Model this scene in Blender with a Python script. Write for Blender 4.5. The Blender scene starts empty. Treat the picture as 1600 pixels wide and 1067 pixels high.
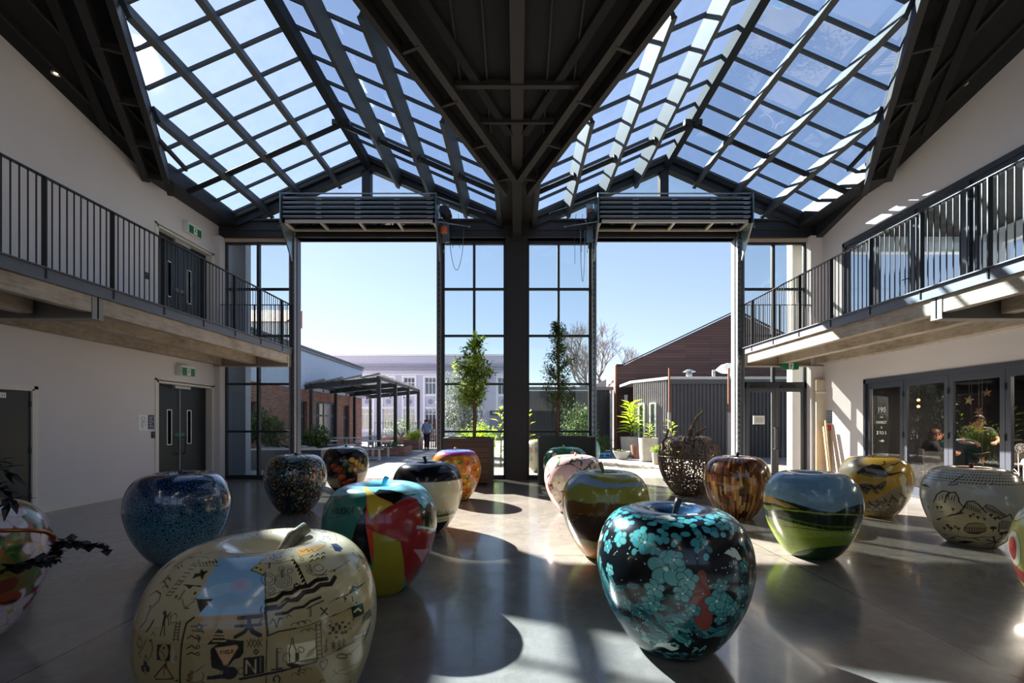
import bpy, math, random
import numpy as np
from mathutils import Vector, Matrix

R_ = math.radians
SC = bpy.context.scene
COL = SC.collection

# ------------------------------------------------------------------ camera, sky, sun, exposure
EYE = 1.5
FPX = 711.0
cam_d = bpy.data.cameras.new('camera')
cam = bpy.data.objects.new('camera', cam_d)
COL.objects.link(cam)
cam_d.sensor_width = 36.0
cam_d.lens = 36.0 * FPX / 1600.0
cam_d.shift_x = -8.0 / 1600.0
cam_d.shift_y = 126.5 / 1600.0
cam_d.clip_start = 0.05
cam_d.clip_end = 600
cam.location = (0, 0, EYE)
cam.rotation_euler = (R_(90), 0, 0)
SC.camera = cam

SUN_DIR = Vector((-603, 711, 608)).normalized()       # towards the sun
world = bpy.data.worlds.new('world')
SC.world = world
world.use_nodes = True
wn = world.node_tree
sky = wn.nodes.new('ShaderNodeTexSky')
sky.sky_type = 'NISHITA'
sky.sun_disc = False
sky.sun_elevation = math.asin(SUN_DIR.z)
sky.sun_rotation = math.atan2(SUN_DIR.x, SUN_DIR.y)
sky.air_density = 1.0
sky.dust_density = 0.1
sky.ozone_density = 2.2
bg = wn.nodes['Background']
hs = wn.nodes.new('ShaderNodeHueSaturation')
hs.inputs['Saturation'].default_value = 1.12
tintn = wn.nodes.new('ShaderNodeMix'); tintn.data_type = 'RGBA'; tintn.blend_type = 'MULTIPLY'
tintn.inputs[0].default_value = 1.0
tintn.inputs[7].default_value = (1.02, 0.96, 1.03, 1)
gam = wn.nodes.new('ShaderNodeGamma'); gam.inputs[1].default_value = 0.64
wn.links.new(sky.outputs[0], gam.inputs[0])
wn.links.new(gam.outputs[0], hs.inputs['Color'])
wn.links.new(hs.outputs[0], tintn.inputs[6])
wn.links.new(tintn.outputs[2], bg.inputs['Color'])
bg.inputs['Strength'].default_value = 0.275

sun_d = bpy.data.lights.new('sun', 'SUN')
sun_d.energy = 28.0
sun_d.angle = R_(0.6)
sun_d.color = (1.0, 0.93, 0.83)
sun = bpy.data.objects.new('sun', sun_d)
COL.objects.link(sun)
sun.rotation_euler = SUN_DIR.to_track_quat('Z', 'Y').to_euler()

SC.view_settings.view_transform = 'Standard'
SC.view_settings.look = 'None'
SC.view_settings.gamma = 1.0
SC.view_settings.use_curve_mapping = False
SC.view_settings.exposure = 0.42

# ------------------------------------------------------------------ materials
def lin(h):
    if isinstance(h, str):
        h = h.lstrip('#')
        c = [int(h[i:i + 2], 16) / 255 for i in (0, 2, 4)]
    else:
        c = list(h[:3])
        return tuple(c) + (1,)
    return tuple(x / 12.92 if x <= 0.04045 else ((x + 0.055) / 1.055) ** 2.4 for x in c) + (1,)

class NT:
    """thin wrapper for building node trees"""
    def __init__(s, name):
        s.m = bpy.data.materials.new(name)
        s.m.use_nodes = True
        s.t = s.m.node_tree
        s.b = s.t.nodes['Principled BSDF']
        s.out = s.t.nodes['Material Output']
    def n(s, kind, ins=None, **props):
        nd = s.t.nodes.new('ShaderNode' + kind)
        for k, v in props.items():
            setattr(nd, k, v)
        for k, v in (ins or {}).items():
            if hasattr(v, 'is_linked') or isinstance(v, bpy.types.NodeSocket):
                s.t.links.new(v, nd.inputs[k])
            else:
                nd.inputs[k].default_value = v
        return nd
    def link(s, a, b):
        s.t.links.new(a, b)
    def set(s, **kw):
        names = dict(col='Base Color', rough='Roughness', metal='Metallic', coat='Coat Weight', coat_rough='Coat Roughness',
                     spec='Specular IOR Level', trans='Transmission Weight', ior='IOR', sub='Subsurface Weight',
                     em='Emission Color', ems='Emission Strength', sheen='Sheen Weight', normal='Normal', alpha='Alpha')
        for k, v in kw.items():
            sk = s.b.inputs[names[k]]
            if isinstance(v, bpy.types.NodeSocket):
                s.t.links.new(v, sk)
            else:
                sk.default_value = v
    def coord(s, kind='Object', scale=None, loc=None, rot=None):
        tc = s.n('TexCoord')
        o = tc.outputs[kind]
        if scale is not None or rot is not None or loc is not None:
            mp = s.n('Mapping', {0: o})
            if scale is not None: mp.inputs['Scale'].default_value = scale if hasattr(scale, '__len__') else (scale,) * 3
            if rot is not None: mp.inputs['Rotation'].default_value = rot
            if loc is not None: mp.inputs['Location'].default_value = loc
            o = mp.outputs[0]
        return o
    def ramp(s, fac, stops, interp='LINEAR'):
        r = s.n('ValToRGB', {0: fac})
        cr = r.color_ramp
        cr.interpolation = interp
        while len(cr.elements) < len(stops):
            cr.elements.new(0.5)
        for e, (p, c) in zip(cr.elements, stops):
            e.position = p
            e.color = lin(c) if not isinstance(c, (int, float)) else (c, c, c, 1)
        return r.outputs[0]
    def math(s, op, a, b=0.0, c=0.0):
        return s.n('Math', {0: a, 1: b, 2: c}, operation=op).outputs[0]
    def mixc(s, f, a, b, bt='MIX'):
        nd = s.n('Mix', data_type='RGBA', blend_type=bt)
        for k, v in ((0, f), (6, a), (7, b)):
            if isinstance(v, bpy.types.NodeSocket): s.t.links.new(v, nd.inputs[k])
            else: nd.inputs[k].default_value = v
        return nd.outputs[2]
    def bump(s, h, strength=0.3, dist=0.01):
        return s.n('Bump', {'Height': h, 'Strength': strength, 'Distance': dist}).outputs[0]

MATS = {}
def mat(name, col, rough=0.5, metal=0.0, coat=0.0, var=0.0, vs=3.0, bump=0.0, bs=40.0, spec=0.5, sub=0.0):
    if name in MATS:
        return MATS[name]
    N = NT(name)
    N.set(rough=rough, metal=metal, coat=coat, spec=spec)
    c = lin(col)
    N.set(col=c)
    if var:
        nz = N.n('TexNoise', {'Vector': N.coord(), 'Scale': vs, 'Detail': 5.0, 'Roughness': 0.6})
        lo = tuple(x * (1 - var) for x in c[:3]) + (1,)
        hi = tuple(min(1, x * (1 + var)) for x in c[:3]) + (1,)
        r = N.n('ValToRGB', {0: nz.outputs[0]})
        r.color_ramp.elements[0].position = 0.3; r.color_ramp.elements[0].color = lo
        r.color_ramp.elements[1].position = 0.7; r.color_ramp.elements[1].color = hi
        N.set(col=r.outputs[0])
    if bump:
        nz = N.n('TexNoise', {'Vector': N.coord(), 'Scale': bs, 'Detail': 4.0})
        N.set(normal=N.bump(nz.outputs[0], bump, 0.004))
    MATS[name] = N.m
    return N.m

# ------------------------------------------------------------------ objects
def tag(o, label=None, cat=None, group=None, kind=None):
    if label: o['label'] = label
    if cat: o['category'] = cat
    if group: o['group'] = group
    if kind: o['kind'] = kind
    return o

def thing(name, label, cat, loc=(0, 0, 0), group=None, rz=0.0, kind=None):
    o = bpy.data.objects.new(name, None)
    COL.objects.link(o)
    o.location = loc
    o.rotation_euler = (0, 0, rz)
    o.empty_display_size = 0.2
    return tag(o, label, cat, group, kind)

def copy_tree(o, parent=None):
    c = o.copy()
    COL.objects.link(c)
    if parent is not None:
        c.parent = parent
    for ch in list(o.children):
        copy_tree(ch, c)
    return c

class MB:
    def __init__(s):
        s.v = []; s.f = []; s.mi = []; s.cur = 0
    def add(s, vs, fs):
        b = len(s.v)
        s.v.extend([tuple(p) for p in vs])
        for f in fs:
            s.f.append([b + i for i in f]); s.mi.append(s.cur)
        return s
    def box(s, x0, x1, y0, y1, z0, z1):
        if x0 > x1: x0, x1 = x1, x0
        if y0 > y1: y0, y1 = y1, y0
        if z0 > z1: z0, z1 = z1, z0
        vs = [(x, y, z) for z in (z0, z1) for (x, y) in ((x0, y0), (x1, y0), (x1, y1), (x0, y1))]
        return s.add(vs, [(3, 2, 1, 0), (4, 5, 6, 7), (0, 1, 5, 4), (1, 2, 6, 5), (2, 3, 7, 6), (3, 0, 4, 7)])
    def bar(s, p, q, w, h, up=(0, 0, 1), ext=0.0):
        """box beam from p to q, w across, h along 'up'"""
        p = Vector(p); q = Vector(q)
        d = (q - p).normalized()
        p = p - d * ext; q = q + d * ext
        up = Vector(up)
        u = (up - d * up.dot(d))
        if u.length < 1e-5: u = d.orthogonal()
        u.normalize()
        r = d.cross(u)
        vs = []
        for c in (p, q):
            for (a, b) in ((-1, -1), (1, -1), (1, 1), (-1, 1)):
                vs.append(c + r * (a * w / 2) + u * (b * h / 2))
        return s.add(vs, [(0, 3, 2, 1)[::-1], (4, 5, 6, 7)[::-1], (0, 1, 5, 4), (1, 2, 6, 5), (2, 3, 7, 6), (3, 0, 4, 7)])
    def tube(s, pts, r, n=8, cap=True):
        pts = [Vector(p) for p in pts]
        rr = r if hasattr(r, '__len__') else [r] * len(pts)
        vs = []
        prev = None
        for i, p in enumerate(pts):
            a = pts[max(0, i - 1)]; b = pts[min(len(pts) - 1, i + 1)]
            d = (b - a)
            d = d.normalized() if d.length > 1e-9 else Vector((0, 0, 1))
            if prev is None:
                u = d.orthogonal().normalized()
            else:
                u = prev - d * prev.dot(d)
                u = u.normalized() if u.length > 1e-6 else d.orthogonal().normalized()
            prev = u
            w = d.cross(u)
            for k in range(n):
                t = 2 * math.pi * k / n
                vs.append(p + (u * math.cos(t) + w * math.sin(t)) * rr[i])
        fs = []
        for i in range(len(pts) - 1):
            for k in range(n):
                k2 = (k + 1) % n
                fs.append((i * n + k, i * n + k2, (i + 1) * n + k2, (i + 1) * n + k))
        if cap:
            fs.append(tuple(range(n))[::-1])
            fs.append(tuple((len(pts) - 1) * n + k for k in range(n)))
        return s.add(vs, fs)
    def lathe(s, prof, c=(0, 0, 0), n=32, sy=1.0):
        vs = []; fs = []
        for (r, z) in prof:
            for k in range(n):
                t = 2 * math.pi * k / n
                vs.append((c[0] + r * math.cos(t), c[1] + r * sy * math.sin(t), c[2] + z))
        for i in range(len(prof) - 1):
            for k in range(n):
                k2 = (k + 1) % n
                fs.append((i * n + k, i * n + k2, (i + 1) * n + k2, (i + 1) * n + k))
        if prof[0][0] > 1e-6: fs.append(tuple(range(n))[::-1])
        if prof[-1][0] > 1e-6: fs.append(tuple((len(prof) - 1) * n + k for k in range(n)))
        return s.add(vs, fs)
    def prism(s, poly, axis, a, b):
        """2-D polygon extruded along an axis: axis x -> poly is (y,z); y -> (x,z); z -> (x,y)"""
        def P(u, v, w):
            return {'x': (w, u, v), 'y': (u, w, v), 'z': (u, v, w)}[axis]
        n = len(poly)
        vs = [P(u, v, a) for (u, v) in poly] + [P(u, v, b) for (u, v) in poly]
        fs = [tuple(range(n))[::-1], tuple(range(n, 2 * n))]
        for i in range(n):
            j = (i + 1) % n
            fs.append((i, j, n + j, n + i))
        return s.add(vs, fs)
    def quad(s, a, b, c, d):
        return s.add([a, b, c, d], [(0, 1, 2, 3)])
    def ball(s, c, r, nu=12, nv=8, sc=(1, 1, 1)):
        pr = [(max(1e-7, math.sin(math.pi * i / nv)), -math.cos(math.pi * i / nv)) for i in range(nv + 1)]
        vs = []; fs = []
        for (a, z) in pr:
            for k in range(nu):
                t = 2 * math.pi * k / nu
                vs.append((c[0] + r * sc[0] * a * math.cos(t), c[1] + r * sc[1] * a * math.sin(t), c[2] + r * sc[2] * z))
        for i in range(nv):
            for k in range(nu):
                k2 = (k + 1) % nu
                fs.append((i * nu + k, i * nu + k2, (i + 1) * nu + k2, (i + 1) * nu + k))
        return s.add(vs, fs)
    def build(s, name, m, parent=None, smooth=False, bevel=0.0, label=None):
        me = bpy.data.meshes.new(name)
        vs = s.v
        if parent is not None:
            off = Vector((0, 0, 0)); p = parent
            while p is not None:
                off += p.location; p = p.parent
            vs = [(a - off.x, b - off.y, c - off.z) for (a, b, c) in vs]
        me.from_pydata(vs, [], s.f)
        ms = m if isinstance(m, (list, tuple)) else [m]
        for k in ms: me.materials.append(k)
        if len(ms) > 1:
            me.polygons.foreach_set('material_index', s.mi)
        if smooth:
            me.polygons.foreach_set('use_smooth', [True] * len(me.polygons))
        me.update()
        me.validate()
        o = bpy.data.objects.new(name, me)
        COL.objects.link(o)
        if parent is not None: o.parent = parent
        if bevel:
            b = o.modifiers.new('bevel', 'BEVEL'); b.width = bevel; b.segments = 2; b.limit_method = 'ANGLE'
        if label: o['label'] = label
        return o

def struct(o, label=None, cat=None):
    o['kind'] = 'structure'
    if label: o['label'] = label
    if cat: o['category'] = cat
    return o

# a wall in a plane of constant x or y, with rectangular holes
def wall(mb, axis, c0, c1, u0, u1, w0, w1, holes):
    us = sorted(set([u0, u1] + [h[0] for h in holes] + [h[1] for h in holes]))
    ws = sorted(set([w0, w1] + [h[2] for h in holes] + [h[3] for h in holes]))
    us = [u for u in us if u0 <= u <= u1]; ws = [w for w in ws if w0 <= w <= w1]
    def P(u, w, c):
        return (c, u, w) if axis == 'x' else (u, c, w)
    def solid(i, j):
        if i < 0 or j < 0 or i >= len(us) - 1 or j >= len(ws) - 1: return False
        u = (us[i] + us[i + 1]) / 2; w = (ws[j] + ws[j + 1]) / 2
        return not any(h[0] < u < h[1] and h[2] < w < h[3] for h in holes)
    for i in range(len(us) - 1):
        for j in range(len(ws) - 1):
            if not solid(i, j): continue
            a, b, p, q = us[i], us[i + 1], ws[j], ws[j + 1]
            for c in (c0, c1):
                mb.quad(P(a, p, c), P(b, p, c), P(b, q, c), P(a, q, c))
            if not solid(i - 1, j): mb.quad(P(a, p, c0), P(a, q, c0), P(a, q, c1), P(a, p, c1))
            if not solid(i + 1, j): mb.quad(P(b, p, c0), P(b, q, c0), P(b, q, c1), P(b, p, c1))
            if not solid(i, j - 1): mb.quad(P(a, p, c0), P(b, p, c0), P(b, p, c1), P(a, p, c1))
            if not solid(i, j + 1): mb.quad(P(a, q, c0), P(b, q, c0), P(b, q, c1), P(a, q, c1))

def text_obj(body, size, m, parent, loc, rot, name='lettering', ext=0.001, align='CENTER', sx=1.0):
    """lettering as a mesh made from the built-in font"""
    cu = bpy.data.curves.new(name, 'FONT')
    cu.body = body; cu.size = size; cu.extrude = ext; cu.align_x = align; cu.align_y = 'CENTER'
    cu.resolution_u = 2
    cu.space_line = 0.95
    tmp = bpy.data.objects.new(name, cu)
    COL.objects.link(tmp)
    dg = bpy.context.evaluated_depsgraph_get()
    me = bpy.data.meshes.new_from_object(tmp.evaluated_get(dg))
    bpy.data.objects.remove(tmp)
    bpy.data.curves.remove(cu)
    M = Matrix.Translation(Vector(loc)) @ rot.to_matrix().to_4x4() @ Matrix.Diagonal((sx, 1, 1, 1))
    if parent is not None:
        off = Vector((0, 0, 0)); p = parent
        while p is not None:
            off += p.location; p = p.parent
        M = Matrix.Translation(-off) @ M
    me.transform(M)
    me.materials.clear(); me.materials.append(m)
    o = bpy.data.objects.new(name, me)
    COL.objects.link(o)
    if parent is not None: o.parent = parent
    return o
from mathutils import Euler
# ------------------------------------------------------------------ surface materials
def make_floor():
    N = NT('polished_concrete')
    co = N.coord()
    n1 = N.n('TexNoise', {'Vector': co, 'Scale': 0.55, 'Detail': 6.0, 'Roughness': 0.62}).outputs[0]
    n2 = N.n('TexNoise', {'Vector': co, 'Scale': 5.0, 'Detail': 8.0, 'Roughness': 0.7, 'Distortion': 0.6}).outputs[0]
    n3 = N.n('TexNoise', {'Vector': co, 'Scale': 70.0, 'Detail': 4.0, 'Roughness': 0.7}).outputs[0]
    sp = N.n('TexVoronoi', {'Vector': co, 'Scale': 160.0}).outputs['Distance']
    f = N.math('ADD', N.math('MULTIPLY', n1, 0.45), N.math('ADD', N.math('MULTIPLY', n2, 0.35), N.math('MULTIPLY', n3, 0.2)))
    base = N.ramp(f, [(0.32, '#5a5856'), (0.5, '#76726d'), (0.68, '#8f8980')])
    spk = N.math('LESS_THAN', sp, 0.12)
    base = N.mixc(N.math('MULTIPLY', spk, 0.35), base, lin('#5d5a57'))
    # sawn joints: one line every 4.8 m along and 5.88 m across
    sep = N.n('SeparateXYZ', {0: co})
    def joint(v, off, per):
        a = N.math('ABSOLUTE', N.math('SUBTRACT', N.math('FLOORED_MODULO', N.math('ADD', v, off + per / 2), per), per / 2))
        return N.math('LESS_THAN', a, 0.0055)
    j = N.math('MAXIMUM', joint(sep.outputs[1], -5.13, 6.9), joint(sep.outputs[0], 2.94, 5.88))
    base = N.mixc(N.math('MULTIPLY', j, 0.85), base, lin('#2a2725'))
    N.set(col=base)
    N.set(rough=N.math('MULTIPLY_ADD', n2, 0.20, 0.10), spec=0.5, coat=0.25, coat_rough=0.06)
    N.set(normal=N.bump(N.math('ADD', n3, N.math('MULTIPLY', n2, 0.6)), 0.05, 0.003))
    return N.m
M_FLOOR = make_floor()

def make_wall(name, c0, c1):
    N = NT(name)
    n1 = N.n('TexNoise', {'Vector': N.coord(), 'Scale': 0.8, 'Detail': 3.0}).outputs[0]
    N.set(col=N.ramp(n1, [(0.3, c0), (0.7, c1)]), rough=0.75, spec=0.3)
    n2 = N.n('TexNoise', {'Vector': N.coord(), 'Scale': 220.0, 'Detail': 2.0}).outputs[0]
    N.set(normal=N.bump(n2, 0.04, 0.002))
    return N.m
M_WALL = make_wall('painted_plaster', '#d8d4d6', '#dedadc')
M_WHITE = mat('white_paint', '#e0dbd2', 0.55, var=0.04)
M_BLACK = mat('dark_steel', '#24262b', 0.55, metal=0.0, var=0.15, vs=6, spec=0.5)
M_CHAR = mat('charcoal_joinery', '#3a3e49', 0.38, var=0.08, vs=4)
M_CEIL = mat('dark_ceiling', '#0c0b0b', 0.8, var=0.2, vs=2)
M_BROWNBLK = mat('brown_black_steel', '#211e1d', 0.6, var=0.1)
M_STEEL = mat('galvanised_steel', '#9a9fa3', 0.35, metal=0.8, var=0.2, vs=12)
M_GREYST = mat('grey_painted_steel', '#77767a', 0.4, var=0.08)
M_FASCIA = mat('balcony_fascia', '#5c6069', 0.45, var=0.06)
M_ALU = mat('aluminium', '#c6c4be', 0.35, metal=0.6, var=0.06)
M_RAIL = mat('railing_steel', '#1d1e21', 0.35, var=0.1)
M_BEIGE = mat('beige_board', '#bfae98', 0.6, var=0.08)
M_DARKDOOR = mat('dark_door', '#1c1e26', 0.38, var=0.08)

def make_conc():
    N = NT('rough_concrete')
    co = N.coord()
    n1 = N.n('TexNoise', {'Vector': co, 'Scale': 1.6, 'Detail': 8.0, 'Roughness': 0.68}).outputs[0]
    n2 = N.n('TexNoise', {'Vector': N.coord(scale=(9, 1.4, 9)), 'Scale': 3.0, 'Detail': 4.0}).outputs[0]
    f = N.math('ADD', N.math('MULTIPLY', n1, 0.65), N.math('MULTIPLY', n2, 0.35))
    N.set(col=N.ramp(f, [(0.3, '#7d7060'), (0.5, '#aea293'), (0.7, '#c4baab')]), rough=0.85, spec=0.2)
    N.set(normal=N.bump(n1, 0.3, 0.01))
    return N.m
M_CONC = make_conc()

def make_glass(name, tint, refl=0.9, haze=0.0, hrough=0.25):
    """clear pane: transparent body with a mirror-like skin; haze = dust on the pane that scatters light"""
    N = NT(name)
    tr = N.n('BsdfTransparent', {0: lin(tint)})
    gl = N.n('BsdfGlossy', {0: (refl, refl, refl, 1), 'Roughness': 0.01})
    fr = N.n('Fresnel', {'IOR': 1.45})
    body = tr.outputs[0]
    if haze:
        rf = N.n('BsdfRefraction', {0: (1, 1, 1, 1), 'Roughness': hrough, 'IOR': 1.02})
        tl = N.n('BsdfTranslucent', {0: (1, 1, 1, 1)})
        co = N.coord()
        nz = N.n('TexNoise', {'Vector': co, 'Scale': 2.2, 'Detail': 8.0, 'Roughness': 0.75}).outputs[0]
        nz2 = N.n('TexNoise', {'Vector': N.coord(scale=(30, 3, 30)), 'Scale': 2.0, 'Detail': 6.0, 'Roughness': 0.8}).outputs[0]
        amt = N.math('MULTIPLY', N.math('MULTIPLY_ADD', N.math('MULTIPLY', nz, nz2), 2.2, 0.3), haze)
        mx0 = N.n('MixShader', {0: 0.35, 1: rf.outputs[0], 2: tl.outputs[0]})
        mx = N.n('MixShader', {0: amt, 1: body, 2: mx0.outputs[0]})
        body = mx.outputs[0]
    fm = N.math('MULTIPLY', fr.outputs[0], refl)
    mx2 = N.n('MixShader', {0: fm, 1: body, 2: gl.outputs[0]})
    N.link(mx2.outputs[0], N.out.inputs[0])
    return N.m
M_SKYGLASS = make_glass('skylight_glass', '#cde3f4', 0.25, haze=0.065, hrough=0.42)
M_GLASS = make_glass('window_glass', '#eef3f2', 0.8, haze=0.0)
M_DKGLASS = make_glass('tinted_glass', '#8f979c', 1.0)
M_CAFEGLASS = make_glass('door_glass', '#eef0f0', 0.3)
# ================================================================== THE BUILDING
WL, WR, YE, YB = -7.88, 7.95, 12.1, -7.0
XC = 3.93; RIDGE = 8.43; SL = 0.44; HALF = 3.53; EAVE = RIDGE - SL * HALF
MS = 0.235
def main_z(y):                       # upper face of the dark main roof (ridge at y = 0)
    return 6.88 + MS * (9.8 - y) if y >= 0 else 6.88 + MS * 9.8 + MS * y

# floor
m = MB(); m.box(WL - 0.25, WR + 5.4, YB, YE + 0.25, -0.12, 0.0)
struct(m.build('floor', M_FLOOR), 'polished grey concrete floor with sawn joints', 'floor')

# walls with door and window openings
def raked(mb, xa, xb):
    mb.prism([(YB, 6.3), (YE + 0.2, 6.3), (YE + 0.2, 6.8), (9.8, main_z(9.8) - 0.06), (0, main_z(0) - 0.06), (YB, main_z(YB) - 0.06)], 'x', xa, xb)
DL = (9.95, 11.78)
m = MB()
raked(m, WL, WL - 0.2)
wall(m, 'x', WL, WL - 0.2, YB, YE + 0.2, 0.0, 6.3, [(DL[0], DL[1], -0.0, 2.44), (DL[0], DL[1], 3.42, 5.84), (6.5, 7.42, 0.0, 2.04)])
struct(m.build('wall_left', M_WALL), 'white plaster side wall on the left', 'wall')
m = MB()
CAFE = (1.2, 10.43, 0.0, 2.48); UPW = (1.0, 11.1, 3.42, 5.85)
raked(m, WR, WR + 0.2)
wall(m, 'x', WR, WR + 0.2, YB, YE + 0.2, 0.0, 6.3, [CAFE, UPW])
struct(m.build('wall_right', M_WALL), 'white plaster side wall on the right', 'wall')
# back wall behind the viewer: unseen, its openings shaped to let fill daylight in
m = MB()
wall(m, 'y', YB, YB - 0.2, WL - 0.2, WR + 0.2, 0.0, 7.9, [(-7.2, -4.0, 2.3, 6.6), (-3.4, -0.3, 2.3, 6.6), (0.3, 3.4, 2.3, 6.6), (4.0, 7.2, 2.3, 6.6)])
struct(m.build('wall_back', M_WALL), 'unseen white back wall with tall openings shaped for fill daylight', 'wall')

for nm, y0, y1, sgn in (('baseboard_left', None, None, -1), ('baseboard_right', None, None, 1)):
    m = MB()
    if sgn < 0:
        for a, b in ((YB, 6.44), (7.48, DL[0] - 0.06), (DL[1] + 0.06, YE)):
            m.box(WL, WL + 0.015, a, b, 0, 0.11)
    else:
        for a, b in ((YB, CAFE[0] - 0.05), (CAFE[1] + 0.03, YE)):
            m.box(WR - 0.015, WR, a, b, 0, 0.11)
    struct(m.build(nm, M_WHITE), 'white skirting board', 'skirting')

# main dark roof with two triangular cut-outs for the glazed gables
def slab(mb, poly, zf, th):
    n = len(poly)
    vs = [(x, y, zf(y)) for x, y in poly] + [(x, y, zf(y) - th) for x, y in poly]
    fs = [tuple(range(n)), tuple(range(n, 2 * n))[::-1]] + [(i, (i + 1) % n, n + (i + 1) % n, n + i) for i in range(n)]
    mb.add(vs, fs)
YA = 9.8 - (RIDGE - EAVE) / MS
m = MB()
TH = 0.14
OXL, OXR = WL - 0.2, WR + 0.2
slab(m, [(OXL, 0), (-XC, 0), (-XC, YA), (-XC - HALF, 9.8), (OXL, 9.8)], main_z, TH)
slab(m, [(-XC, 0), (XC, 0), (XC, YA), (XC - HALF, 9.8), (-XC + HALF, 9.8), (-XC, YA)], main_z, TH)
slab(m, [(XC, 0), (OXR, 0), (OXR, 9.8), (XC + HALF, 9.8), (XC, YA)], main_z, TH)
slab(m, [(OXL, YB - 0.2), (OXR, YB - 0.2), (OXR, 0), (OXL, 0)], main_z, TH)
struct(m.build('ceiling', M_CEIL), 'near-black sloping ceiling', 'ceiling')
# box gutters beside and between the glazed gables
for nm, x0, x1 in (('trim_1', OXL, -XC - HALF), ('trim_2', XC + HALF, OXR)):
    m = MB(); m.box(x0, x1, 9.7, YE + 0.15, 6.68, 6.96)
    m.bar((x1 if x0 < 0 else x0, 9.7, 6.90), (x1 if x0 < 0 else x0, YE, 6.90), 0.10, 0.26)
    struct(m.build(nm, M_BLACK), 'dark box gutter at the eaves', 'gutter')
m = MB(); m.box(-XC + HALF, XC - HALF, 9.7, YE + 0.15, 6.72, 6.96)
struct(m.build('trim_3', M_BROWNBLK), 'dark valley gutter between the glass roofs', 'gutter')
# raking bulkheads under the right and left gutters
m = MB()
m.prism([(9.4, main_z(9.4) - 0.05), (12.0, 6.28), (12.0, 6.72), (9.4, 6.95)], 'x', WR, WR - 0.16)
struct(m.build('trim_4', M_BLACK), 'dark raking bulkhead above right wall', 'bulkhead')

# front wall structure: header, gable rafters, posts
HB0, HB1 = 6.37, 6.86
m = MB()
m.box(OXL, OXR, 12.02, 12.24, HB0, HB1 - 0.04)
m.box(OXL, OXR, 11.96, 12.30, HB1 - 0.05, HB1)
m.box(OXL, OXR, 11.96, 12.30, HB0, HB0 + 0.05)
m.box(OXL, OXR, 12.0, 12.26, HB0 + 0.2, HB0 + 0.23)
struct(m.build('wall_front', M_BLACK), 'dark steel header beam across the glazed front', 'beam')
for i, sg in enumerate((-1, 1)):
    m = MB()
    ap = (sg * XC, RIDGE)
    for e, ez in ((sg * (XC + HALF), EAVE), (sg * (XC - HALF), EAVE)):
        m.bar((ap[0], 12.05, ap[1] - 0.13), (e, 12.05, ez - 0.13), 0.22, 0.24, ext=0.05)
        m.bar((ap[0], 11.90, ap[1] - 0.02), (e, 11.90, ez - 0.02), 0.10, 0.12, ext=0.05)
    m.box(sg * XC - 0.11 - 0.05, sg * XC + 0.06, 11.98, 12.2, HB1, RIDGE - 0.2)
    struct(m.build('trim_%d' % (5 + i), M_BLACK), 'dark gable rafters and king post, %s gable' % ('left' if sg < 0 else 'right'), 'gable frame')
# beige boards under the header at both ends
for i, (a, b) in enumerate(((WL, -6.0), (5.98, WR - 0.3))):
    m = MB(); m.box(a, b, 12.03, 12.22, 6.275, 6.372)
    struct(m.build('trim_%d' % (7 + i), M_BEIGE), 'beige board under the header beam', 'trim')

def column(name, x0, x1, y0, y1, z0, z1, mt, label, flange=True):
    m = MB()
    if flange:
        m.box(x0, x1, y0, y0 + 0.03, z0, z1); m.box(x0, x1, y1 - 0.03, y1, z0, z1)
        m.box((x0 + x1) / 2 - 0.02, (x0 + x1) / 2 + 0.02, y0, y1, z0, z1)
    else:
        m.box(x0, x1, y0, y1, z0, z1)
    o = m.build(name, mt)
    tag(o, label, 'column', kind='structure')
    return o
column('steel_column', -0.31, 0.27, 11.95, 12.3, 0, HB0 + 0.3, M_BLACK, 'wide dark central column between the two big doorways', False)
t = thing('steel_column', 'brown-black roof post rising from the centre column', 'column', (0, 12, 6.3), kind='structure')
m = MB(); m.box(-0.12, 0.10, 11.6, 11.95, 6.30, 6.8); m.box(-0.25, 0.22, 11.9, 12.0, 6.4, 6.9)
m.build('bracket', M_BROWNBLK, t)
# jamb posts of the two doorways
for (x0, x1, mt, lab) in ((-6.0, -5.82, M_CHAR, 'dark slotted jamb post left of the left doorway'), (-2.13, -1.98, M_CHAR, 'dark jamb post right of the left doorway'),
                      (1.95, 2.10, M_CHAR, 'dark jamb post left of the right doorway'), (5.76, 5.98, M_GREYST, 'sunlit grey jamb post right of the right doorway')):  # lighter grey puts the last post's sunlight into its colour
    t = thing('steel_column', lab, 'column', ((x0 + x1) / 2, 12.1, 0), kind='structure')
    m = MB()
    m.box(x0, x1, 12.05, 12.25, 0, HB0 + 0.02); 
    m.build('post', mt, t)
    m = MB()
    xi = x1 - 0.03 if x0 < 0 and x0 > -5 or x0 > 5 else x0 + 0.0
    w = 0.045
    for k in range(2):
        xx = x0 + 0.03 + k * (x1 - x0 - 0.06)
        m.box(xx - 0.012, xx + 0.012, 11.93, 12.05, 0, 7.15)
    m.box(x0 + 0.02, x1 - 0.02, 12.035, 12.05, 0, 7.1)
    m.build('track', M_STEEL if x0 > 0 else M_GREYST, t)
    m = MB()
    for k in range(46):
        z = 0.5 + k * 0.14
        m.box((x0 + x1) / 2 - 0.012, (x0 + x1) / 2 + 0.012, 12.03, 12.034, z, z + 0.05)
    m.build('slots', M_BLACK, t)
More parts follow.
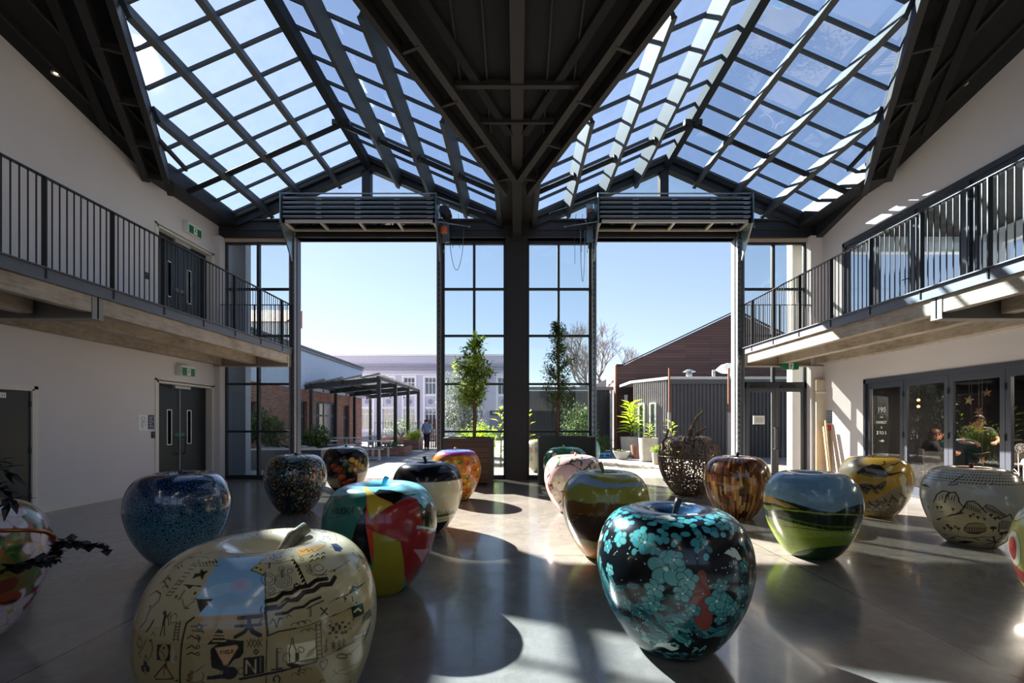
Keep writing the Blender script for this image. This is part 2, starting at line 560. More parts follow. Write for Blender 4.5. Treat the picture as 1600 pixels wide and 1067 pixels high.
# white corner columns
for (x0, x1, lab) in ((WL, WL + 0.14, 'white corner column at the left wall'), (WR - 0.3, WR, 'white corner column at the right wall')):
    o = column('corner_column', x0, x1, 11.85, 12.2, 0, HB0, M_WALL, lab, False)
m = MB(); m.box(WL - 0.35, WL + 0.42, 12.5, 12.75, -0.1, 7)
tag(m.build('corner_column', mat('blue_grey_paint', '#868c9c', 0.6)), 'pale blue-grey column outside the left glazing', 'column', kind='structure')
m = MB(); m.box(WR - 0.42, WR - 0.1, 12.45, 12.7, -0.1, 7)
tag(m.build('corner_column', mat('stone_grey_paint', '#b3aca4', 0.6)), 'white column outside the right glazing', 'column', kind='structure')

# ---- glazed bays of the front wall: window_<n> > frame, mullion, transom, pane
WIN = [0]
def win(label, loc):
    WIN[0] += 1
    return thing('window_%d' % WIN[0], label, 'window', loc, kind='structure')
def bay(label, x0, x1, xm, zs, z0=0.05, z1=6.28, fw=0.05, pane=True, xms=None, tr=0.055):
    t = win(label, ((x0 + x1) / 2, 12.1, 0))
    m = MB()
    m.box(x0, x0 + fw, 12.06, 12.16, 0 if z0 < .1 else z0, z1); m.box(x1 - fw, x1, 12.06, 12.16, 0 if z0 < .1 else z0, z1)
    m.box(x0, x1, 12.06, 12.16, z1 - fw, z1 + 0.03); m.box(x0, x1, 12.06, 12.16, 0 if z0 < .1 else z0, z0 + fw)
    m.build('frame', M_BLACK, t)
    m = MB(); m.box(xm - 0.03, xm + 0.03, 12.05, 12.16, z0, z1); m.build('mullion', M_BLACK, t)
    for z in zs:
        m = MB(); m.box(x0 + fw, x1 - fw, 12.06, 12.15, z - tr / 2, z + tr / 2); m.build('transom', M_BLACK, t)
    m = MB(); m.box(x0 + fw, x1 - fw, 12.10, 12.108, z0, z1); m.build('pane', M_GLASS, t)
    return t
ZT = (5.04, 3.80, 2.52, 1.26)
bay('tall dark-framed glazed bay between left wall and left doorway', WL + 0.12, -6.0, -6.87, ZT)
bay('tall glazed bay left of the wide central column', -1.98, -0.31, -1.14, ZT)
bay('tall glazed bay right of the wide central column', 0.27, 1.95, 1.10, ZT)
bay('glazed bay above the entrance doors at right', 5.98, WR - 0.29, 6.80, (5.04, 3.80), z0=2.52)
# gable glazing
for sg in (-1, 1):
    t = win('triangular gable window above the %s doorway' % ('left' if sg < 0 else 'right'), (sg * XC, 12.12, HB1))
    m = MB()
    m.prism([(sg * XC - HALF, HB1), (sg * XC + HALF, HB1), (sg * XC, RIDGE - 0.1)], 'y', 12.20, 12.206)
    m.build('pane', M_GLASS, t)

# ---- glazed gable roofs
def glass_roof(sg):
    t = win('large pitched glass roof over the %s half, with dark purlins and thin bars' % ('left' if sg < 0 else 'right'), (sg * XC, 9.0, RIDGE))
    xc = sg * XC
    def ys(d): return YA + d * (9.8 - YA) / HALF
    N_off = 0.0
    # panes
    m = MB()
    for s2 in (-1, 1):
        a = [(xc, YA, RIDGE), (xc + s2 * HALF, 9.8, EAVE), (xc + s2 * HALF, YE + 0.2, EAVE), (xc, YE + 0.2, RIDGE)]
        b = [(x, y, z + 0.012) for x, y, z in a]
        m.add([(x, y, z + 0.05) for x, y, z in a], [(0, 1, 2, 3)])
    m.build('glass_panes', M_SKYGLASS, t)
    # ridge beam
    m = MB(); m.bar((xc, YA, RIDGE - 0.12), (xc, YE, RIDGE - 0.12), 0.16, 0.26)
    m.build('ridge_beam', mat('ridge_steel', '#2c3034', 0.85, spec=0.15), t)
    for s2 in (-1, 1):
        nrm = Vector((s2 * SL, 0, 1)).normalized()
        for d in (0.9, 1.8, 2.7):
            x = xc + s2 * d; z = RIDGE - SL * d
            c = Vector((x, 0, z)) - nrm * 0.17
            m = MB(); m.bar((c.x, ys(d), c.z), (c.x, YE, c.z), 0.075, 0.30, up=nrm)
            c2 = Vector((x, 0, z)) - nrm * 0.33
            m.bar((c2.x, ys(d), c2.z), (c2.x, YE, c2.z), 0.095, 0.03, up=nrm)
            m.build('purlin', M_GUN, t)
        d = HALF - 0.05
        m = MB(); m.bar((xc + s2 * d, 9.5, RIDGE - SL * d - 0.12), (xc + s2 * d, YE, RIDGE - SL * d - 0.12), 0.12, 0.26)
        m.build('eaves_beam', M_BLACK, t)
        k = 0
        y = 11.78
        while y > YA + 0.3:
            dmax = min(HALF, (y - YA) * HALF / (9.8 - YA))
            p = (xc, y, RIDGE + 0.01); q = (xc + s2 * dmax, y, RIDGE - SL * dmax + 0.01)
            m = MB(); m.bar(p, q, 0.042, 0.06, up=nrm)
            m.build('glazing_bar', M_GUN, t)
            y -= 0.64
        # round tie tube hung below the purlins
        y = 10.18
        p = Vector((xc, y, RIDGE)) - nrm * 0.24; q = Vector((xc + s2 * HALF, y, EAVE)) - nrm * 0.24
        m = MB(); m.tube([p, q], 0.055, 10)
        m.build('tie_tube', bpy.data.materials['ridge_steel'], t, smooth=True)
        for d in (0.0, 0.9, 1.8, 2.7):
            c = Vector((xc + s2 * d, y, RIDGE - SL * d)) - nrm * 0.26
            m = MB(); m.box(c.x - 0.09, c.x + 0.09, y - 0.07, y + 0.07, c.z - 0.06, c.z + 0.06)
            m.build('bracket', M_BLACK, t, bevel=0.01)
M_GUN = mat('gunmetal_paint', '#3a3f42', 0.6, var=0.1)
glass_roof(-1); glass_roof(1)

# ---- valley ladders of the main roof (two chords with rungs) along each cut edge
def under(y, d=0.0): return main_z(y) - TH - d
def truss(xc, s2, label):
    t = thing('roof_truss', label, 'truss', (xc, YA, 0), kind='structure')
    def X(y, off): return xc + s2 * ((y - YA) * HALF / (9.8 - YA) + off)
    for off, w in ((0.05, 0.10), (0.47, 0.13)):
        m = MB(); m.bar((X(YA + 0.6, off), YA + 0.6, under(YA + 0.6, 0.12)), (X(10.0 if off < 0.2 else 9.6, off), 10.0 if off < 0.2 else 9.6, under(10.0 if off < 0.2 else 9.6, 0.12)), w, 0.22)
        m.build('chord', M_BROWNBLK, t)
    m = MB()
    for y in (4.5, 5.35, 6.2, 7.05, 7.93, 8.8, 9.62):
        m = MB(); m.bar((X(y, 0.05), y, under(y, 0.14)), (X(y - 0.15, 0.47), y - 0.15, under(y, 0.14)), 0.05, 0.12)
        m.build('rung', M_BROWNBLK, t)
    m = MB(); m.bar((X(YA + .6, 0.9), YA + 0.6, under(YA + 0.6, 0.05)), (X(8.6, 0.9), 8.6, under(8.6, 0.05)), 0.14, 0.12)
    m.build('edge_strip', M_CEIL, t)
truss(-XC, -1, 'dark ladder-like truss at the outer edge of the left glass roof')
truss(-XC, 1, 'dark ladder-like truss left of the central roof beam')
truss(XC, -1, 'dark ladder-like truss right of the central roof beam')
truss(XC, 1, 'dark ladder-like truss at the outer edge of the right glass roof')
m = MB(); m.bar((0, 0.0, main_z(0) - 0.38), (0, 12.0, main_z(12.0) + 0.03), 0.2, 0.26)
m.bar((0, 0.0, main_z(0) - 0.52), (0, 12.0, main_z(12.0) - 0.11), 0.22, 0.02)
tag(m.build('roof_beam', M_BROWNBLK), 'brown-black central beam rising from the middle column', 'beam', kind='structure')
for i, (y, w) in enumerate(((7.62, 0.09), (8.3, 0.06), (6.2, 0.09))):
    xx = (9.8 - y) * 0.53 - 0.1
    m = MB(); m.bar((-xx, y, under(y, 0.1)), (xx, y, under(y, 0.1)), w, 0.08)
    tag(m.build('roof_purlin', M_BROWNBLK), 'thin dark cross purlin, %s under the central ceiling' % ('second', 'lowest', 'uppermost')[i], 'purlin', kind='structure')
for i, x in enumerate((-0.95, -0.5, 0.5, 0.95)):
    m = MB(); m.tube([(x, 1.0, under(1.0, 0.05)), (x, 9.6 - abs(x) * 1.9, under(9.6 - abs(x) * 1.9, 0.05))], 0.018, 6)
    tag(m.build('roof_rod', M_BROWNBLK), 'thin rod under the central dark ceiling, %s' % ('outer left', 'inner left', 'inner right', 'outer right')[i], 'rod', kind='structure')
# side ceilings: two rafters each
for sg in (-1, 1):
    for x, nm in ((6.9, 'inner'), (7.5, 'outer')):
        y1 = 9.5
        m = MB(); m.bar((sg * x, 1.0, under(1.0, 0.04)), (sg * x, y1, under(y1, 0.04)), 0.05, 0.08)
        tag(m.build('roof_rafter', M_BROWNBLK), '%s thin dark rafter under the %s side ceiling' % (nm, 'left' if sg < 0 else 'right'), 'rafter', kind='structure')
# recessed ceiling lights
for (x, y, lab) in ((-7.62, 7.52, 'small round ceiling light at the upper left by the wall'), (7.55, 7.7, 'small round ceiling light at the upper right by the wall')):
    t = thing('ceiling_light', lab, 'light', (x, y, under(y)))
    m = MB(); m.lathe([(0.065, 0), (0.065, -0.02), (0.045, -0.022), (0.04, -0.006), (0.0, -0.006)], (x, y, under(y)), 20)
    m.build('rim', M_ALU, t, smooth=False)
    m = MB(); m.lathe([(0.04, -0.004), (0.0, -0.012)], (x, y, under(y)), 16)
    N = NT('lamp_glow'); N.set(col=lin('#fff2dc'), em=lin('#ffe3bd'), ems=6.0)
    m.build('lamp', N.m, t)

# ================================================================== BALCONIES
def balcony(sg):
    wx = WL if sg < 0 else WR
    ex = 5.92 * sg
    side = 'left' if sg < 0 else 'right'
    t = thing('balcony', '%s concrete balcony with grey steel edge along the %s wall' % (side, side), 'balcony', (wx, 6, 3.42), kind='structure')
    m = MB(); m.box(ex, wx, YB, 11.98, 3.27, 3.42); m.build('slab', M_CONC, t)
    m = MB(); m.box(ex - sg * 0.02, ex + sg * 0.012, YB, 11.98, 3.27, 3.44); m.box(ex + sg * 0.012, ex - sg * 0.06, YB, 11.98, 3.425, 3.44)
    m.build('edge_fascia', M_FASCIA, t)
    for a, b in ((YB, 0.92), (1.08, 6.37), (6.53, 11.8)):
        m = MB(); m.box(ex + sg * 0.03, ex + sg * 0.16, a, b, 3.04, 3.27); m.build('edge_rib', M_CONC, t, bevel=0.01)
        m = MB(); m.box(ex + sg * 0.85, ex + sg * 1.05, a, b, 3.02, 3.27); m.build('rib', M_CONC, t, bevel=0.01)
        m = MB(); m.box(wx - sg * 0.22, wx, a, b, 3.0, 3.27); m.build('rib', M_CONC, t, bevel=0.01)
    for y in (1.0, 6.45, 11.88):
        b = m = MB()
        x0, x1 = ex + sg * 0.02, wx
        m.box(x0, x1, y - 0.012, y + 0.012, 2.97, 3.28)
        m.box(x0, x1, y - 0.09, y + 0.09, 2.955, 2.975)
        m.box(x0, x1, y - 0.09, y + 0.09, 3.262, 3.28)
        m.box(x0, x0 + sg * 0.014, y - 0.085, y + 0.085, 2.975, 3.262)
        m.build('cross_beam', M_GREYB if y < 11 else M_BEIGE2, t)
    return t
M_GREYB = mat('grey_beam_paint', '#8a8681', 0.5, var=0.1)
M_BEIGE2 = mat('cream_beam_paint', '#b5ab9c', 0.55, var=0.1)
balcony(-1); balcony(1)

def railing(sg):
    ex = 5.92 * sg
    side = 'left' if sg < 0 else 'right'
    t = thing('balcony_railing', 'black steel baluster railing on the %s balcony' % side, 'railing', (ex, 6, 3.44), group=None, kind='structure')
    zt = 4.58
    m = MB(); m.box(ex - 0.03, ex + 0.03, 1.9, 11.96, zt - 0.012, zt); m.build('handrail', M_RAILTOP, t)
    m = MB(); m.box(ex, WL if sg < 0 else WR - 0.0, 11.87, 11.93, zt - 0.012, zt); m.build('handrail', M_RAILTOP, t)
    ys = [11.44 - 0.957 * k for k in range(10)]
    for y in ys:
        m = MB(); m.box(ex - 0.032, ex + 0.032, y - 0.008, y + 0.008, 3.3, zt - 0.012)
        m.build('post', M_RAIL, t)
    for k in range(10):
        n = 9
        for j in range(n):
            y = ys[k] + (j + 1) * 0.957 / (n + 1)
            if y > 11.93 or (y < 3.0): continue
            m = MB(); m.box(ex - 0.006, ex + 0.006, y - 0.006, y + 0.006, 3.44, zt - 0.012)
            m.build('baluster', M_RAIL, t)
    x = ex + sg * 0.1
    while abs(x) < 7.8:
        m = MB(); m.box(x - 0.006, x + 0.006, 11.894, 11.906, 3.44, zt - 0.012)
        m.build('baluster', M_RAIL, t)
        x += sg * 0.105
    m = MB(); m.box(ex + sg * 0.95 - 0.008, ex + sg * 0.95 + 0.008, 11.88, 11.92, 3.44, zt - 0.012); m.build('post', M_RAIL, t)
M_RAILTOP = mat('railing_top_steel', '#3f4043', 0.3, metal=0.3, var=0.1)
railing(-1); railing(1)
# ================================================================== DOORS AND JOINERY
M_GREEN = mat('exit_green', '#0f7a4a', 0.35)
M_SIGNW = mat('sign_white', '#e9ece8', 0.45)
M_BLUEP = mat('poster_blue', '#23508c', 0.5)
M_RED = mat('alarm_red', '#c22a2c', 0.4)
DOORN = [0]
def door_thing(label, loc):
    DOORN[0] += 1
    return thing('door_%d' % DOORN[0], label, 'door', loc, kind='structure')

def double_door(z0, label):
    y0, y1 = DL; h = 2.42
    t = door_thing(label, (WL, (y0 + y1) / 2, z0))
    xf = WL - 0.15
    m = MB()   # white lining and architrave
    m.box(WL - 0.2, WL + 0.012, y0, y0 + 0.045, z0, z0 + h); m.box(WL - 0.2, WL + 0.012, y1 - 0.045, y1, z0, z0 + h)
    m.box(WL - 0.2, WL + 0.012, y0, y1, z0 + h - 0.045, z0 + h + 0.02)
    m.box(WL, WL + 0.012, y0 - 0.05, y0, z0, z0 + h + 0.05); m.box(WL, WL + 0.012, y1, y1 + 0.05, z0, z0 + h + 0.05)
    m.box(WL, WL + 0.012, y0 - 0.05, y1 + 0.05, z0 + h, z0 + h + 0.05)
    m.build('door_frame', M_WHITE, t)
    mid = 10.82
    for k, (a, b) in enumerate(((y0 + 0.045, mid - 0.012), (mid + 0.012, y1 - 0.045))):
        zt = z0 + h - 0.05
        va, vb = (b - 0.36, b - 0.25) if k == 0 else (a + 0.25, a + 0.36)
        lm = MB(); wall(lm, 'x', xf, xf - 0.045, a, b, z0 + 0.01, zt, [(va, vb, z0 + 1.0, z0 + 1.78)])
        leaf = lm.build('door_leaf', M_DARKDOOR, t)
        m = MB()
        wall(m, 'x', xf + 0.008, xf, va - 0.022, vb + 0.022, z0 + 0.978, z0 + 1.802, [(va, vb, z0 + 1.0, z0 + 1.78)])
        m.build('vision_frame', M_SIGNW, leaf)
        m = MB(); m.box(xf - 0.03, xf - 0.02, va, vb, z0 + 1.0, z0 + 1.78); m.build('vision_pane', M_DKGLASS, leaf)
        hy = b - 0.10 if k == 0 else a + 0.10
        m = MB(); m.tube([(xf, hy, z0 + 0.75), (xf + 0.06, hy, z0 + 0.75), (xf + 0.06, hy, z0 + 1.15), (xf, hy, z0 + 1.15)], 0.012, 8)
        m.build('door_handle', M_BLACK, leaf)
    m = MB(); m.box(xf, xf + 0.012, mid - 0.025, mid + 0.025, z0 + 0.01, z0 + h - 0.05); m.build('astragal', M_GREYST, t)
    m = MB(); m.box(xf, xf + 0.07, mid - 0.22, mid + 0.28, z0 + h - 0.12, z0 + h - 0.055); m.build('door_closer', M_ALU, t)
    m = MB(); m.box(xf, xf + 0.004, mid - 0.14, mid - 0.03, z0 + 1.17, z0 + 1.25); m.box(xf + 0.0125, xf + 0.016, mid + 0.03, mid + 0.14, z0 + 1.17, z0 + 1.25)
    if z0 < 1:
        m.build('green_notice', M_GREEN, t)
    else:
        m.build('lock_plate', M_GREYST, t)
    # dark sheet added behind the leaf so the vision panels read dark
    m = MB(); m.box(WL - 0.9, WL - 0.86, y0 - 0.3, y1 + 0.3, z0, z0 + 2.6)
    m.build('dark_backing', M_DARKDOOR, t)
double_door(0.0, 'dark double doors with narrow vision panels at floor level in left wall')
double_door(3.42, 'dark double doors with narrow vision panels on the left balcony')

t = door_thing('plain dark single door with white sign at the left edge', (WL, 6.96, 0))
m = MB(); m.box(WL - 0.1, WL + 0.01, 6.5, 6.53, 0, 2.04); m.box(WL - 0.1, WL + 0.01, 7.39, 7.42, 0, 2.04); m.box(WL - 0.1, WL + 0.01, 6.5, 7.42, 2.01, 2.04)
m.box(WL, WL + 0.012, 7.42, 7.48, 0, 2.09); m.box(WL, WL + 0.012, 6.44, 6.5, 0, 2.09); m.box(WL, WL + 0.012, 6.44, 7.48, 2.04, 2.09)
m.build('door_frame', M_WHITE, t)
m = MB(); m.box(WL - 0.06, WL - 0.02, 6.53, 7.39, 0.01, 2.01); lf = m.build('door_leaf', M_DARKDOOR, t)
for z in (0.25, 1.0, 1.75):
    m = MB(); m.box(WL - 0.02, WL - 0.008, 7.36, 7.39, z, z + 0.09); m.build('hinge', M_BLACK, lf)
m = MB(); m.box(WL - 0.02, WL - 0.015, 6.63, 7.03, 1.88, 1.96); sg_ = m.build('door_sign', M_SIGNW, lf)
text_obj('STORE 11', 0.055, M_BLACK, lf, (WL - 0.013, 6.9, 1.918), Euler((R_(90), 0, R_(90))))

# exit signs: white-cased boxes with a green face and a running figure
def running_man(mb, P, s):
    """figure built from strips; P(u, v) -> world point, s = height"""
    def strip(a, b, w):
        a = Vector(P(*a)); b = Vector(P(*b)); mb.bar(a, b, w * s, 0.002, up=NRM)
    global NRM
    strip((0.02 * s, 0.30 * s), (-0.06 * s, 0.02 * s), 0.13)
    strip((0.03 * s, 0.22 * s), (0.2 * s, 0.16 * s), 0.07); strip((-0.02 * s, 0.22 * s), (-0.2 * s, 0.10 * s), 0.07)
    strip((-0.06 * s, 0.02 * s), (0.12 * s, -0.12 * s), 0.09); strip((0.12 * s, -0.12 * s), (0.06 * s, -0.36 * s), 0.08)
    strip((-0.06 * s, 0.0), (-0.18 * s, -0.22 * s), 0.09); strip((-0.18 * s, -0.22 * s), (-0.34 * s, -0.24 * s), 0.07)
    strip((0.06 * s, 0.36 * s), (0.06 * s, 0.48 * s), 0.13)
def exit_sign_wall(z, y, label):
    global NRM
    t = thing('exit_sign', label, 'sign', (WL, y, z))
    m = MB(); m.box(WL, WL + 0.15, y, y + 0.42, z - 0.11, z + 0.13); m.build('sign_case', M_SIGNW, t, bevel=0.008)
    m = MB(); m.box(WL + 0.15, WL + 0.156, y + 0.01, y + 0.41, z - 0.105, z + 0.075); f = m.build('sign_face', M_GREEN, t)
    NRM = (1, 0, 0)
    m = MB(); m.box(WL + 0.156, WL + 0.158, y + 0.15, y + 0.27, z - 0.095, z + 0.065); m.build('doorway_symbol', M_SIGNW, f)
    m = MB(); running_man(m, lambda u, v: (WL + 0.1595, y + 0.21 + u, z - 0.012 + v), 0.13); m.build('running_figure', M_GREEN, f)
exit_sign_wall(2.70, 10.5, 'green running figure exit sign above the lower left double doors')
exit_sign_wall(6.10, 10.72, 'green running figure exit sign above the balcony double doors')
t = thing('exit_sign', 'green running figure exit sign under the right balcony beam', 'sign', (7.02, 11.72, 2.86))
NRM = (0, -1, 0)
m = MB(); m.box(6.82, 7.22, 11.66, 11.78, 2.86, 3.04); m.build('sign_case', M_GREEN, t)
m = MB(); m.box(7.0, 7.04, 11.7, 11.74, 3.04, 3.262); m.build('bracket', M_STEEL, t)
m = MB(); m.box(6.96, 7.08, 11.655, 11.66, 2.875, 3.025); sy = m.build('doorway_symbol', M_SIGNW, t)
m = MB(); running_man(m, lambda u, v: (7.02 + u, 11.652, 2.94 + v), 0.125); m.build('running_figure', M_GREEN, t)

# notices and switches on the left wall
t = thing('notice', 'white framed notice with a line drawing beside the lower left doors', 'notice', (WL, 9.5, 1.5))
m = MB(); m.box(WL, WL + 0.006, 9.46, 9.70, 1.33, 1.66); m.build('sheet', M_SIGNW, t)
m = MB()
random.seed(3)
m.tube([(WL + 0.008, 9.58 + 0.05 * math.cos(a), 1.58 + 0.04 * math.sin(a)) for a in [k * .7 for k in range(10)]], 0.003, 4)
m.tube([(WL + 0.008, 9.53 + 0.05 * abs(math.sin(a)) + 0.02 * math.cos(3 * a), 1.38 + 0.16 * (a / 6)) for a in [k * .5 for k in range(13)]], 0.003, 4)
m.tube([(WL + 0.008, 9.52, 1.42), (WL + 0.008, 9.64, 1.44), (WL + 0.008, 9.63, 1.53), (WL + 0.008, 9.52, 1.5)], 0.003, 4)
m.build('line_drawing', M_CHAR, t)
t = thing('notice', 'dark blue notice with pale lines beside the lower left doors', 'notice', (WL, 9.8, 1.5))
m = MB(); m.box(WL, WL + 0.006, 9.715, 9.87, 1.36, 1.66); m.build('sheet', mat('navy_sheet', '#1c2f55', 0.5), t)
m = MB()
for k in range(7):
    m.box(WL + 0.006, WL + 0.008, 9.735, 9.85 - 0.02 * (k % 3), 1.40 + k * 0.035, 1.408 + k * 0.035)
m.build('text_lines', M_SIGNW, t)
for (y, z, lab) in ((9.80, 1.16, 'small dark card reader beside the lower left doors'), (9.62, 4.55, 'small dark card reader on the wall behind the left railing')):
    t = thing('card_reader', lab, 'switch', (WL, y, z))
    m = MB(); m.box(WL, WL + 0.02, y, y + 0.09, z, z + 0.14); m.build('plate', M_BLACK, t, bevel=0.004)
    m = MB(); m.box(WL + 0.02, WL + 0.024, y + 0.03, y + 0.06, z + 0.08, z + 0.10); m.build('indicator', M_GREYST, t)

# right wall: blue sheet, red call point, leaning planks, pipes
t = thing('notice', 'blue printed notice on the sunlit wall above the red call point', 'notice', (WR, 11.7, 1.7))
m = MB(); m.box(WR, WR - 0.006, 11.50, 11.70, 1.50, 1.80); m.build('sheet', M_BLUEP, t)
m = MB()
for k in range(6):
    for j in range(2):
        m.box(WR - 0.006, WR - 0.008, 11.515 + j * 0.095, 11.595 + j * 0.095, 1.53 + k * 0.045, 1.55 + k * 0.045)
m.build('text_lines', M_SIGNW, t)
t = thing('fire_call_point', 'small red fire call point below the blue notice', 'alarm', (WR, 11.65, 1.35))
m = MB(); m.box(WR, WR - 0.05, 11.52, 11.64, 1.30, 1.43); m.build('case', M_RED, t, bevel=0.006)
m = MB(); m.box(WR - 0.05, WR - 0.053, 11.555, 11.605, 1.34, 1.39); m.build('glass_square', M_SIGNW, t)
M_PINE = mat('raw_pine', '#c9ad84', 0.6, var=0.15, vs=8)
for k, (x, yb, lean, h) in enumerate(((7.80, 11.30, 0.30, 1.55), (7.86, 11.46, 0.16, 1.32), (7.70, 11.2, 0.30, 1.40))):
    m = MB(); m.bar((x, yb, 0.02), (x + 0.05, yb + lean, h), 0.10, 0.028, up=(1, -0.3, 0))
    tag(m.build('plank', M_PINE), ('tallest', 'middle', 'shortest')[(0, 2, 1)[k]] + ' pine plank leaning in the right corner', 'plank', 'planks leaning in the corner')
t = thing('pipe', 'cream duct boxing in the corner behind the planks', 'pipe', (7.8, 11.8, 0))
m = MB(); m.box(7.72, WR, 11.74, 11.84, 0.0, 2.6); m.build('boxing', mat('cream_board', '#d8cbb4', 0.6, var=0.04), t)
m = MB(); m.box(7.69, WR, 11.71, 11.74, 2.25, 2.29); m.build('strap', M_SIGNW, t)

# entrance double doors under the right-hand glazed bay
t = door_thing('grey-framed glass entrance double doors under the right balcony', (6.8, 12.1, 0))
m = MB()
for a, b in ((5.98, 6.05), (WR - 0.36, WR - 0.29)):
    m.box(a, b, 12.02, 12.18, 0, 2.55)
m.box(5.98, WR - 0.29, 12.02, 12.18, 2.40, 2.55)
m.build('door_frame', M_CHAR, t)
for k, (a, b) in enumerate(((6.05, 6.83), (6.83, 7.59))):
    lm = MB(); wall(lm, 'y', 12.04, 12.09, a + 0.005, b - 0.005, 0.02, 2.40, [(a + 0.09, b - 0.09, 0.16, 2.31)])
    leaf = lm.build('door_leaf', mat('grey_door_frame', '#55565a', 0.4), t)
    m = MB(); m.box(a + 0.09, b - 0.09, 12.06, 12.07, 0.16, 2.31); m.build('door_pane', M_CAFEGLASS, leaf)
    hx = b - 0.05 if k == 0 else a + 0.05
    m = MB(); m.tube([(hx, 12.04, 0.80), (hx, 11.97, 0.80), (hx, 11.97, 1.36), (hx, 12.04, 1.36)], 0.014, 8); m.build('door_handle', M_STEEL if k == 0 else M_BLACK, leaf)
    if k == 0:
        m = MB(); m.box(a + 0.2, a + 0.5, 12.035, 12.06, 1.45, 1.68); m.build('paper_notice', M_SIGNW, leaf)
        m = MB()
        for q in range(3): m.box(a + 0.25, a + 0.45, 12.03, 12.035, 1.60 - q * 0.045, 1.612 - q * 0.045)
        m.build('printed_lines', M_GREYST, leaf)
    m = MB(); m.box(a + 0.12, a + 0.5, 11.98, 12.04, 2.41, 2.47); m.build('door_closer', M_BLACK, t)

# ---- folding joinery in the right wall
def leaf_run(label, ya, yb, z0, z1, n=None, edges=None, handle=None, stile=0.085, glass=M_CAFEGLASS, head=0.10):
    t = door_thing(label, (WR, (ya + yb) / 2, z0))
    m = MB()
    m.box(WR - 0.02, WR + 0.14, ya, yb, z1 - head, z1); m.box(WR - 0.02, WR + 0.14, yb - 0.06, yb, z0, z1); m.box(WR - 0.02, WR + 0.14, ya, ya + 0.06, z0, z1)
    m.box(WR - 0.01, WR + 0.14, ya, yb, z0, z0 + 0.03)
    m.build('door_frame', M_CHAR, t)
    for (a, b) in edges:
        lm = MB(); wall(lm, 'x', WR + 0.02, WR + 0.075, a + 0.004, b - 0.004, z0 + 0.03, z1 - head, [(a + stile, b - stile, z0 + 0.2, z1 - head - 0.13)])
        leaf = lm.build('door_leaf', M_CHAR, t)
        m = MB(); m.box(WR + 0.045, WR + 0.052, a + stile, b - stile, z0 + 0.2, z1 - head - 0.13); m.build('door_pane', glass, leaf)
        for z in (z0 + 0.5, z0 + 1.2, z1 - 0.45):
            m = MB(); m.box(WR - 0.0, WR + 0.02, b - 0.012, b + 0.012, z, z + 0.11); m.build('hinge', M_BLACK, leaf)
        if handle and a in handle:
            m = MB(); m.tube([(WR + 0.02, a + 0.04, z0 + 1.0), (WR - 0.04, a + 0.04, z0 + 1.0), (WR - 0.04, a + 0.15, z0 + 1.0)], 0.01, 6)
            m.box(WR + 0.0, WR + 0.02, a + 0.02, a + 0.06, z0 + 0.9, z0 + 1.15); m.build('door_handle', M_BLACK, leaf)
    return t
e = [(10.37 - 0.98 * (k + 1), 10.37 - 0.98 * k) for k in range(9)]
cafe_doors = leaf_run('charcoal folding glass doors of the café in the right wall', CAFE[0], CAFE[1], 0.0, 2.48, edges=e)
e2 = [(10.12, 11.04), (9.2, 10.12), (8.12, 9.1), (7.0, 7.98), (5.9, 6.88), (4.8, 5.8), (3.7, 4.7)]
t = leaf_run('charcoal glazed joinery along the right balcony', UPW[0], UPW[1], 3.42, 5.85, edges=e2, handle=(9.2,), glass=M_CAFEGLASS)
for y in (9.15, 8.05, 6.94, 5.85, 4.75, 3.6):
    m = MB(); m.box(WR - 0.015, WR + 0.16, y - 0.06, y + 0.06, 3.44, 5.8); m.build('wide_mullion', M_CHAR, t)

# café lettering on the first leaf (seen from the hall it reads as in the photograph)
lf = [c for c in cafe_doors.children if c.name.startswith('door_leaf')][0]
xx = WR + 0.042
for (s, z, h) in (('190', 1.77, 0.17), ('mo', 1.62, 0.07), ('MARKET', 1.50, 0.085), ('&', 1.39, 0.07), ('2 TO 5', 1.27, 0.10), ('- cafe', 1.10, 0.07)):
    text_obj(s, h, M_SIGNW, lf, (xx, 9.98, z), Euler((R_(90), 0, R_(-90))), name='lettering', sx=0.9)

# ================================================================== ROOMS BEHIND THE RIGHT WALL
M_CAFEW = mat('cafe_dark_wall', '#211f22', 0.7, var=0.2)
M_CREAM = mat('cafe_ceiling', '#b9a98c', 0.7)
X1 = WR + 0.2
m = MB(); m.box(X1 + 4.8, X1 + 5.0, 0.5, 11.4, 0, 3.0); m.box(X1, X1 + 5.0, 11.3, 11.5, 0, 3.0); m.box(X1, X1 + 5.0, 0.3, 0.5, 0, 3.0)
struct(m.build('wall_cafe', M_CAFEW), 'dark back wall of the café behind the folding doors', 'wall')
m = MB(); m.box(X1, X1 + 5.0, 0.3, 11.5, 2.72, 2.9); struct(m.build('ceiling_cafe', M_CREAM), 'cream café ceiling', 'ceiling')
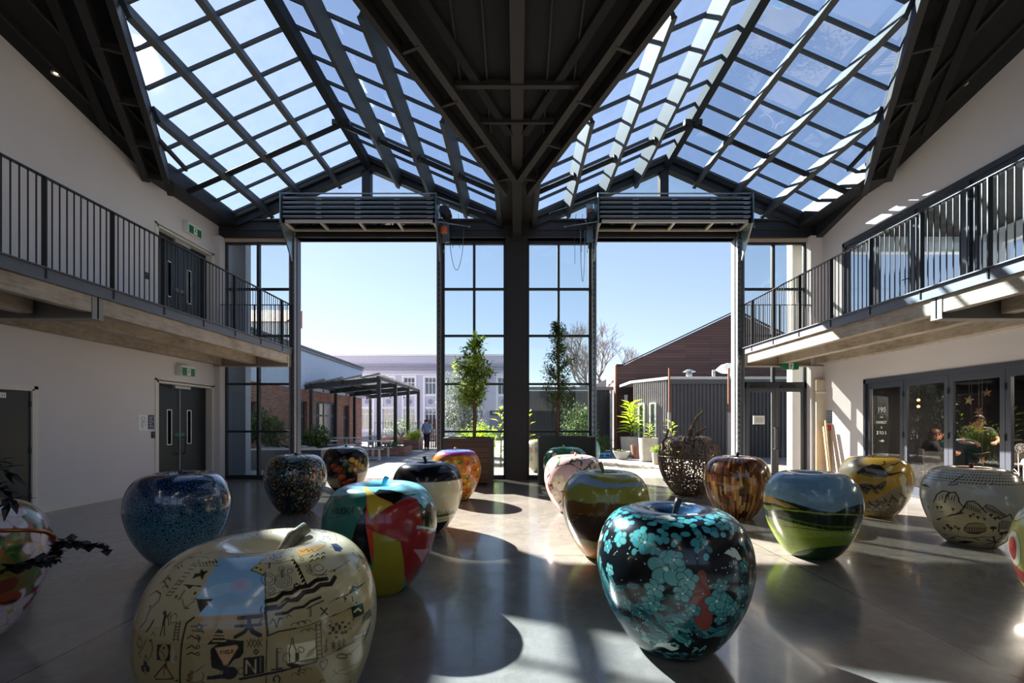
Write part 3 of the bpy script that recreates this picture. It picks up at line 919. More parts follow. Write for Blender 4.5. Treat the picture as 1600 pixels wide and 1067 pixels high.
# upper room: grey walls with an opening to the sky at the end
M_UPW = mat('upper_room_paint', '#ccd4da', 0.7)
m = MB()
wall(m, 'x', X1 + 4.0, X1 + 4.2, 0.3, 12.2, 3.4, 6.5, [(1.0, 4.0, 3.6, 6.0), (4.4, 7.4, 3.6, 6.0), (7.8, 11.4, 3.6, 6.0)])
wall(m, 'y', 12.0, 12.2, X1, X1 + 4.2, 3.4, 6.5, [(X1 + 0.3, X1 + 3.7, 3.6, 6.0)])
m.box(X1, X1 + 4.2, 0.1, 0.3, 3.4, 6.5)
struct(m.build('wall_upper_room', M_UPW), 'grey walls of the room behind the right balcony', 'wall')
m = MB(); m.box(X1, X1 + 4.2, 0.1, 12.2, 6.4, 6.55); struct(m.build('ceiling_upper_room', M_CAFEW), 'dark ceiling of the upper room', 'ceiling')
m = MB(); m.box(X1, X1 + 4.2, 0.1, 12.2, 3.25, 3.42); struct(m.build('floor_upper_room', M_UPW), 'grey floor of the upper room', 'floor')
# ================================================================== FOLDED-UP OVERHEAD DOORS
M_PANEL = mat('door_panel_steel', '#565d62', 0.35, metal=0.5, var=0.15, vs=8)
M_PANELT = mat('panel_edge_cream', '#b3aca0', 0.4, metal=0.2, var=0.05)
M_ORANGE = mat('motor_orange', '#b4532b', 0.45)
M_PLATE = mat('zinc_plate', '#7f9097', 0.3, metal=0.7, var=0.25, vs=10)
def folded_door(sg):
    xa, xb = (-5.90, -2.0) if sg < 0 else (2.0, 5.88)
    side = 'left' if sg < 0 else 'right'
    yb, yf = 11.9, 11.35
    t = thing('overhead_door', 'stack of folded horizontal door panels hanging above the %s doorway' % side, 'door', ((xa + xb) / 2, 11.7, 6.47))
    # bottom panel seen from below: frame with three dividers and dark glass
    z = 6.49
    p = MB()
    p.box(xa + 0.05, xb - 0.05, yf, yf + 0.05, z, z + 0.07); p.box(xa + 0.05, xb - 0.05, yb - 0.05, yb, z, z + 0.07)
    p.box(xa + 0.05, xa + 0.11, yf, yb, z, z + 0.07); p.box(xb - 0.11, xb - 0.05, yf, yb, z, z + 0.07)
    pn = p.build('bottom_panel', M_PANELT, t)
    for k in (1, 2, 3):
        x = xa + (xb - xa) * k / 4
        m = MB(); m.box(x - 0.03, x + 0.03, yf + 0.05, yb - 0.05, z + 0.002, z + 0.06); m.build('divider', M_PANELT, pn)
    m = MB(); m.box(xa + 0.11, xb - 0.11, yf + 0.05, yb - 0.05, z + 0.04, z + 0.05); m.build('panel_glass', M_DKGLASS, pn)
    for k in range(5):
        z = 6.60 + k * 0.115
        m = MB()
        m.box(xa + 0.06, xb - 0.06, yf - 0.01 - 0.01 * (k % 2), yf + 0.04, z, z + 0.055)
        m.box(xa + 0.06, xb - 0.06, yb - 0.05, yb, z, z + 0.06)
        m.box(xa + 0.06, xa + 0.12, yf, yb, z, z + 0.06); m.box(xb - 0.12, xb - 0.06, yf, yb, z, z + 0.06)
        m.box(xa + 0.10, xb - 0.10, yf + 0.04, yb - 0.04, z + 0.02, z + 0.032)
        pl = m.build('panel', M_PANEL, t)
        m = MB()
        m.box(xa + 0.07, xb - 0.07, yf - 0.022, yf - 0.005, z + 0.038, z + 0.055)
        m.build('seal_strip', M_PANELT if k in (0, 3) else M_STEEL, pl)
        for q in (0.25, 0.5, 0.75, 0.96):
            x = xa + (xb - xa) * q
            m = MB(); m.box(x - 0.09, x + 0.05, yf - 0.03, yf - 0.005, z - 0.012, z + 0.012); m.build('hinge', M_STEEL, pl)
    for x, nm in ((xa + 0.02, 'l'), (xb - 0.02, 'r')):
        m = MB(); m.box(x - 0.012, x + 0.012, 11.28, 11.91, 6.46, 7.2); m.build('end_plate', M_PLATE, t)
        # tapering gusset plate under the stack
        m = MB(); m.prism([(11.32, 6.46), (11.91, 6.46), (11.91, 5.7), (11.85, 5.7)], 'x', x - 0.006, x + 0.006); m.build('gusset_plate', M_PLATE, t)
        m = MB(); m.bar((x, 11.33, 6.46), (x, 11.88, 5.72), 0.035, 0.03); m.build('gusset_edge', M_PANELT if x > 0 else M_STEEL, t)
    m = MB(); m.tube([(xa, 11.33, 7.2), (xb, 11.33, 7.2)], 0.018, 8); m.build('top_rod', M_STEEL, t, smooth=True)
    m = MB(); m.box(xa + 0.06, xb - 0.06, 11.4, 11.9, 7.14, 7.16); m.build('top_sheet', M_PANEL, t)
    xi = xb if sg < 0 else xa; xo = xa if sg < 0 else xb; s = -sg
    for (p, q) in (((xi, 11.33, 7.12), (xi + s * 1.15, 11.9, 6.98)), ((xi, 11.33, 6.5), (xi + s * 0.75, 11.9, 6.62)),
                   ((xo, 11.33, 6.55), (xo - s * 0.32, 11.9, 6.62))):
        m = MB(); m.tube([p, q], 0.014, 6); m.ball(q, 0.03, 8, 6); m.build('stay_rod', M_STEEL, t)
    # drive unit beside the stack
    x = xi + s * 0.12
    d = thing('door_motor', 'geared %s motor and sprocket beside the %s folded door' % ('black' if sg < 0 else 'orange', side), 'motor', (x, 11.7, 6.8))
    m = MB(); m.box(x - 0.07, x + 0.1, 11.85, 11.93, 6.2, 7.18); m.build('mounting_plate', M_PLATE, d)
    m = MB()
    if sg < 0:
        m.prism([(x - 0.1, 6.85), (x + 0.1, 6.7), (x + 0.2, 6.86), (x + 0.08, 7.0), (x - 0.08, 6.98)], 'y', 11.5, 11.85)
    else:
        m.tube([(x, 11.45, 6.72), (x, 11.85, 6.72)], 0.11, 16)
        m.box(x - 0.08, x + 0.08, 11.6, 11.8, 6.72, 6.95)
    m.build('motor_body', M_BLACK, d, bevel=0.01)
    m = MB(); m.lathe([(0.06, 0), (0.09, 0.02), (0.09, 0.16), (0.06, 0.18)], (x + s * 0.02, 11.55, 6.70 if sg > 0 else 6.30), 16); m.build('gearbox', M_ORANGE, d, smooth=True)
    random.seed(4 + sg)
    for q in range(5):
        m = MB(); m.box(x - 0.05 + 0.02 * q, x - 0.03 + 0.02 * q, 11.9, 11.94, 5.95 + 0.1 * q, 6.02 + 0.1 * q); m.build('bolt', M_STEEL, d)
    # hand chain loop
    top = Vector((xi + s * 0.22, 11.7, 6.55)); w = 0.38 * s if sg < 0 else 0.12 * s
    dep = 1.05 if sg < 0 else 1.35
    pts = []
    for k in range(25):
        u = k / 24
        pts.append((top.x + w * u, 11.945, top.z - dep * math.sin(math.pi * u) ** 0.55 if 0 < u < 1 else top.z))
    m = MB(); m.tube(pts, 0.008, 5); tag(m.build('pull_chain', M_STEEL), 'long hand chain loop hanging beside the %s folded door' % side, 'chain')
    for k in range(2):
        xx = xi + s * (0.30 + 0.17 * k)
        m = MB(); m.tube([(xx, 11.8, 6.9), (xx + s * 0.05, 11.7, 6.5), (xx + s * 0.04, 11.75, 6.0 if sg < 0 else 5.9 - .3 * k)], 0.006, 5)
        tag(m.build('cable', M_BLACK), '%s thin cable beside the %s door motor' % (('nearer', 'farther')[k], side), 'cable')
folded_door(-1); folded_door(1)
# ================================================================== COURTYARD
def make_paving():
    N = NT('courtyard_paving')
    co = N.coord()
    n1 = N.n('TexNoise', {'Vector': co, 'Scale': 0.7, 'Detail': 7.0, 'Roughness': 0.65}).outputs[0]
    base = N.ramp(n1, [(0.3, '#7b7367'), (0.7, '#9a9182')])
    br = N.n('TexBrick', {'Vector': co, 'Color1': lin('#6f7078'), 'Color2': lin('#85858b'), 'Mortar': lin('#4c4b4d'), 'Scale': 1.0,
                          'Mortar Size': 0.012, 'Brick Width': 0.6, 'Row Height': 0.3})
    sep = N.n('SeparateXYZ', {0: co})
    f = N.math('GREATER_THAN', sep.outputs[1], 17.2)
    N.set(col=N.mixc(f, base, br.outputs[0]), rough=0.8)
    N.set(normal=N.bump(n1, 0.15, 0.01))
    return N.m
m = MB(); m.box(-70, 70, YE + 0.25, 110, -0.14, -0.01); m.box(-70, WL - 0.25, -40, YE + 0.25, -0.14, -0.01); m.box(WR + 5.4, 70, -40, YE + 0.25, -0.14, -0.01); m.box(WL - .25, WR + 5.4, -40, YB, -0.14, -0.01)
struct(m.build('ground', make_paving()), 'paved courtyard outside the doorways', 'paving')
m = MB(); m.lathe([(0.0, -0.004), (0.28, -0.004), (0.28, 0.0)], (4.9, 14.6, 0), 24)
tag(m.build('drain_cover', M_GREYST), 'round metal drain cover in the sunlit paving', 'drain cover')

def make_brick():
    N = NT('red_brick')
    tc = N.coord()
    sep = N.n('SeparateXYZ', {0: tc})
    v = N.n('CombineXYZ', {0: N.math('ADD', sep.outputs[1], sep.outputs[0]), 1: sep.outputs[2], 2: 0.0}).outputs[0]
    br = N.n('TexBrick', {'Vector': v, 'Color1': lin('#7c4638'), 'Color2': lin('#a3705c'), 'Mortar': lin('#8d8178'), 'Scale': 1.0,
                          'Mortar Size': 0.012, 'Brick Width': 0.24, 'Row Height': 0.085, 'Bias': -0.1})
    nz = N.n('TexNoise', {'Vector': tc, 'Scale': 3.0, 'Detail': 5.0}).outputs[0]
    N.set(col=N.mixc(N.math('MULTIPLY', nz, 0.5), br.outputs[0], lin('#5a3a35')), rough=0.85)
    N.set(normal=N.bump(br.outputs[1], -0.4, 0.01))
    return N.m
M_BRICK = make_brick()
def make_boards(name, c0, c1, row=0.14, seam='#120d0d'):
    N = NT(name)
    tc = N.coord()
    sep = N.n('SeparateXYZ', {0: tc})
    v = N.n('CombineXYZ', {0: N.math('ADD', sep.outputs[0], sep.outputs[1]), 1: sep.outputs[2], 2: 0.0}).outputs[0]
    br = N.n('TexBrick', {'Vector': v, 'Color1': lin(c0), 'Color2': lin(c1), 'Mortar': lin(seam), 'Scale': 1.0,
                          'Mortar Size': 0.008, 'Brick Width': 2.6, 'Row Height': row})
    nz = N.n('TexNoise', {'Vector': N.coord(scale=(1.2, 1.2, 25)), 'Scale': 2.0, 'Detail': 5.0}).outputs[0]
    N.set(col=N.mixc(N.math('MULTIPLY', nz, 0.4), br.outputs[0], lin(seam)), rough=0.7)
    return N.m
M_BOARD = make_boards('stained_cedar_boards', '#46302e', '#5d3f3a')
M_PLANTER = make_boards('planter_boards', '#3c312d', '#4d3e36', 0.13)
M_PALEBLUE = mat('pale_blue_cladding', '#a9bbd2', 0.5, var=0.05)
M_LILAC = mat('lilac_render', '#b9b8c9', 0.7, var=0.04)
M_LILACD = mat('lilac_render_shade', '#8f8fa3', 0.7, var=0.05)  # darker copy of the lilac; puts the cornice's shade line into colour
M_WTRIM = mat('white_stucco', '#dfdfea', 0.6)
M_WINDK = mat('dark_window_glass', '#4a545e', 0.08, spec=0.9)
M_CORR = mat('dark_corrugated_steel', '#3b3d44', 0.45, metal=0.3, var=0.1)
M_CORRL = mat('grey_corrugated_steel', '#7a7879', 0.5, var=0.08)
M_RUST = mat('rusted_steel', '#6a3d26', 0.8, var=0.25, vs=14)
M_ROOFL = mat('light_roof_metal', '#b4b5b5', 0.45, var=0.06)

def corrugated(mb, p, q, z0, z1, pitch=0.16, depth=0.04):
    """vertical ribbed sheet between two ground points"""
    p = Vector((p[0], p[1], 0)); q = Vector((q[0], q[1], 0))
    L = (q - p).length; d = (q - p) / L; nrm = Vector((d.y, -d.x, 0))
    pts = []; x = 0
    while x < L:
        for f, o in ((0, 0), (0.3, 0), (0.38, 1), (0.62, 1), (0.7, 0)):
            pts.append(p + d * min(L, x + f * pitch) + nrm * (o * depth))
        x += pitch
    pts.append(q)
    n = len(pts)
    mb.add([(a.x, a.y, z0) for a in pts] + [(a.x, a.y, z1) for a in pts], [(i, i + 1, n + i + 1, n + i) for i in range(n - 1)])

# ---- brick building with pale blue parapet on the left
bt = thing('brick_building', 'brick building with pale blue upper cladding left of the courtyard', 'building', (-10, 22, 0))
ops = [(20.9, 21.7, 0, 2.5), (22.6, 25.2, 0, 2.55), (26.2, 27.1, 0, 2.5), (27.7, 28.3, 0.5, 2.5), (15.5, 17.5, 0.7, 2.3)]
m = MB(); wall(m, 'x', -10, -10.3, 13.5, 29.3, 0, 3.05, ops); m.build('brick_wall', M_BRICK, bt)
m = MB(); wall(m, 'y', 13.5, 13.8, -20, -10, 0, 3.05, []); m.build('brick_wall', M_BRICK, bt)
m = MB(); m.box(-20, -9.97, 13.45, 29.35, 3.05, 4.95); m.build('cladding', M_PALEBLUE, bt)
m = MB(); m.bar((-9.95, 13.4, 5.0), (-9.95, 29.4, 5.0), 0.16, 0.10); m.bar((-9.93, 13.4, 4.85), (-9.93, 29.4, 4.85), 0.05, 0.05); m.build('parapet_cap', M_CHAR, bt)
for (a, b, z0, z1) in ops:
    m = MB(); wall(m, 'x', -10.14, -10.2, a, b, z0, z1, [(a + 0.07, (a + b) / 2 - 0.03, z0 + 0.08, z1 - 0.75), ((a + b) / 2 + 0.03, b - 0.07, z0 + 0.08, z1 - 0.75),
                                                        (a + 0.07, (a + b) / 2 - 0.03, z1 - 0.65, z1 - 0.08), ((a + b) / 2 + 0.03, b - 0.07, z1 - 0.65, z1 - 0.08)])
    w = m.build('window', M_CHAR, bt)
    m = MB(); m.box(-10.17, -10.18, a, b, z0, z1); m.build('pane', M_WINDK, w)
# low building face seen behind the left glazing
t = thing('service_building', 'white wall under a terracotta roof seen through the left balcony railing', 'building', (-18, 30, 0))
m = MB(); m.box(-30, -14.9, 30, 30.3, 0, 8.1); m.build('wall', M_WHITE, t)
m = MB(); m.prism([(29.7, 8.1), (32, 9.4), (32, 8.1)], 'x', -30, -15.1); m.build('roof', mat('terracotta_tiles', '#a06247', 0.8, var=0.2, vs=8), t)
# raised planting bed at the left
t = thing('raised_planter_bed', 'long dark raised bed with stones and plants behind the left glazing', 'planter', (-8.2, 15, 0))
m = MB(); m.box(-9.7, -6.25, 14.5, 14.6, 0, 0.62); m.box(-6.35, -6.25, 14.6, 17.5, 0, 0.62); m.box(-9.7, -6.25, 17.4, 17.5, 0, 0.62); m.build('sides', M_CHAR, t)
m = MB(); m.box(-9.75, -6.2, 14.45, 14.64, 0.62, 0.66); m.box(-6.39, -6.2, 14.6, 17.5, 0.62, 0.66); m.build('coping', M_ROOFL, t)
m = MB(); m.box(-9.7, -6.35, 14.6, 17.4, 0.3, 0.55); m.build('soil', mat('dark_soil', '#3a322b', 0.9), t)
random.seed(11)
for k in range(9):
    r = random.uniform(0.09, 0.16)
    m = MB(); m.ball((-8.4 + .22 * (2, 0, 3, 7, 1, 4, 5, 8, 6)[k], random.uniform(14.75, 15.1), 0.55 + r * 0.5), r, 9, 6, (1.3, 1, 0.7))
    tag(m.build('stone', M_GREYST, smooth=True), '%s grey stone lying on the raised bed, %s' % (('small', 'large')[r > .125], ('third from the left', 'leftmost', 'fourth from the left', 'near the right end', 'second from the left', 'in the middle', 'right of the middle', 'rightmost', 'third from the right')[k]), 'stone', 'stones on the raised bed')

# ---- foliage helpers
def leafmat(name, c0, c1, tr=0.5):
    N = NT(name)
    oi = N.n('TexNoise', {'Vector': N.coord(), 'Scale': 9.0, 'Detail': 2.0}).outputs[0]
    c = N.ramp(oi, [(0.35, c0), (0.65, c1)])
    N.set(col=c, rough=0.45)
    t = N.n('BsdfTranslucent', {0: c})
    mx = N.n('MixShader', {0: tr, 1: N.b.outputs[0], 2: t.outputs[0]})
    N.link(mx.outputs[0], N.out.inputs[0])
    return N.m
M_LEAF = leafmat('leaf_green', '#5c7a28', '#a9c048', 0.55)
M_LEAFD = leafmat('leaf_dark', '#2f4422', '#5c7a38', 0.4)
M_LEAFG = leafmat('leaf_grey_green', '#6d7666', '#a3a99a', 0.25)
M_LEAFY = leafmat('leaf_bright', '#7c9a20', '#c2d83c', 0.55)
M_LEAFK = leafmat('leaf_near_black', '#0e100d', '#1d201a', 0.1)
M_BARK = mat('bark', '#6a5442', 0.85, var=0.2, vs=12)
M_BARKG = mat('grey_bark', '#7b716c', 0.85, var=0.2, vs=12)

def leaf(mb, p, d, up, L, W, curl=0.15):
    """one leaf: a folded blade of six points"""
    p = Vector(p); d = Vector(d).normalized()
    s = d.cross(Vector(up))
    s = s.normalized() if s.length > 1e-4 else d.orthogonal().normalized()
    n = s.cross(d).normalized()
    a = p; b = p + d * L * 0.45 - n * curl * L * 0.2; c = p + d * L - n * curl * L
    l = p + d * L * 0.45 + s * W / 2 + n * W * 0.12; r = p + d * L * 0.45 - s * W / 2 + n * W * 0.12
    mb.add([a, l, c, r, b], [(0, 4, 1), (1, 4, 2), (2, 4, 3), (3, 4, 0)])

def leaf_cloud(mb, fn, n, L, W, rng, droop=0.3):
    for _ in range(n):
        p, out = fn(rng)
        d = Vector(out) + Vector((rng.uniform(-1, 1), rng.uniform(-1, 1), rng.uniform(-1, 1) - droop)) * 0.9
        if d.length < 0.1: d = Vector((0, 0, 1))
        leaf(mb, p, d, (rng.uniform(-.5, .5), rng.uniform(-.5, .5), 1), L * rng.uniform(0.7, 1.2), W * rng.uniform(0.8, 1.2))

def young_tree(name, label, x, y, z0, htop, prof, n, lf, leafm, seed, L=0.10, W=0.045):
    """prof: list of (z, radius) for the crown"""
    rng = random.Random(seed)
    t = thing(name, label, 'tree', (x, y, z0))
    m = MB(); pts = [(x + 0.02 * math.sin(k * 1.3 + seed), y + 0.02 * math.cos(k * 1.7), z0 + (htop - z0) * k / 8) for k in range(9)]
    m.tube(pts, [0.045 * (1 - 0.75 * k / 8) for k in range(9)], 7)
    zs = [p[0] for p in prof]
    nb = 60
    lm = MB()
    for b in range(nb):
        z = rng.uniform(zs[0], zs[-1])
        r = np.interp(z, zs, [p[1] for p in prof]) * rng.uniform(0.35, 1.25)
        a = rng.uniform(0, 2 * math.pi)
        e = Vector((x + r * math.cos(a), y + r * math.sin(a), z + rng.uniform(0.0, 0.25)))
        s = Vector((x, y, max(z0 + 0.4, z - r * 0.5)))
        mid = (s + e) / 2 + Vector((0, 0, -0.05))
        m.tube([s, mid, e], [0.012, 0.008, 0.004], 4, cap=False)
        for k in range(n // nb):
            u = rng.uniform(0.3, 1.05)
            p = s.lerp(e, u) + Vector((rng.uniform(-.09, .09), rng.uniform(-.09, .09), rng.uniform(-.09, .09)))
            o = (e - s).normalized() * 0.8
            d = o + Vector((rng.uniform(-1, 1), rng.uniform(-1, 1), rng.uniform(-1, .6)))
            leaf(lm, p, d, (rng.uniform(-.6, .6), rng.uniform(-.6, .6), 1), L * rng.uniform(.7, 1.25), W * rng.uniform(.8, 1.2))
    m.build('trunk', M_BARK, t)
    lm.build('foliage', leafm, t)
    return t

def planter_box(x0, x1, y0, y1, z1, mt, label, cap=True):
    t = thing('planter_box', label, 'planter', ((x0 + x1) / 2, (y0 + y1) / 2, 0))
    m = MB(); wall(m, 'y', y0, y0 + 0.05, x0, x1, 0.06, z1, []); m.box(x0, x1, y1 - 0.05, y1, 0.06, z1); m.box(x0, x0 + 0.05, y0 + .05, y1 - .05, 0.06, z1); m.box(x1 - 0.05, x1, y0 + .05, y1 - .05, 0.06, z1)
    m.build('sides', mt, t)
    for s_, xx in ((1, x0), (-1, x1)):
        m = MB(); m.box(xx - s_ * 0.012, xx + s_ * 0.09, y0 - 0.012, y0, 0.0, z1); m.box(xx - s_ * 0.012, xx, y0, y0 + 0.08, 0.0, z1); m.build('corner_strap', M_BLACK, t)
    m = MB(); m.box(x0 - 0.02, x1 + 0.02, y0 - 0.02, y0 + 0.05, z1, z1 + 0.03); m.box(x0 - 0.02, x1 + 0.02, y1 - 0.05, y1 + 0.02, z1, z1 + 0.03)
    m.box(x0 - 0.02, x0 + 0.05, y0, y1, z1, z1 + 0.03); m.box(x1 - 0.05, x1 + 0.02, y0, y1, z1, z1 + 0.03)
    m.build('rim', M_BLACK, t)
    m = MB(); m.box(x0 + 0.05, x1 - 0.05, y0 + 0.05, y1 - 0.05, z1 - 0.2, z1 - 0.08); m.build('soil', mat('dark_soil', '#3a322b', 0.9), t)
    for a in (x0 + 0.12, x1 - 0.12):
        for b in (y0 + 0.12, y1 - 0.12):
            m = MB(); m.lathe([(0.04, 0), (0.045, 0.02), (0.045, 0.04), (0.04, 0.06)], (a, b, 0), 10); m.build('foot', M_BLACK, t)
    return t
planter_box(-1.76, -0.6, 10.85, 11.85, 1.10, M_PLANTER, 'brown timber planter box inside left of the central column')
planter_box(0.53, 1.86, 10.9, 11.85, 1.12, mat('dark_green_panel', '#27302b', 0.5), 'dark green planter box inside right of the central column')
young_tree('young_tree', 'leafy young tree in the brown planter left of the central column', -1.06, 11.35, 1.0, 3.45,
           [(1.95, 0.28), (2.4, 0.42), (2.9, 0.42), (3.2, 0.3), (3.5, 0.1)], 2300, None, M_LEAF, 5, 0.115, 0.058)
young_tree('young_tree', 'tall slim young tree in the green planter right of the central column', 1.02, 11.4, 1.0, 3.9,
           [(1.9, 0.25), (2.2, 0.5), (2.6, 0.34), (3.1, 0.42), (3.5, 0.26), (3.85, 0.06)], 2600, None, M_LEAFD, 9, 0.095, 0.034)
# low side branch of the right tree spreads to the right
def bush(name, label, cat, x, y, z0, rx, rz, n, leafm, seed, L=0.12, W=0.06, group=None):
    rng = random.Random(seed)
    t = thing(name, label, cat, (x, y, z0), group)
    lm = MB(); st = MB()
    for b in range(14):
        a = rng.uniform(0, 2 * math.pi); r = rx * rng.uniform(.2, .8)
        st.tube([(x, y, z0), (x + r * .5 * math.cos(a), y + r * .5 * math.sin(a), z0 + rz * rng.uniform(.5, .9)), (x + r * math.cos(a), y + r * math.sin(a), z0 + rz * rng.uniform(1.0, 1.7))], [0.02, 0.012, 0.004], 4, cap=False)
    blobs = [(rng.uniform(-.55, .55) * rx, rng.uniform(-.55, .55) * rx, z0 + rz * rng.uniform(.5, 1.5), rng.uniform(.35, .6)) for _ in range(12)]
    for _ in range(n):
        bx, by, bz, br = rng.choice(blobs)
        v = Vector((rng.gauss(0, 1), rng.gauss(0, 1), rng.gauss(0, 1))).normalized() * rng.uniform(.6, 1.05)
        p = (x + bx + v.x * rx * br, y + by + v.y * rx * br, max(z0 + .03, bz + v.z * rz * br))
        leaf(lm, p, v + Vector((rng.uniform(-.8, .8), rng.uniform(-.8, .8), rng.uniform(-.8, .5))), (0, 0, 1), L * rng.uniform(.7, 1.2), W * rng.uniform(.8, 1.2))
    st.build('stems', M_BARK, t); lm.build('foliage', leafm, t)
    return t
bush('large_shrub', 'tall grey-green shrub beyond the glazing left of the central column', 'shrub', -2.45, 21.0, 0, 1.15, 2.1, 5200, M_LEAFG, 21, 0.13, 0.06)
bush('shrub', 'round bright green shrub beyond the brown planter', 'shrub', -1.5, 17.0, 0.05, 0.8, 0.75, 2200, M_LEAFY, 22, 0.12, 0.055)
bush('shrub', 'dark low shrub by the fence right of the right doorway post', 'shrub', 3.75, 20.5, 0, 0.6, 0.5, 900, M_LEAFD, 23, 0.12, 0.05)
bush('shrub', 'leafy grey shrub behind glass right of the green planter', 'shrub', 2.35, 17.5, 0.0, 1.0, 1.2, 2200, M_LEAFD, 24, 0.11, 0.05)
bush('shrub', 'dark bushy plant in the raised bed behind the left glazing', 'shrub', -8.6, 15.8, 0.58, 0.75, 0.7, 1600, M_LEAFD, 25, 0.16, 0.07)
bush('shrub', 'dark bushy plant at the right end of the raised bed', 'shrub', -7.1, 16.3, 0.58, 0.5, 0.45, 900, M_LEAFD, 26, 0.16, 0.07)

def bare_tree(label, x, y, h, spread, seed, depth=6, r0=0.2, first=0.3):
    rng = random.Random(seed)
    t = thing('bare_tree', label, 'tree', (x, y, 0))
    tm = MB(); bm_ = MB()
    def grow(p, d, L, r, k):
        q = p + d * L
        mid = (p + q) / 2 + Vector((rng.uniform(-1, 1), rng.uniform(-1, 1), 0)) * L * 0.06
        (tm if k < 2 else bm_).tube([p, mid, q], [r, r * .85, r * .7], 6 if k < 2 else 3, cap=False)
        if k >= depth: return
        for _ in range(3 if k < 4 else 3):
            ax = Vector((rng.uniform(-1, 1), rng.uniform(-1, 1), rng.uniform(-.2, .5))).normalized()
            nd = (d * 1.0 + ax * spread * rng.uniform(.6, 1.15) + Vector((0, 0, 0.12))).normalized()
            grow(q, nd, L * rng.uniform(.66, .84), r * .6, k + 1)
    grow(Vector((x, y, 0)), Vector((0, 0, 1)), h * first, r0, 0)
    tm.build('trunk', M_BARKG, t); bm_.build('branches', M_BARKG, t)
bare_tree('leafless spreading tree beyond the fence seen through the right doorway', 6.0, 34, 10.4, 0.85, 3, 7, 0.32, 0.22)
bare_tree('distant leafless tree top behind the dark gable roof', 15.2, 45, 9.3, 0.7, 8, 6, 0.22, 0.23)

# ---- pergola with glass roof
pg = thing('pergola', 'dark steel pergola with sloping glass roof panels along the brick building', 'pergola', (-8.2, 25.7, 0))
py = [21.4, 24.3, 27.1, 30.0]
for y in py:
    m = MB(); m.box(-6.58, -6.42, y - 0.08, y + 0.08, 0, 3.62); m.build('post', M_BLACK, pg)
    m = MB(); m.box(-9.75, -9.61, y - 0.07, y + 0.07, 0, 3.05); m.build('post', M_BLACK, pg)
    m = MB(); m.bar((-9.97, y, 3.16), (-6.42, y, 3.52), 0.10, 0.24); m.build('rafter', M_BLACK, pg)
for x, z in ((-6.5, 3.6), (-8.2, 3.42), (-9.7, 3.25)):
    m = MB(); m.bar((x, 21.2, z), (x, 30.1, z), 0.09, 0.16); m.build('beam', M_BLACK, pg)
for k in range(4):
    xa = -9.9 + k * 0.86
    m = MB()
    m.add([(xa, 21.3, 3.34 + k * 0.09), (xa + 0.9, 21.3, 3.50 + k * 0.09), (xa + 0.9, 30.1, 3.50 + k * 0.09), (xa, 30.1, 3.34 + k * 0.09)], [(0, 1, 2, 3)])
    m.build('roof_pane', make_glass('pergola_glass', '#8f9896', 0.6, haze=0.3) if k == 0 else bpy.data.materials['pergola_glass'], pg)
    m = MB(); m.prism([(xa, 3.3 + k * 0.09), (xa + 0.9, 3.47 + k * 0.09), (xa + 0.9, 3.56 + k * 0.09), (xa, 3.36 + k * 0.09)], 'y', 21.26, 21.3); m.build('end_trim', M_CORRL, pg)
random.seed(31)
for y in (21.6, 24.5, 27.3):
    for k in range(4):
        x = -9.2 + k * 0.8
        m = MB(); m.tube([(x, y, 3.15), (x, y, 3.02)], 0.012, 5); m.ball((x, y, 2.98), 0.04, 8, 6); m.build('hanging_bulb', M_BLACK, pg)

# ---- picnic tables
M_TABLE = mat('pale_table_top', '#a9a9ac', 0.5, var=0.06)
def picnic_table(x, y, label, s=1.0):
    t = thing('picnic_table', label, 'table', (x, y, 0), 'outdoor tables under the pergola')
    m = MB(); m.box(x - 0.65 * s, x + 0.65 * s, y - 0.35, y + 0.35, 0.72, 0.76); m.build('table_top', M_TABLE, t)
    m = MB(); m.box(x - 0.04, x + 0.04, y - 0.04, y + 0.04, 0, 0.72); m.build('pedestal', M_TABLE, t)
    m = MB(); m.box(x - 0.3, x + 0.3, y - 0.25, y + 0.25, 0, 0.02); m.build('base_plate', M_TABLE, t)
    for sg in (-1, 1):
        m = MB(); m.box(x - 0.6 * s, x + 0.6 * s, y + sg * 0.62 - 0.12, y + sg * 0.62 + 0.12, 0.43, 0.46); b = m.build('bench_seat', M_TABLE, t)
        for k in (-1, 1):
            m = MB(); m.box(x + k * 0.45 * s - 0.02, x + k * 0.45 * s + 0.02, y + sg * 0.62 - 0.1, y + sg * 0.62 + 0.1, 0, 0.43); m.build('bench_leg', M_TABLE, b)
picnic_table(-8.2, 18.8, 'pale outdoor table nearest the left doorway')
picnic_table(-8.4, 22.4, 'pale outdoor table at the brick building windows')
picnic_table(-5.9, 18.6, 'pale outdoor table in front of the nearest pergola post')
picnic_table(-3.4, 23.4, 'pale outdoor table beside the brick planter wall')
picnic_table(-7.7, 25.6, 'pale outdoor table under the middle of the pergola')
picnic_table(-5.1, 28.8, 'pale outdoor table farthest under the pergola end')
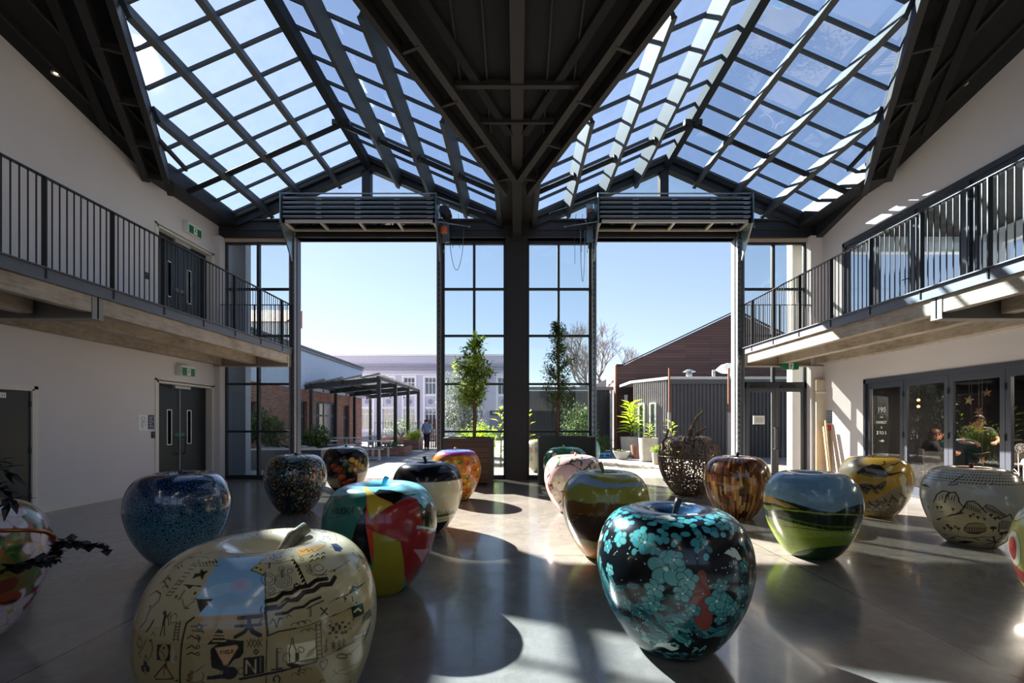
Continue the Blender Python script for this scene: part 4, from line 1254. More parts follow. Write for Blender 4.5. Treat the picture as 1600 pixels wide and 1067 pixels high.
# low brick planters with plants
def brick_bed(x0, x1, y0, y1, h, label, leafm, n, seed, lab2, ll=0.1, rz=0.14):
    t = thing('brick_planter', label, 'planter', ((x0 + x1) / 2, (y0 + y1) / 2, 0))
    m = MB(); m.box(x0, x1, y0, y0 + 0.12, 0, h); m.box(x0, x1, y1 - 0.12, y1, 0, h); m.box(x0, x0 + 0.12, y0 + .12, y1 - .12, 0, h); m.box(x1 - 0.12, x1, y0 + .12, y1 - .12, 0, h); m.build('brick_sides', M_BRICK, t)
    m = MB(); m.box(x0 + .12, x1 - .12, y0 + .12, y1 - .12, 0, h - 0.05); m.build('soil', mat('dark_soil', '#3a322b', 0.9), t)
    bush('bedding_plants', lab2, 'plant', (x0 + x1) / 2, (y0 + y1) / 2, h - 0.04, (x1 - x0) * 0.5, rz, n, leafm, seed, ll, 0.05)
brick_bed(-6.65, -5.05, 20.4, 21.9, 0.38, 'low brick planter in front of the nearest pergola post', M_LEAFD, 350, 41, 'low dark plants in the near brick planter')
brick_bed(-6.3, -5.45, 25.2, 26.4, 0.55, 'brick planter with bright yellow-green plants', M_LEAFY, 900, 42, 'bright yellow-green plants in the farther brick planter', 0.12, 0.3)
brick_bed(-9.4, -6.9, 31.5, 32.5, 0.5, 'low brick planter behind the pergola', M_LEAFD, 900, 43, 'dark shrubs in the brick planter behind the pergola', 0.16, 0.8)
t = thing('slatted_screen', 'rust-brown slatted screen beside the walking person', 'screen', (-5.0, 26, 0))
for k in range(6):
    m = MB(); m.box(-5.35 + k * 0.12, -5.28 + k * 0.12, 26.2, 26.24, 0, 1.65 + 0.05 * (k % 2)); m.build('slat', M_RUST, t)
m = MB(); m.box(-5.35, -4.68, 26.24, 26.27, 0.4, 0.46); m.box(-5.35, -4.68, 26.24, 26.27, 1.3, 1.36); m.build('rail', M_RUST, t)

# ---- white classical building across the courtyard
YF = 48.0
cb = thing('classical_building', 'long lilac-white two storey building with tall windows across the courtyard', 'building', (-10, YF, 0))
def PX(p): return (p - 808) / FPX * YF
bays = [533, 566, 599, 632, 665, 698, 731, 779]
holes = []
for b in bays:
    x = PX(b + 7.5)
    holes.append((x - 0.58, x + 0.58, 0.75, 2.95)); holes.append((x - 0.58, x + 0.58, 4.45, 6.25))
m = MB(); wall(m, 'y', YF, YF + 0.35, -22, -0.15, 0, 8.6, [h for h in holes]); m.box(-22, -0.15, YF + 0.35, YF + 10, 0, 8.5); m.build('wall', M_LILAC, cb)
m = MB(); m.box(-22.2, 0.0, YF - 0.45, YF, 7.35, 7.55); m.box(-22.1, -0.05, YF - 0.25, YF, 7.0, 7.35); m.build('cornice', M_LILACD, cb)
m = MB(); m.box(-22.1, -0.05, YF - 0.12, YF, 6.5, 6.62); m.box(-22.2, 0.0, YF - 0.2, YF + .3, 8.5, 8.68); m.build('string_course', M_WTRIM, cb)
for i, b in enumerate(bays):
    x = PX(b + 7.5)
    m = MB(); wall(m, 'y', YF - 0.07, YF, x - 0.78, x + 0.78, 0.5, 6.45, [(x - 0.58, x + 0.58, 0.75, 2.95), (x - 0.58, x + 0.58, 4.45, 6.25), (x - 0.55, x + 0.55, 3.15, 4.25)])
    m.build('bay_surround', M_WTRIM, cb)
    m = MB(); m.lathe([(0.0, 0.0), (0.2, 0.0), (0.26, 0.03), (0.26, 0.06)], (0, 0, 0), 16)
    m.v = [(x + a, YF - 0.06 + c, 3.7 + bb) for (a, bb, c) in m.v]
    m.build('rosette', M_LILACD, cb)
    for (z0, z1) in ((0.75, 2.95), (4.45, 6.25)):
        m = MB(); wall(m, 'y', YF + 0.1, YF + 0.16, x - 0.58, x + 0.58, z0, z1, [(x - 0.52, x - 0.21, z0 + 0.07, z1 - 0.6), (x - 0.15, x + 0.15, z0 + 0.07, z1 - 0.6), (x + 0.21, x + 0.52, z0 + 0.07, z1 - 0.6),
                                                    (x - 0.52, x - 0.21, z1 - 0.53, z1 - 0.07), (x - 0.15, x + 0.15, z1 - 0.53, z1 - 0.07), (x + 0.21, x + 0.52, z1 - 0.53, z1 - 0.07)])
        w = m.build('window', M_WTRIM, cb)
        m = MB(); m.box(x - 0.57, x + 0.57, YF + 0.13, YF + 0.14, z0, z1); m.build('pane', M_WINDK, w)
x = PX(776)
m = MB(); m.box(x - 0.75, x + 0.75, YF - 0.15, YF - 0.08, 0, 2.2); m.build('grey_door', M_LILACD, cb)
m = MB(); m.box(x - 0.7, x + 0.7, YF - 0.2, YF - 0.15, 2.25, 2.75); sgn = m.build('door_sign', M_CHAR, cb)
text_obj('ADO', 0.42, M_SIGNW, sgn, (x, YF - 0.215, 2.5), Euler((R_(90), 0, 0)))
# small iron railing in front of the building
t = thing('iron_railing', 'thin black iron railing in front of the white building', 'railing', (-12, 33.5, 0))
m = MB(); m.box(-10.5, -7.0, 33.5, 33.53, 1.45, 1.48); m.box(-10.5, -7.0, 33.5, 33.53, 0.6, 0.63); m.build('rail', M_BLACK, t)
for k in range(18):
    m = MB(); m.box(-10.5 + k * 0.2, -10.48 + k * 0.2, 33.5, 33.53, 0, 1.6); m.build('upright', M_BLACK, t)

# ---- dark cedar gable building, corrugated shed, fence on the right
gb = thing('gabled_building', 'dark cedar-clad building with a broad gable beyond the right doorway', 'building', (11.5, 24, 0))
m = MB(); m.prism([(5.23, 0), (5.23, 4.5), (5.62, 4.5), (11.55, 7.32), (18.5, 3.9), (18.5, 0)], 'y', 24.0, 24.3); m.prism([(7.6, 0), (7.6, 5.3), (11.55, 7.25), (18.4, 3.85), (18.4, 0)], 'y', 24.3, 31.0); m.build('cladding', M_BOARD, gb)
m = MB(); m.bar((5.55, 23.95, 4.54), (11.55, 23.95, 7.40), 0.16, 0.06, ext=0.02); m.bar((11.55, 23.95, 7.40), (18.6, 23.95, 3.92), 0.16, 0.06); m.bar((5.2, 23.95, 4.53), (5.6, 23.95, 4.53), 0.16, 0.06); m.build('barge_capping', M_BLACK, gb)
m = MB(); m.box(5.17, 5.25, 23.97, 24.33, 0, 4.5); m.build('sunlit_edge', mat('sunlit_cedar', '#8a5236', 0.7, var=0.2), gb)  # strip stands in for the sunlit side edge, light put in its colour
m = MB(); m.box(5.65, 5.8, 23.9, 24.0, 2.6, 2.95); m.build('wall_lamp', M_SIGNW, gb)
sh = thing('corrugated_shed', 'low corrugated steel shed with flat roof before the cedar gable', 'shed', (8, 20, 0))
m = MB(); corrugated(m, (6.45, 19.5), (14.5, 19.5), 0, 3.3); m.build('front_sheet', M_CORR, sh)
m = MB(); corrugated(m, (5.45, 21.3), (6.45, 19.5), 0, 3.34, 0.12, 0.03); m.build('side_sheet', M_CORRL, sh)  # sunlit face put into the colour: lighter grey than the front
m = MB(); m.prism([(5.35, 21.4), (6.42, 19.42), (14.6, 19.42), (14.6, 23.8), (5.35, 23.8)], 'z', 3.34, 3.46); m.build('roof', M_ROOFL, sh)
m = MB(); m.box(6.5, 14.5, 19.38, 19.42, 3.14, 3.34); m.build('fascia', M_CORR, sh)
for (u, w) in ((0.28, 0.5), (0.62, 0.5)):
    p = Vector((5.45, 21.3, 0)).lerp(Vector((6.45, 19.5, 0)), u); d = Vector((1.0, -1.8, 0)).normalized(); nn = Vector((-d.y, d.x, 0)) * -0.06
    nn = Vector((-1.8, -1.0, 0)).normalized() * 0.07
    m = MB()
    for s_ in (-0.16, 0.16):
        m.bar(p + d * s_ + nn + Vector((0, 0, 0.1)), p + d * s_ + nn + Vector((0, 0, 2.35)), 0.05, 0.06, up=nn)
    m.bar(p - d * 0.18 + nn + Vector((0, 0, 2.35)), p + d * 0.18 + nn + Vector((0, 0, 2.35)), 0.06, 0.05)
    f = m.build('window', M_SIGNW, sh)
    m = MB(); a = p - d * 0.14 + nn * .8; b = p + d * 0.14 + nn * .8
    m.quad((a.x, a.y, 0.1), (b.x, b.y, 0.1), (b.x, b.y, 2.33), (a.x, a.y, 2.33)); m.build('pane', M_WINDK, f)
for (x, y, r, h, nm, lab) in ((7.75, 20.5, 0.13, 0.3, 'roof_vent', 'capped silver vent on the shed roof'), (8.85, 20.5, 0.07, 0.28, 'roof_vent', 'plain pipe vent on the shed roof')):
    t = thing(nm, lab, 'vent', (x, y, 3.46))
    m = MB(); m.lathe([(r, 0), (r, h)], (x, y, 3.46), 14); m.build('pipe', M_STEEL, t, smooth=True)
    m = MB(); m.lathe([(r * (2.2 if r > .1 else 1.1), h + .02), (r * .9, h + 0.12), (0, h + .14)], (x, y, 3.46), 14); m.build('cap', M_STEEL, t)
t = thing('extractor_cowl', 'white extractor cowl beside the right jamb post', 'vent', (10.0, 20.2, 3.46))
m = MB(); m.lathe([(0.16, 0), (0.16, .25)], (9.55, 20.2, 3.46), 12); m.build('pipe', M_SIGNW, t)
m = MB(); m.box(9.2, 9.9, 19.95, 20.5, 3.7, 4.1); m.prism([(9.2, 3.7), (9.2, 4.1), (8.9, 3.85)], 'y', 19.95, 20.5); m.build('hood', M_SIGNW, t, bevel=0.04)
for (x, y, lab) in ((6.02, 18.0, 'rusty-topped steel post at the shed corner'), (8.37, 18.0, 'rusty-topped steel post beside the right jamb post'), (10.9, 18.0, 'rusty-topped steel post behind the entrance doors')):
    t = thing('steel_post', lab, 'post', (x, y, 0))
    m = MB(); m.box(x - 0.05, x + 0.05, y - 0.05, y + 0.05, 0, 1.9); m.build('lower_post', M_GREYST, t)
    m = MB(); m.box(x - 0.03, x + 0.03, y - 0.03, y + 0.03, 1.9, 3.65); m.build('upper_post', M_RUST, t)
t = thing('dark_fence', 'tall dark ribbed fence seen through the glazing right of the centre', 'fence', (2.7, 24.6, 0))
m = MB(); corrugated(m, (0.2, 24.6), (5.15, 24.6), 0, 3.25, 0.2, 0.04); m.build('sheet', M_CORR, t)
m = MB(); m.box(0.2, 5.18, 24.45, 24.7, 3.25, 3.42); m.build('capping', M_CORRL, t)
t = thing('lean_to_roof', 'low dark lean-to roof in front of the ribbed fence', 'roof', (2.2, 23, 0))
m = MB(); m.prism([(22.3, 2.95), (24.5, 3.15), (24.5, 3.25), (22.3, 3.05)], 'x', 0.2, 3.9); m.build('roof_sheet', M_CORR, t)
for x in (0.35, 3.75):
    m = MB(); m.box(x - .05, x + .05, 22.4, 22.5, 0, 2.96); m.build('post', M_BLACK, t)
m = MB(); m.tube([(4.95, 24.0, 0), (4.95, 24.0, 3.2)], 0.06, 10); tag(m.build('drain_pipe', M_ROOFL), 'pale vertical drain pipe between fence and cedar building', 'pipe')
t = thing('garden_shed', 'small white roofed shed peeping over the fence', 'shed', (4.4, 27, 0))
m = MB(); m.box(3.9, 5.1, 26.5, 28, 0, 3.3); m.build('wall', M_WHITE, t); m = MB(); m.prism([(3.7, 3.3), (5.15, 4.0), (5.15, 3.3)], 'y', 26.3, 28.2); m.build('roof', M_ROOFL, t)

# ---- pots by the shed
M_POTG = mat('pale_concrete_pot', '#a8a49c', 0.8, var=0.12, vs=4)
M_POTR = mat('terracotta_pot', '#7c5546', 0.8, var=0.15)
def pot(name, label, x, y, r0, r1, h, mt, n=28):
    t = thing(name, label, 'plant pot', (x, y, 0))
    m = MB(); m.lathe([(r0 * .8, 0), (r0, 0.03), (r1, h), (r1 - 0.04, h), (r1 - 0.06, h - 0.1), (0.0, h - 0.1)], (x, y, 0), n); m.build('pot_body', mt, t, smooth=False)
    m = MB(); m.lathe([(r1 - 0.065, h - 0.09), (0, h - 0.07)], (x, y, 0), n); m.build('soil', mat('dark_soil', '#3a322b', 0.9), t)
    return t
def PW(px, Y): return (px - 808) / FPX * Y
pot('plant_pot', 'wide pale pot holding the big bright-leaved plant', PW(984, 20.6), 20.6, 0.36, 0.42, 0.85, M_POTG)
pot('plant_pot', 'tall pale round pot at the shed corner', PW(1013, 17.6), 17.6, 0.32, 0.37, 0.9, M_POTG)
pot('plant_pot', 'shallow pale bowl planter on the paving', PW(968.5, 18.9), 18.6, 0.2, 0.36, 0.32, M_POTG)
pot('plant_pot', 'reddish clay pot behind the tall pale pot', PW(993, 19.3), 19.0, 0.22, 0.28, 0.55, M_POTR)
pot('plant_pot', 'small pale pot with a spiky plant beside the woven metal apple', PW(1026, 16.4), 16.4, 0.14, 0.17, 0.42, M_POTG)
t = thing('crate', 'small bright blue crate on the paving', 'crate', (PW(943, 20), 19.8, 0))
m = MB(); wall(m, 'y', 19.6, 19.63, 3.5, 4.05, 0, 0.16, [(3.56, 3.74, .05, .11), (3.8, 3.98, .05, .11)]); m.box(3.5, 4.05, 19.95, 19.98, 0, .16); m.box(3.5, 3.53, 19.6, 19.98, 0, .16); m.box(4.02, 4.05, 19.6, 19.98, 0, .16); m.box(3.5, 4.05, 19.6, 19.98, 0, .02)
m.build('crate_body', mat('bright_blue_plastic', '#2f8fc9', 0.4), t)
m = MB(); m.box(3.49, 4.06, 19.58, 20.0, 0.16, 0.18); m.build('crate_rim', mat('bright_blue_plastic', '#2f8fc9', 0.4), t)

def broad_plant(label, x, y, z0, h, n, L, W, leafm, seed, spread=0.5):
    rng = random.Random(seed)
    t = thing('broad_leaf_plant', label, 'plant', (x, y, z0))
    st = MB(); st.tube([(x, y, z0), (x + .02, y, z0 + h * .5), (x, y, z0 + h)], [0.03, 0.02, 0.012], 7); st.build('stem', M_BARK, t)
    lm = MB()
    for k in range(n):
        u = 0.15 + 0.85 * k / n
        a = k * 2.4
        d = Vector((math.cos(a), math.sin(a), 0.2 + 1.1 * u * rng.uniform(.6, 1.1)))
        p = Vector((x, y, z0 + h * u)) + Vector((math.cos(a), math.sin(a), 0)) * 0.04
        leaf(lm, p, d, (0, 0, 1), L * rng.uniform(.7, 1.1) * (1.15 - .35 * u), W, curl=0.35)
    lm.build('foliage', leafm, t)
broad_plant('tall plant with large bright yellow-green leaves in the wide pale pot', PW(986, 20.6), 20.6, 0.78, 1.55, 40, 0.62, 0.24, M_LEAFY, 51)
broad_plant('small leafy plant in the tall pale round pot', PW(1016, 17.6), 17.6, 0.82, 0.6, 18, 0.28, 0.10, M_LEAF, 52)
broad_plant('bright sprig rising behind the woven metal apple', PW(1043, 15.6), 15.2, 0.0, 1.55, 26, 0.26, 0.10, M_LEAFY, 53)
broad_plant('bright leafy plant beside the central column outside', -0.55, 15.2, 0.0, 2.0, 24, 0.35, 0.14, M_LEAFY, 54)
broad_plant('bright narrow plant right of the central column outside', 0.42, 16.0, 0.0, 2.0, 12, 0.28, 0.12, M_LEAFY, 55)
bush('spiky_plant', 'little spiky plant in the small pale pot', 'plant', PW(1026, 16.4), 16.4, 0.35, 0.16, 0.16, 220, M_LEAF, 56, 0.14, 0.02)
bush('low_succulents', 'low green planting in the shallow bowl', 'plant', PW(968.5, 18.9), 18.6, 0.26, 0.26, 0.06, 220, M_LEAFD, 57, 0.08, 0.04)
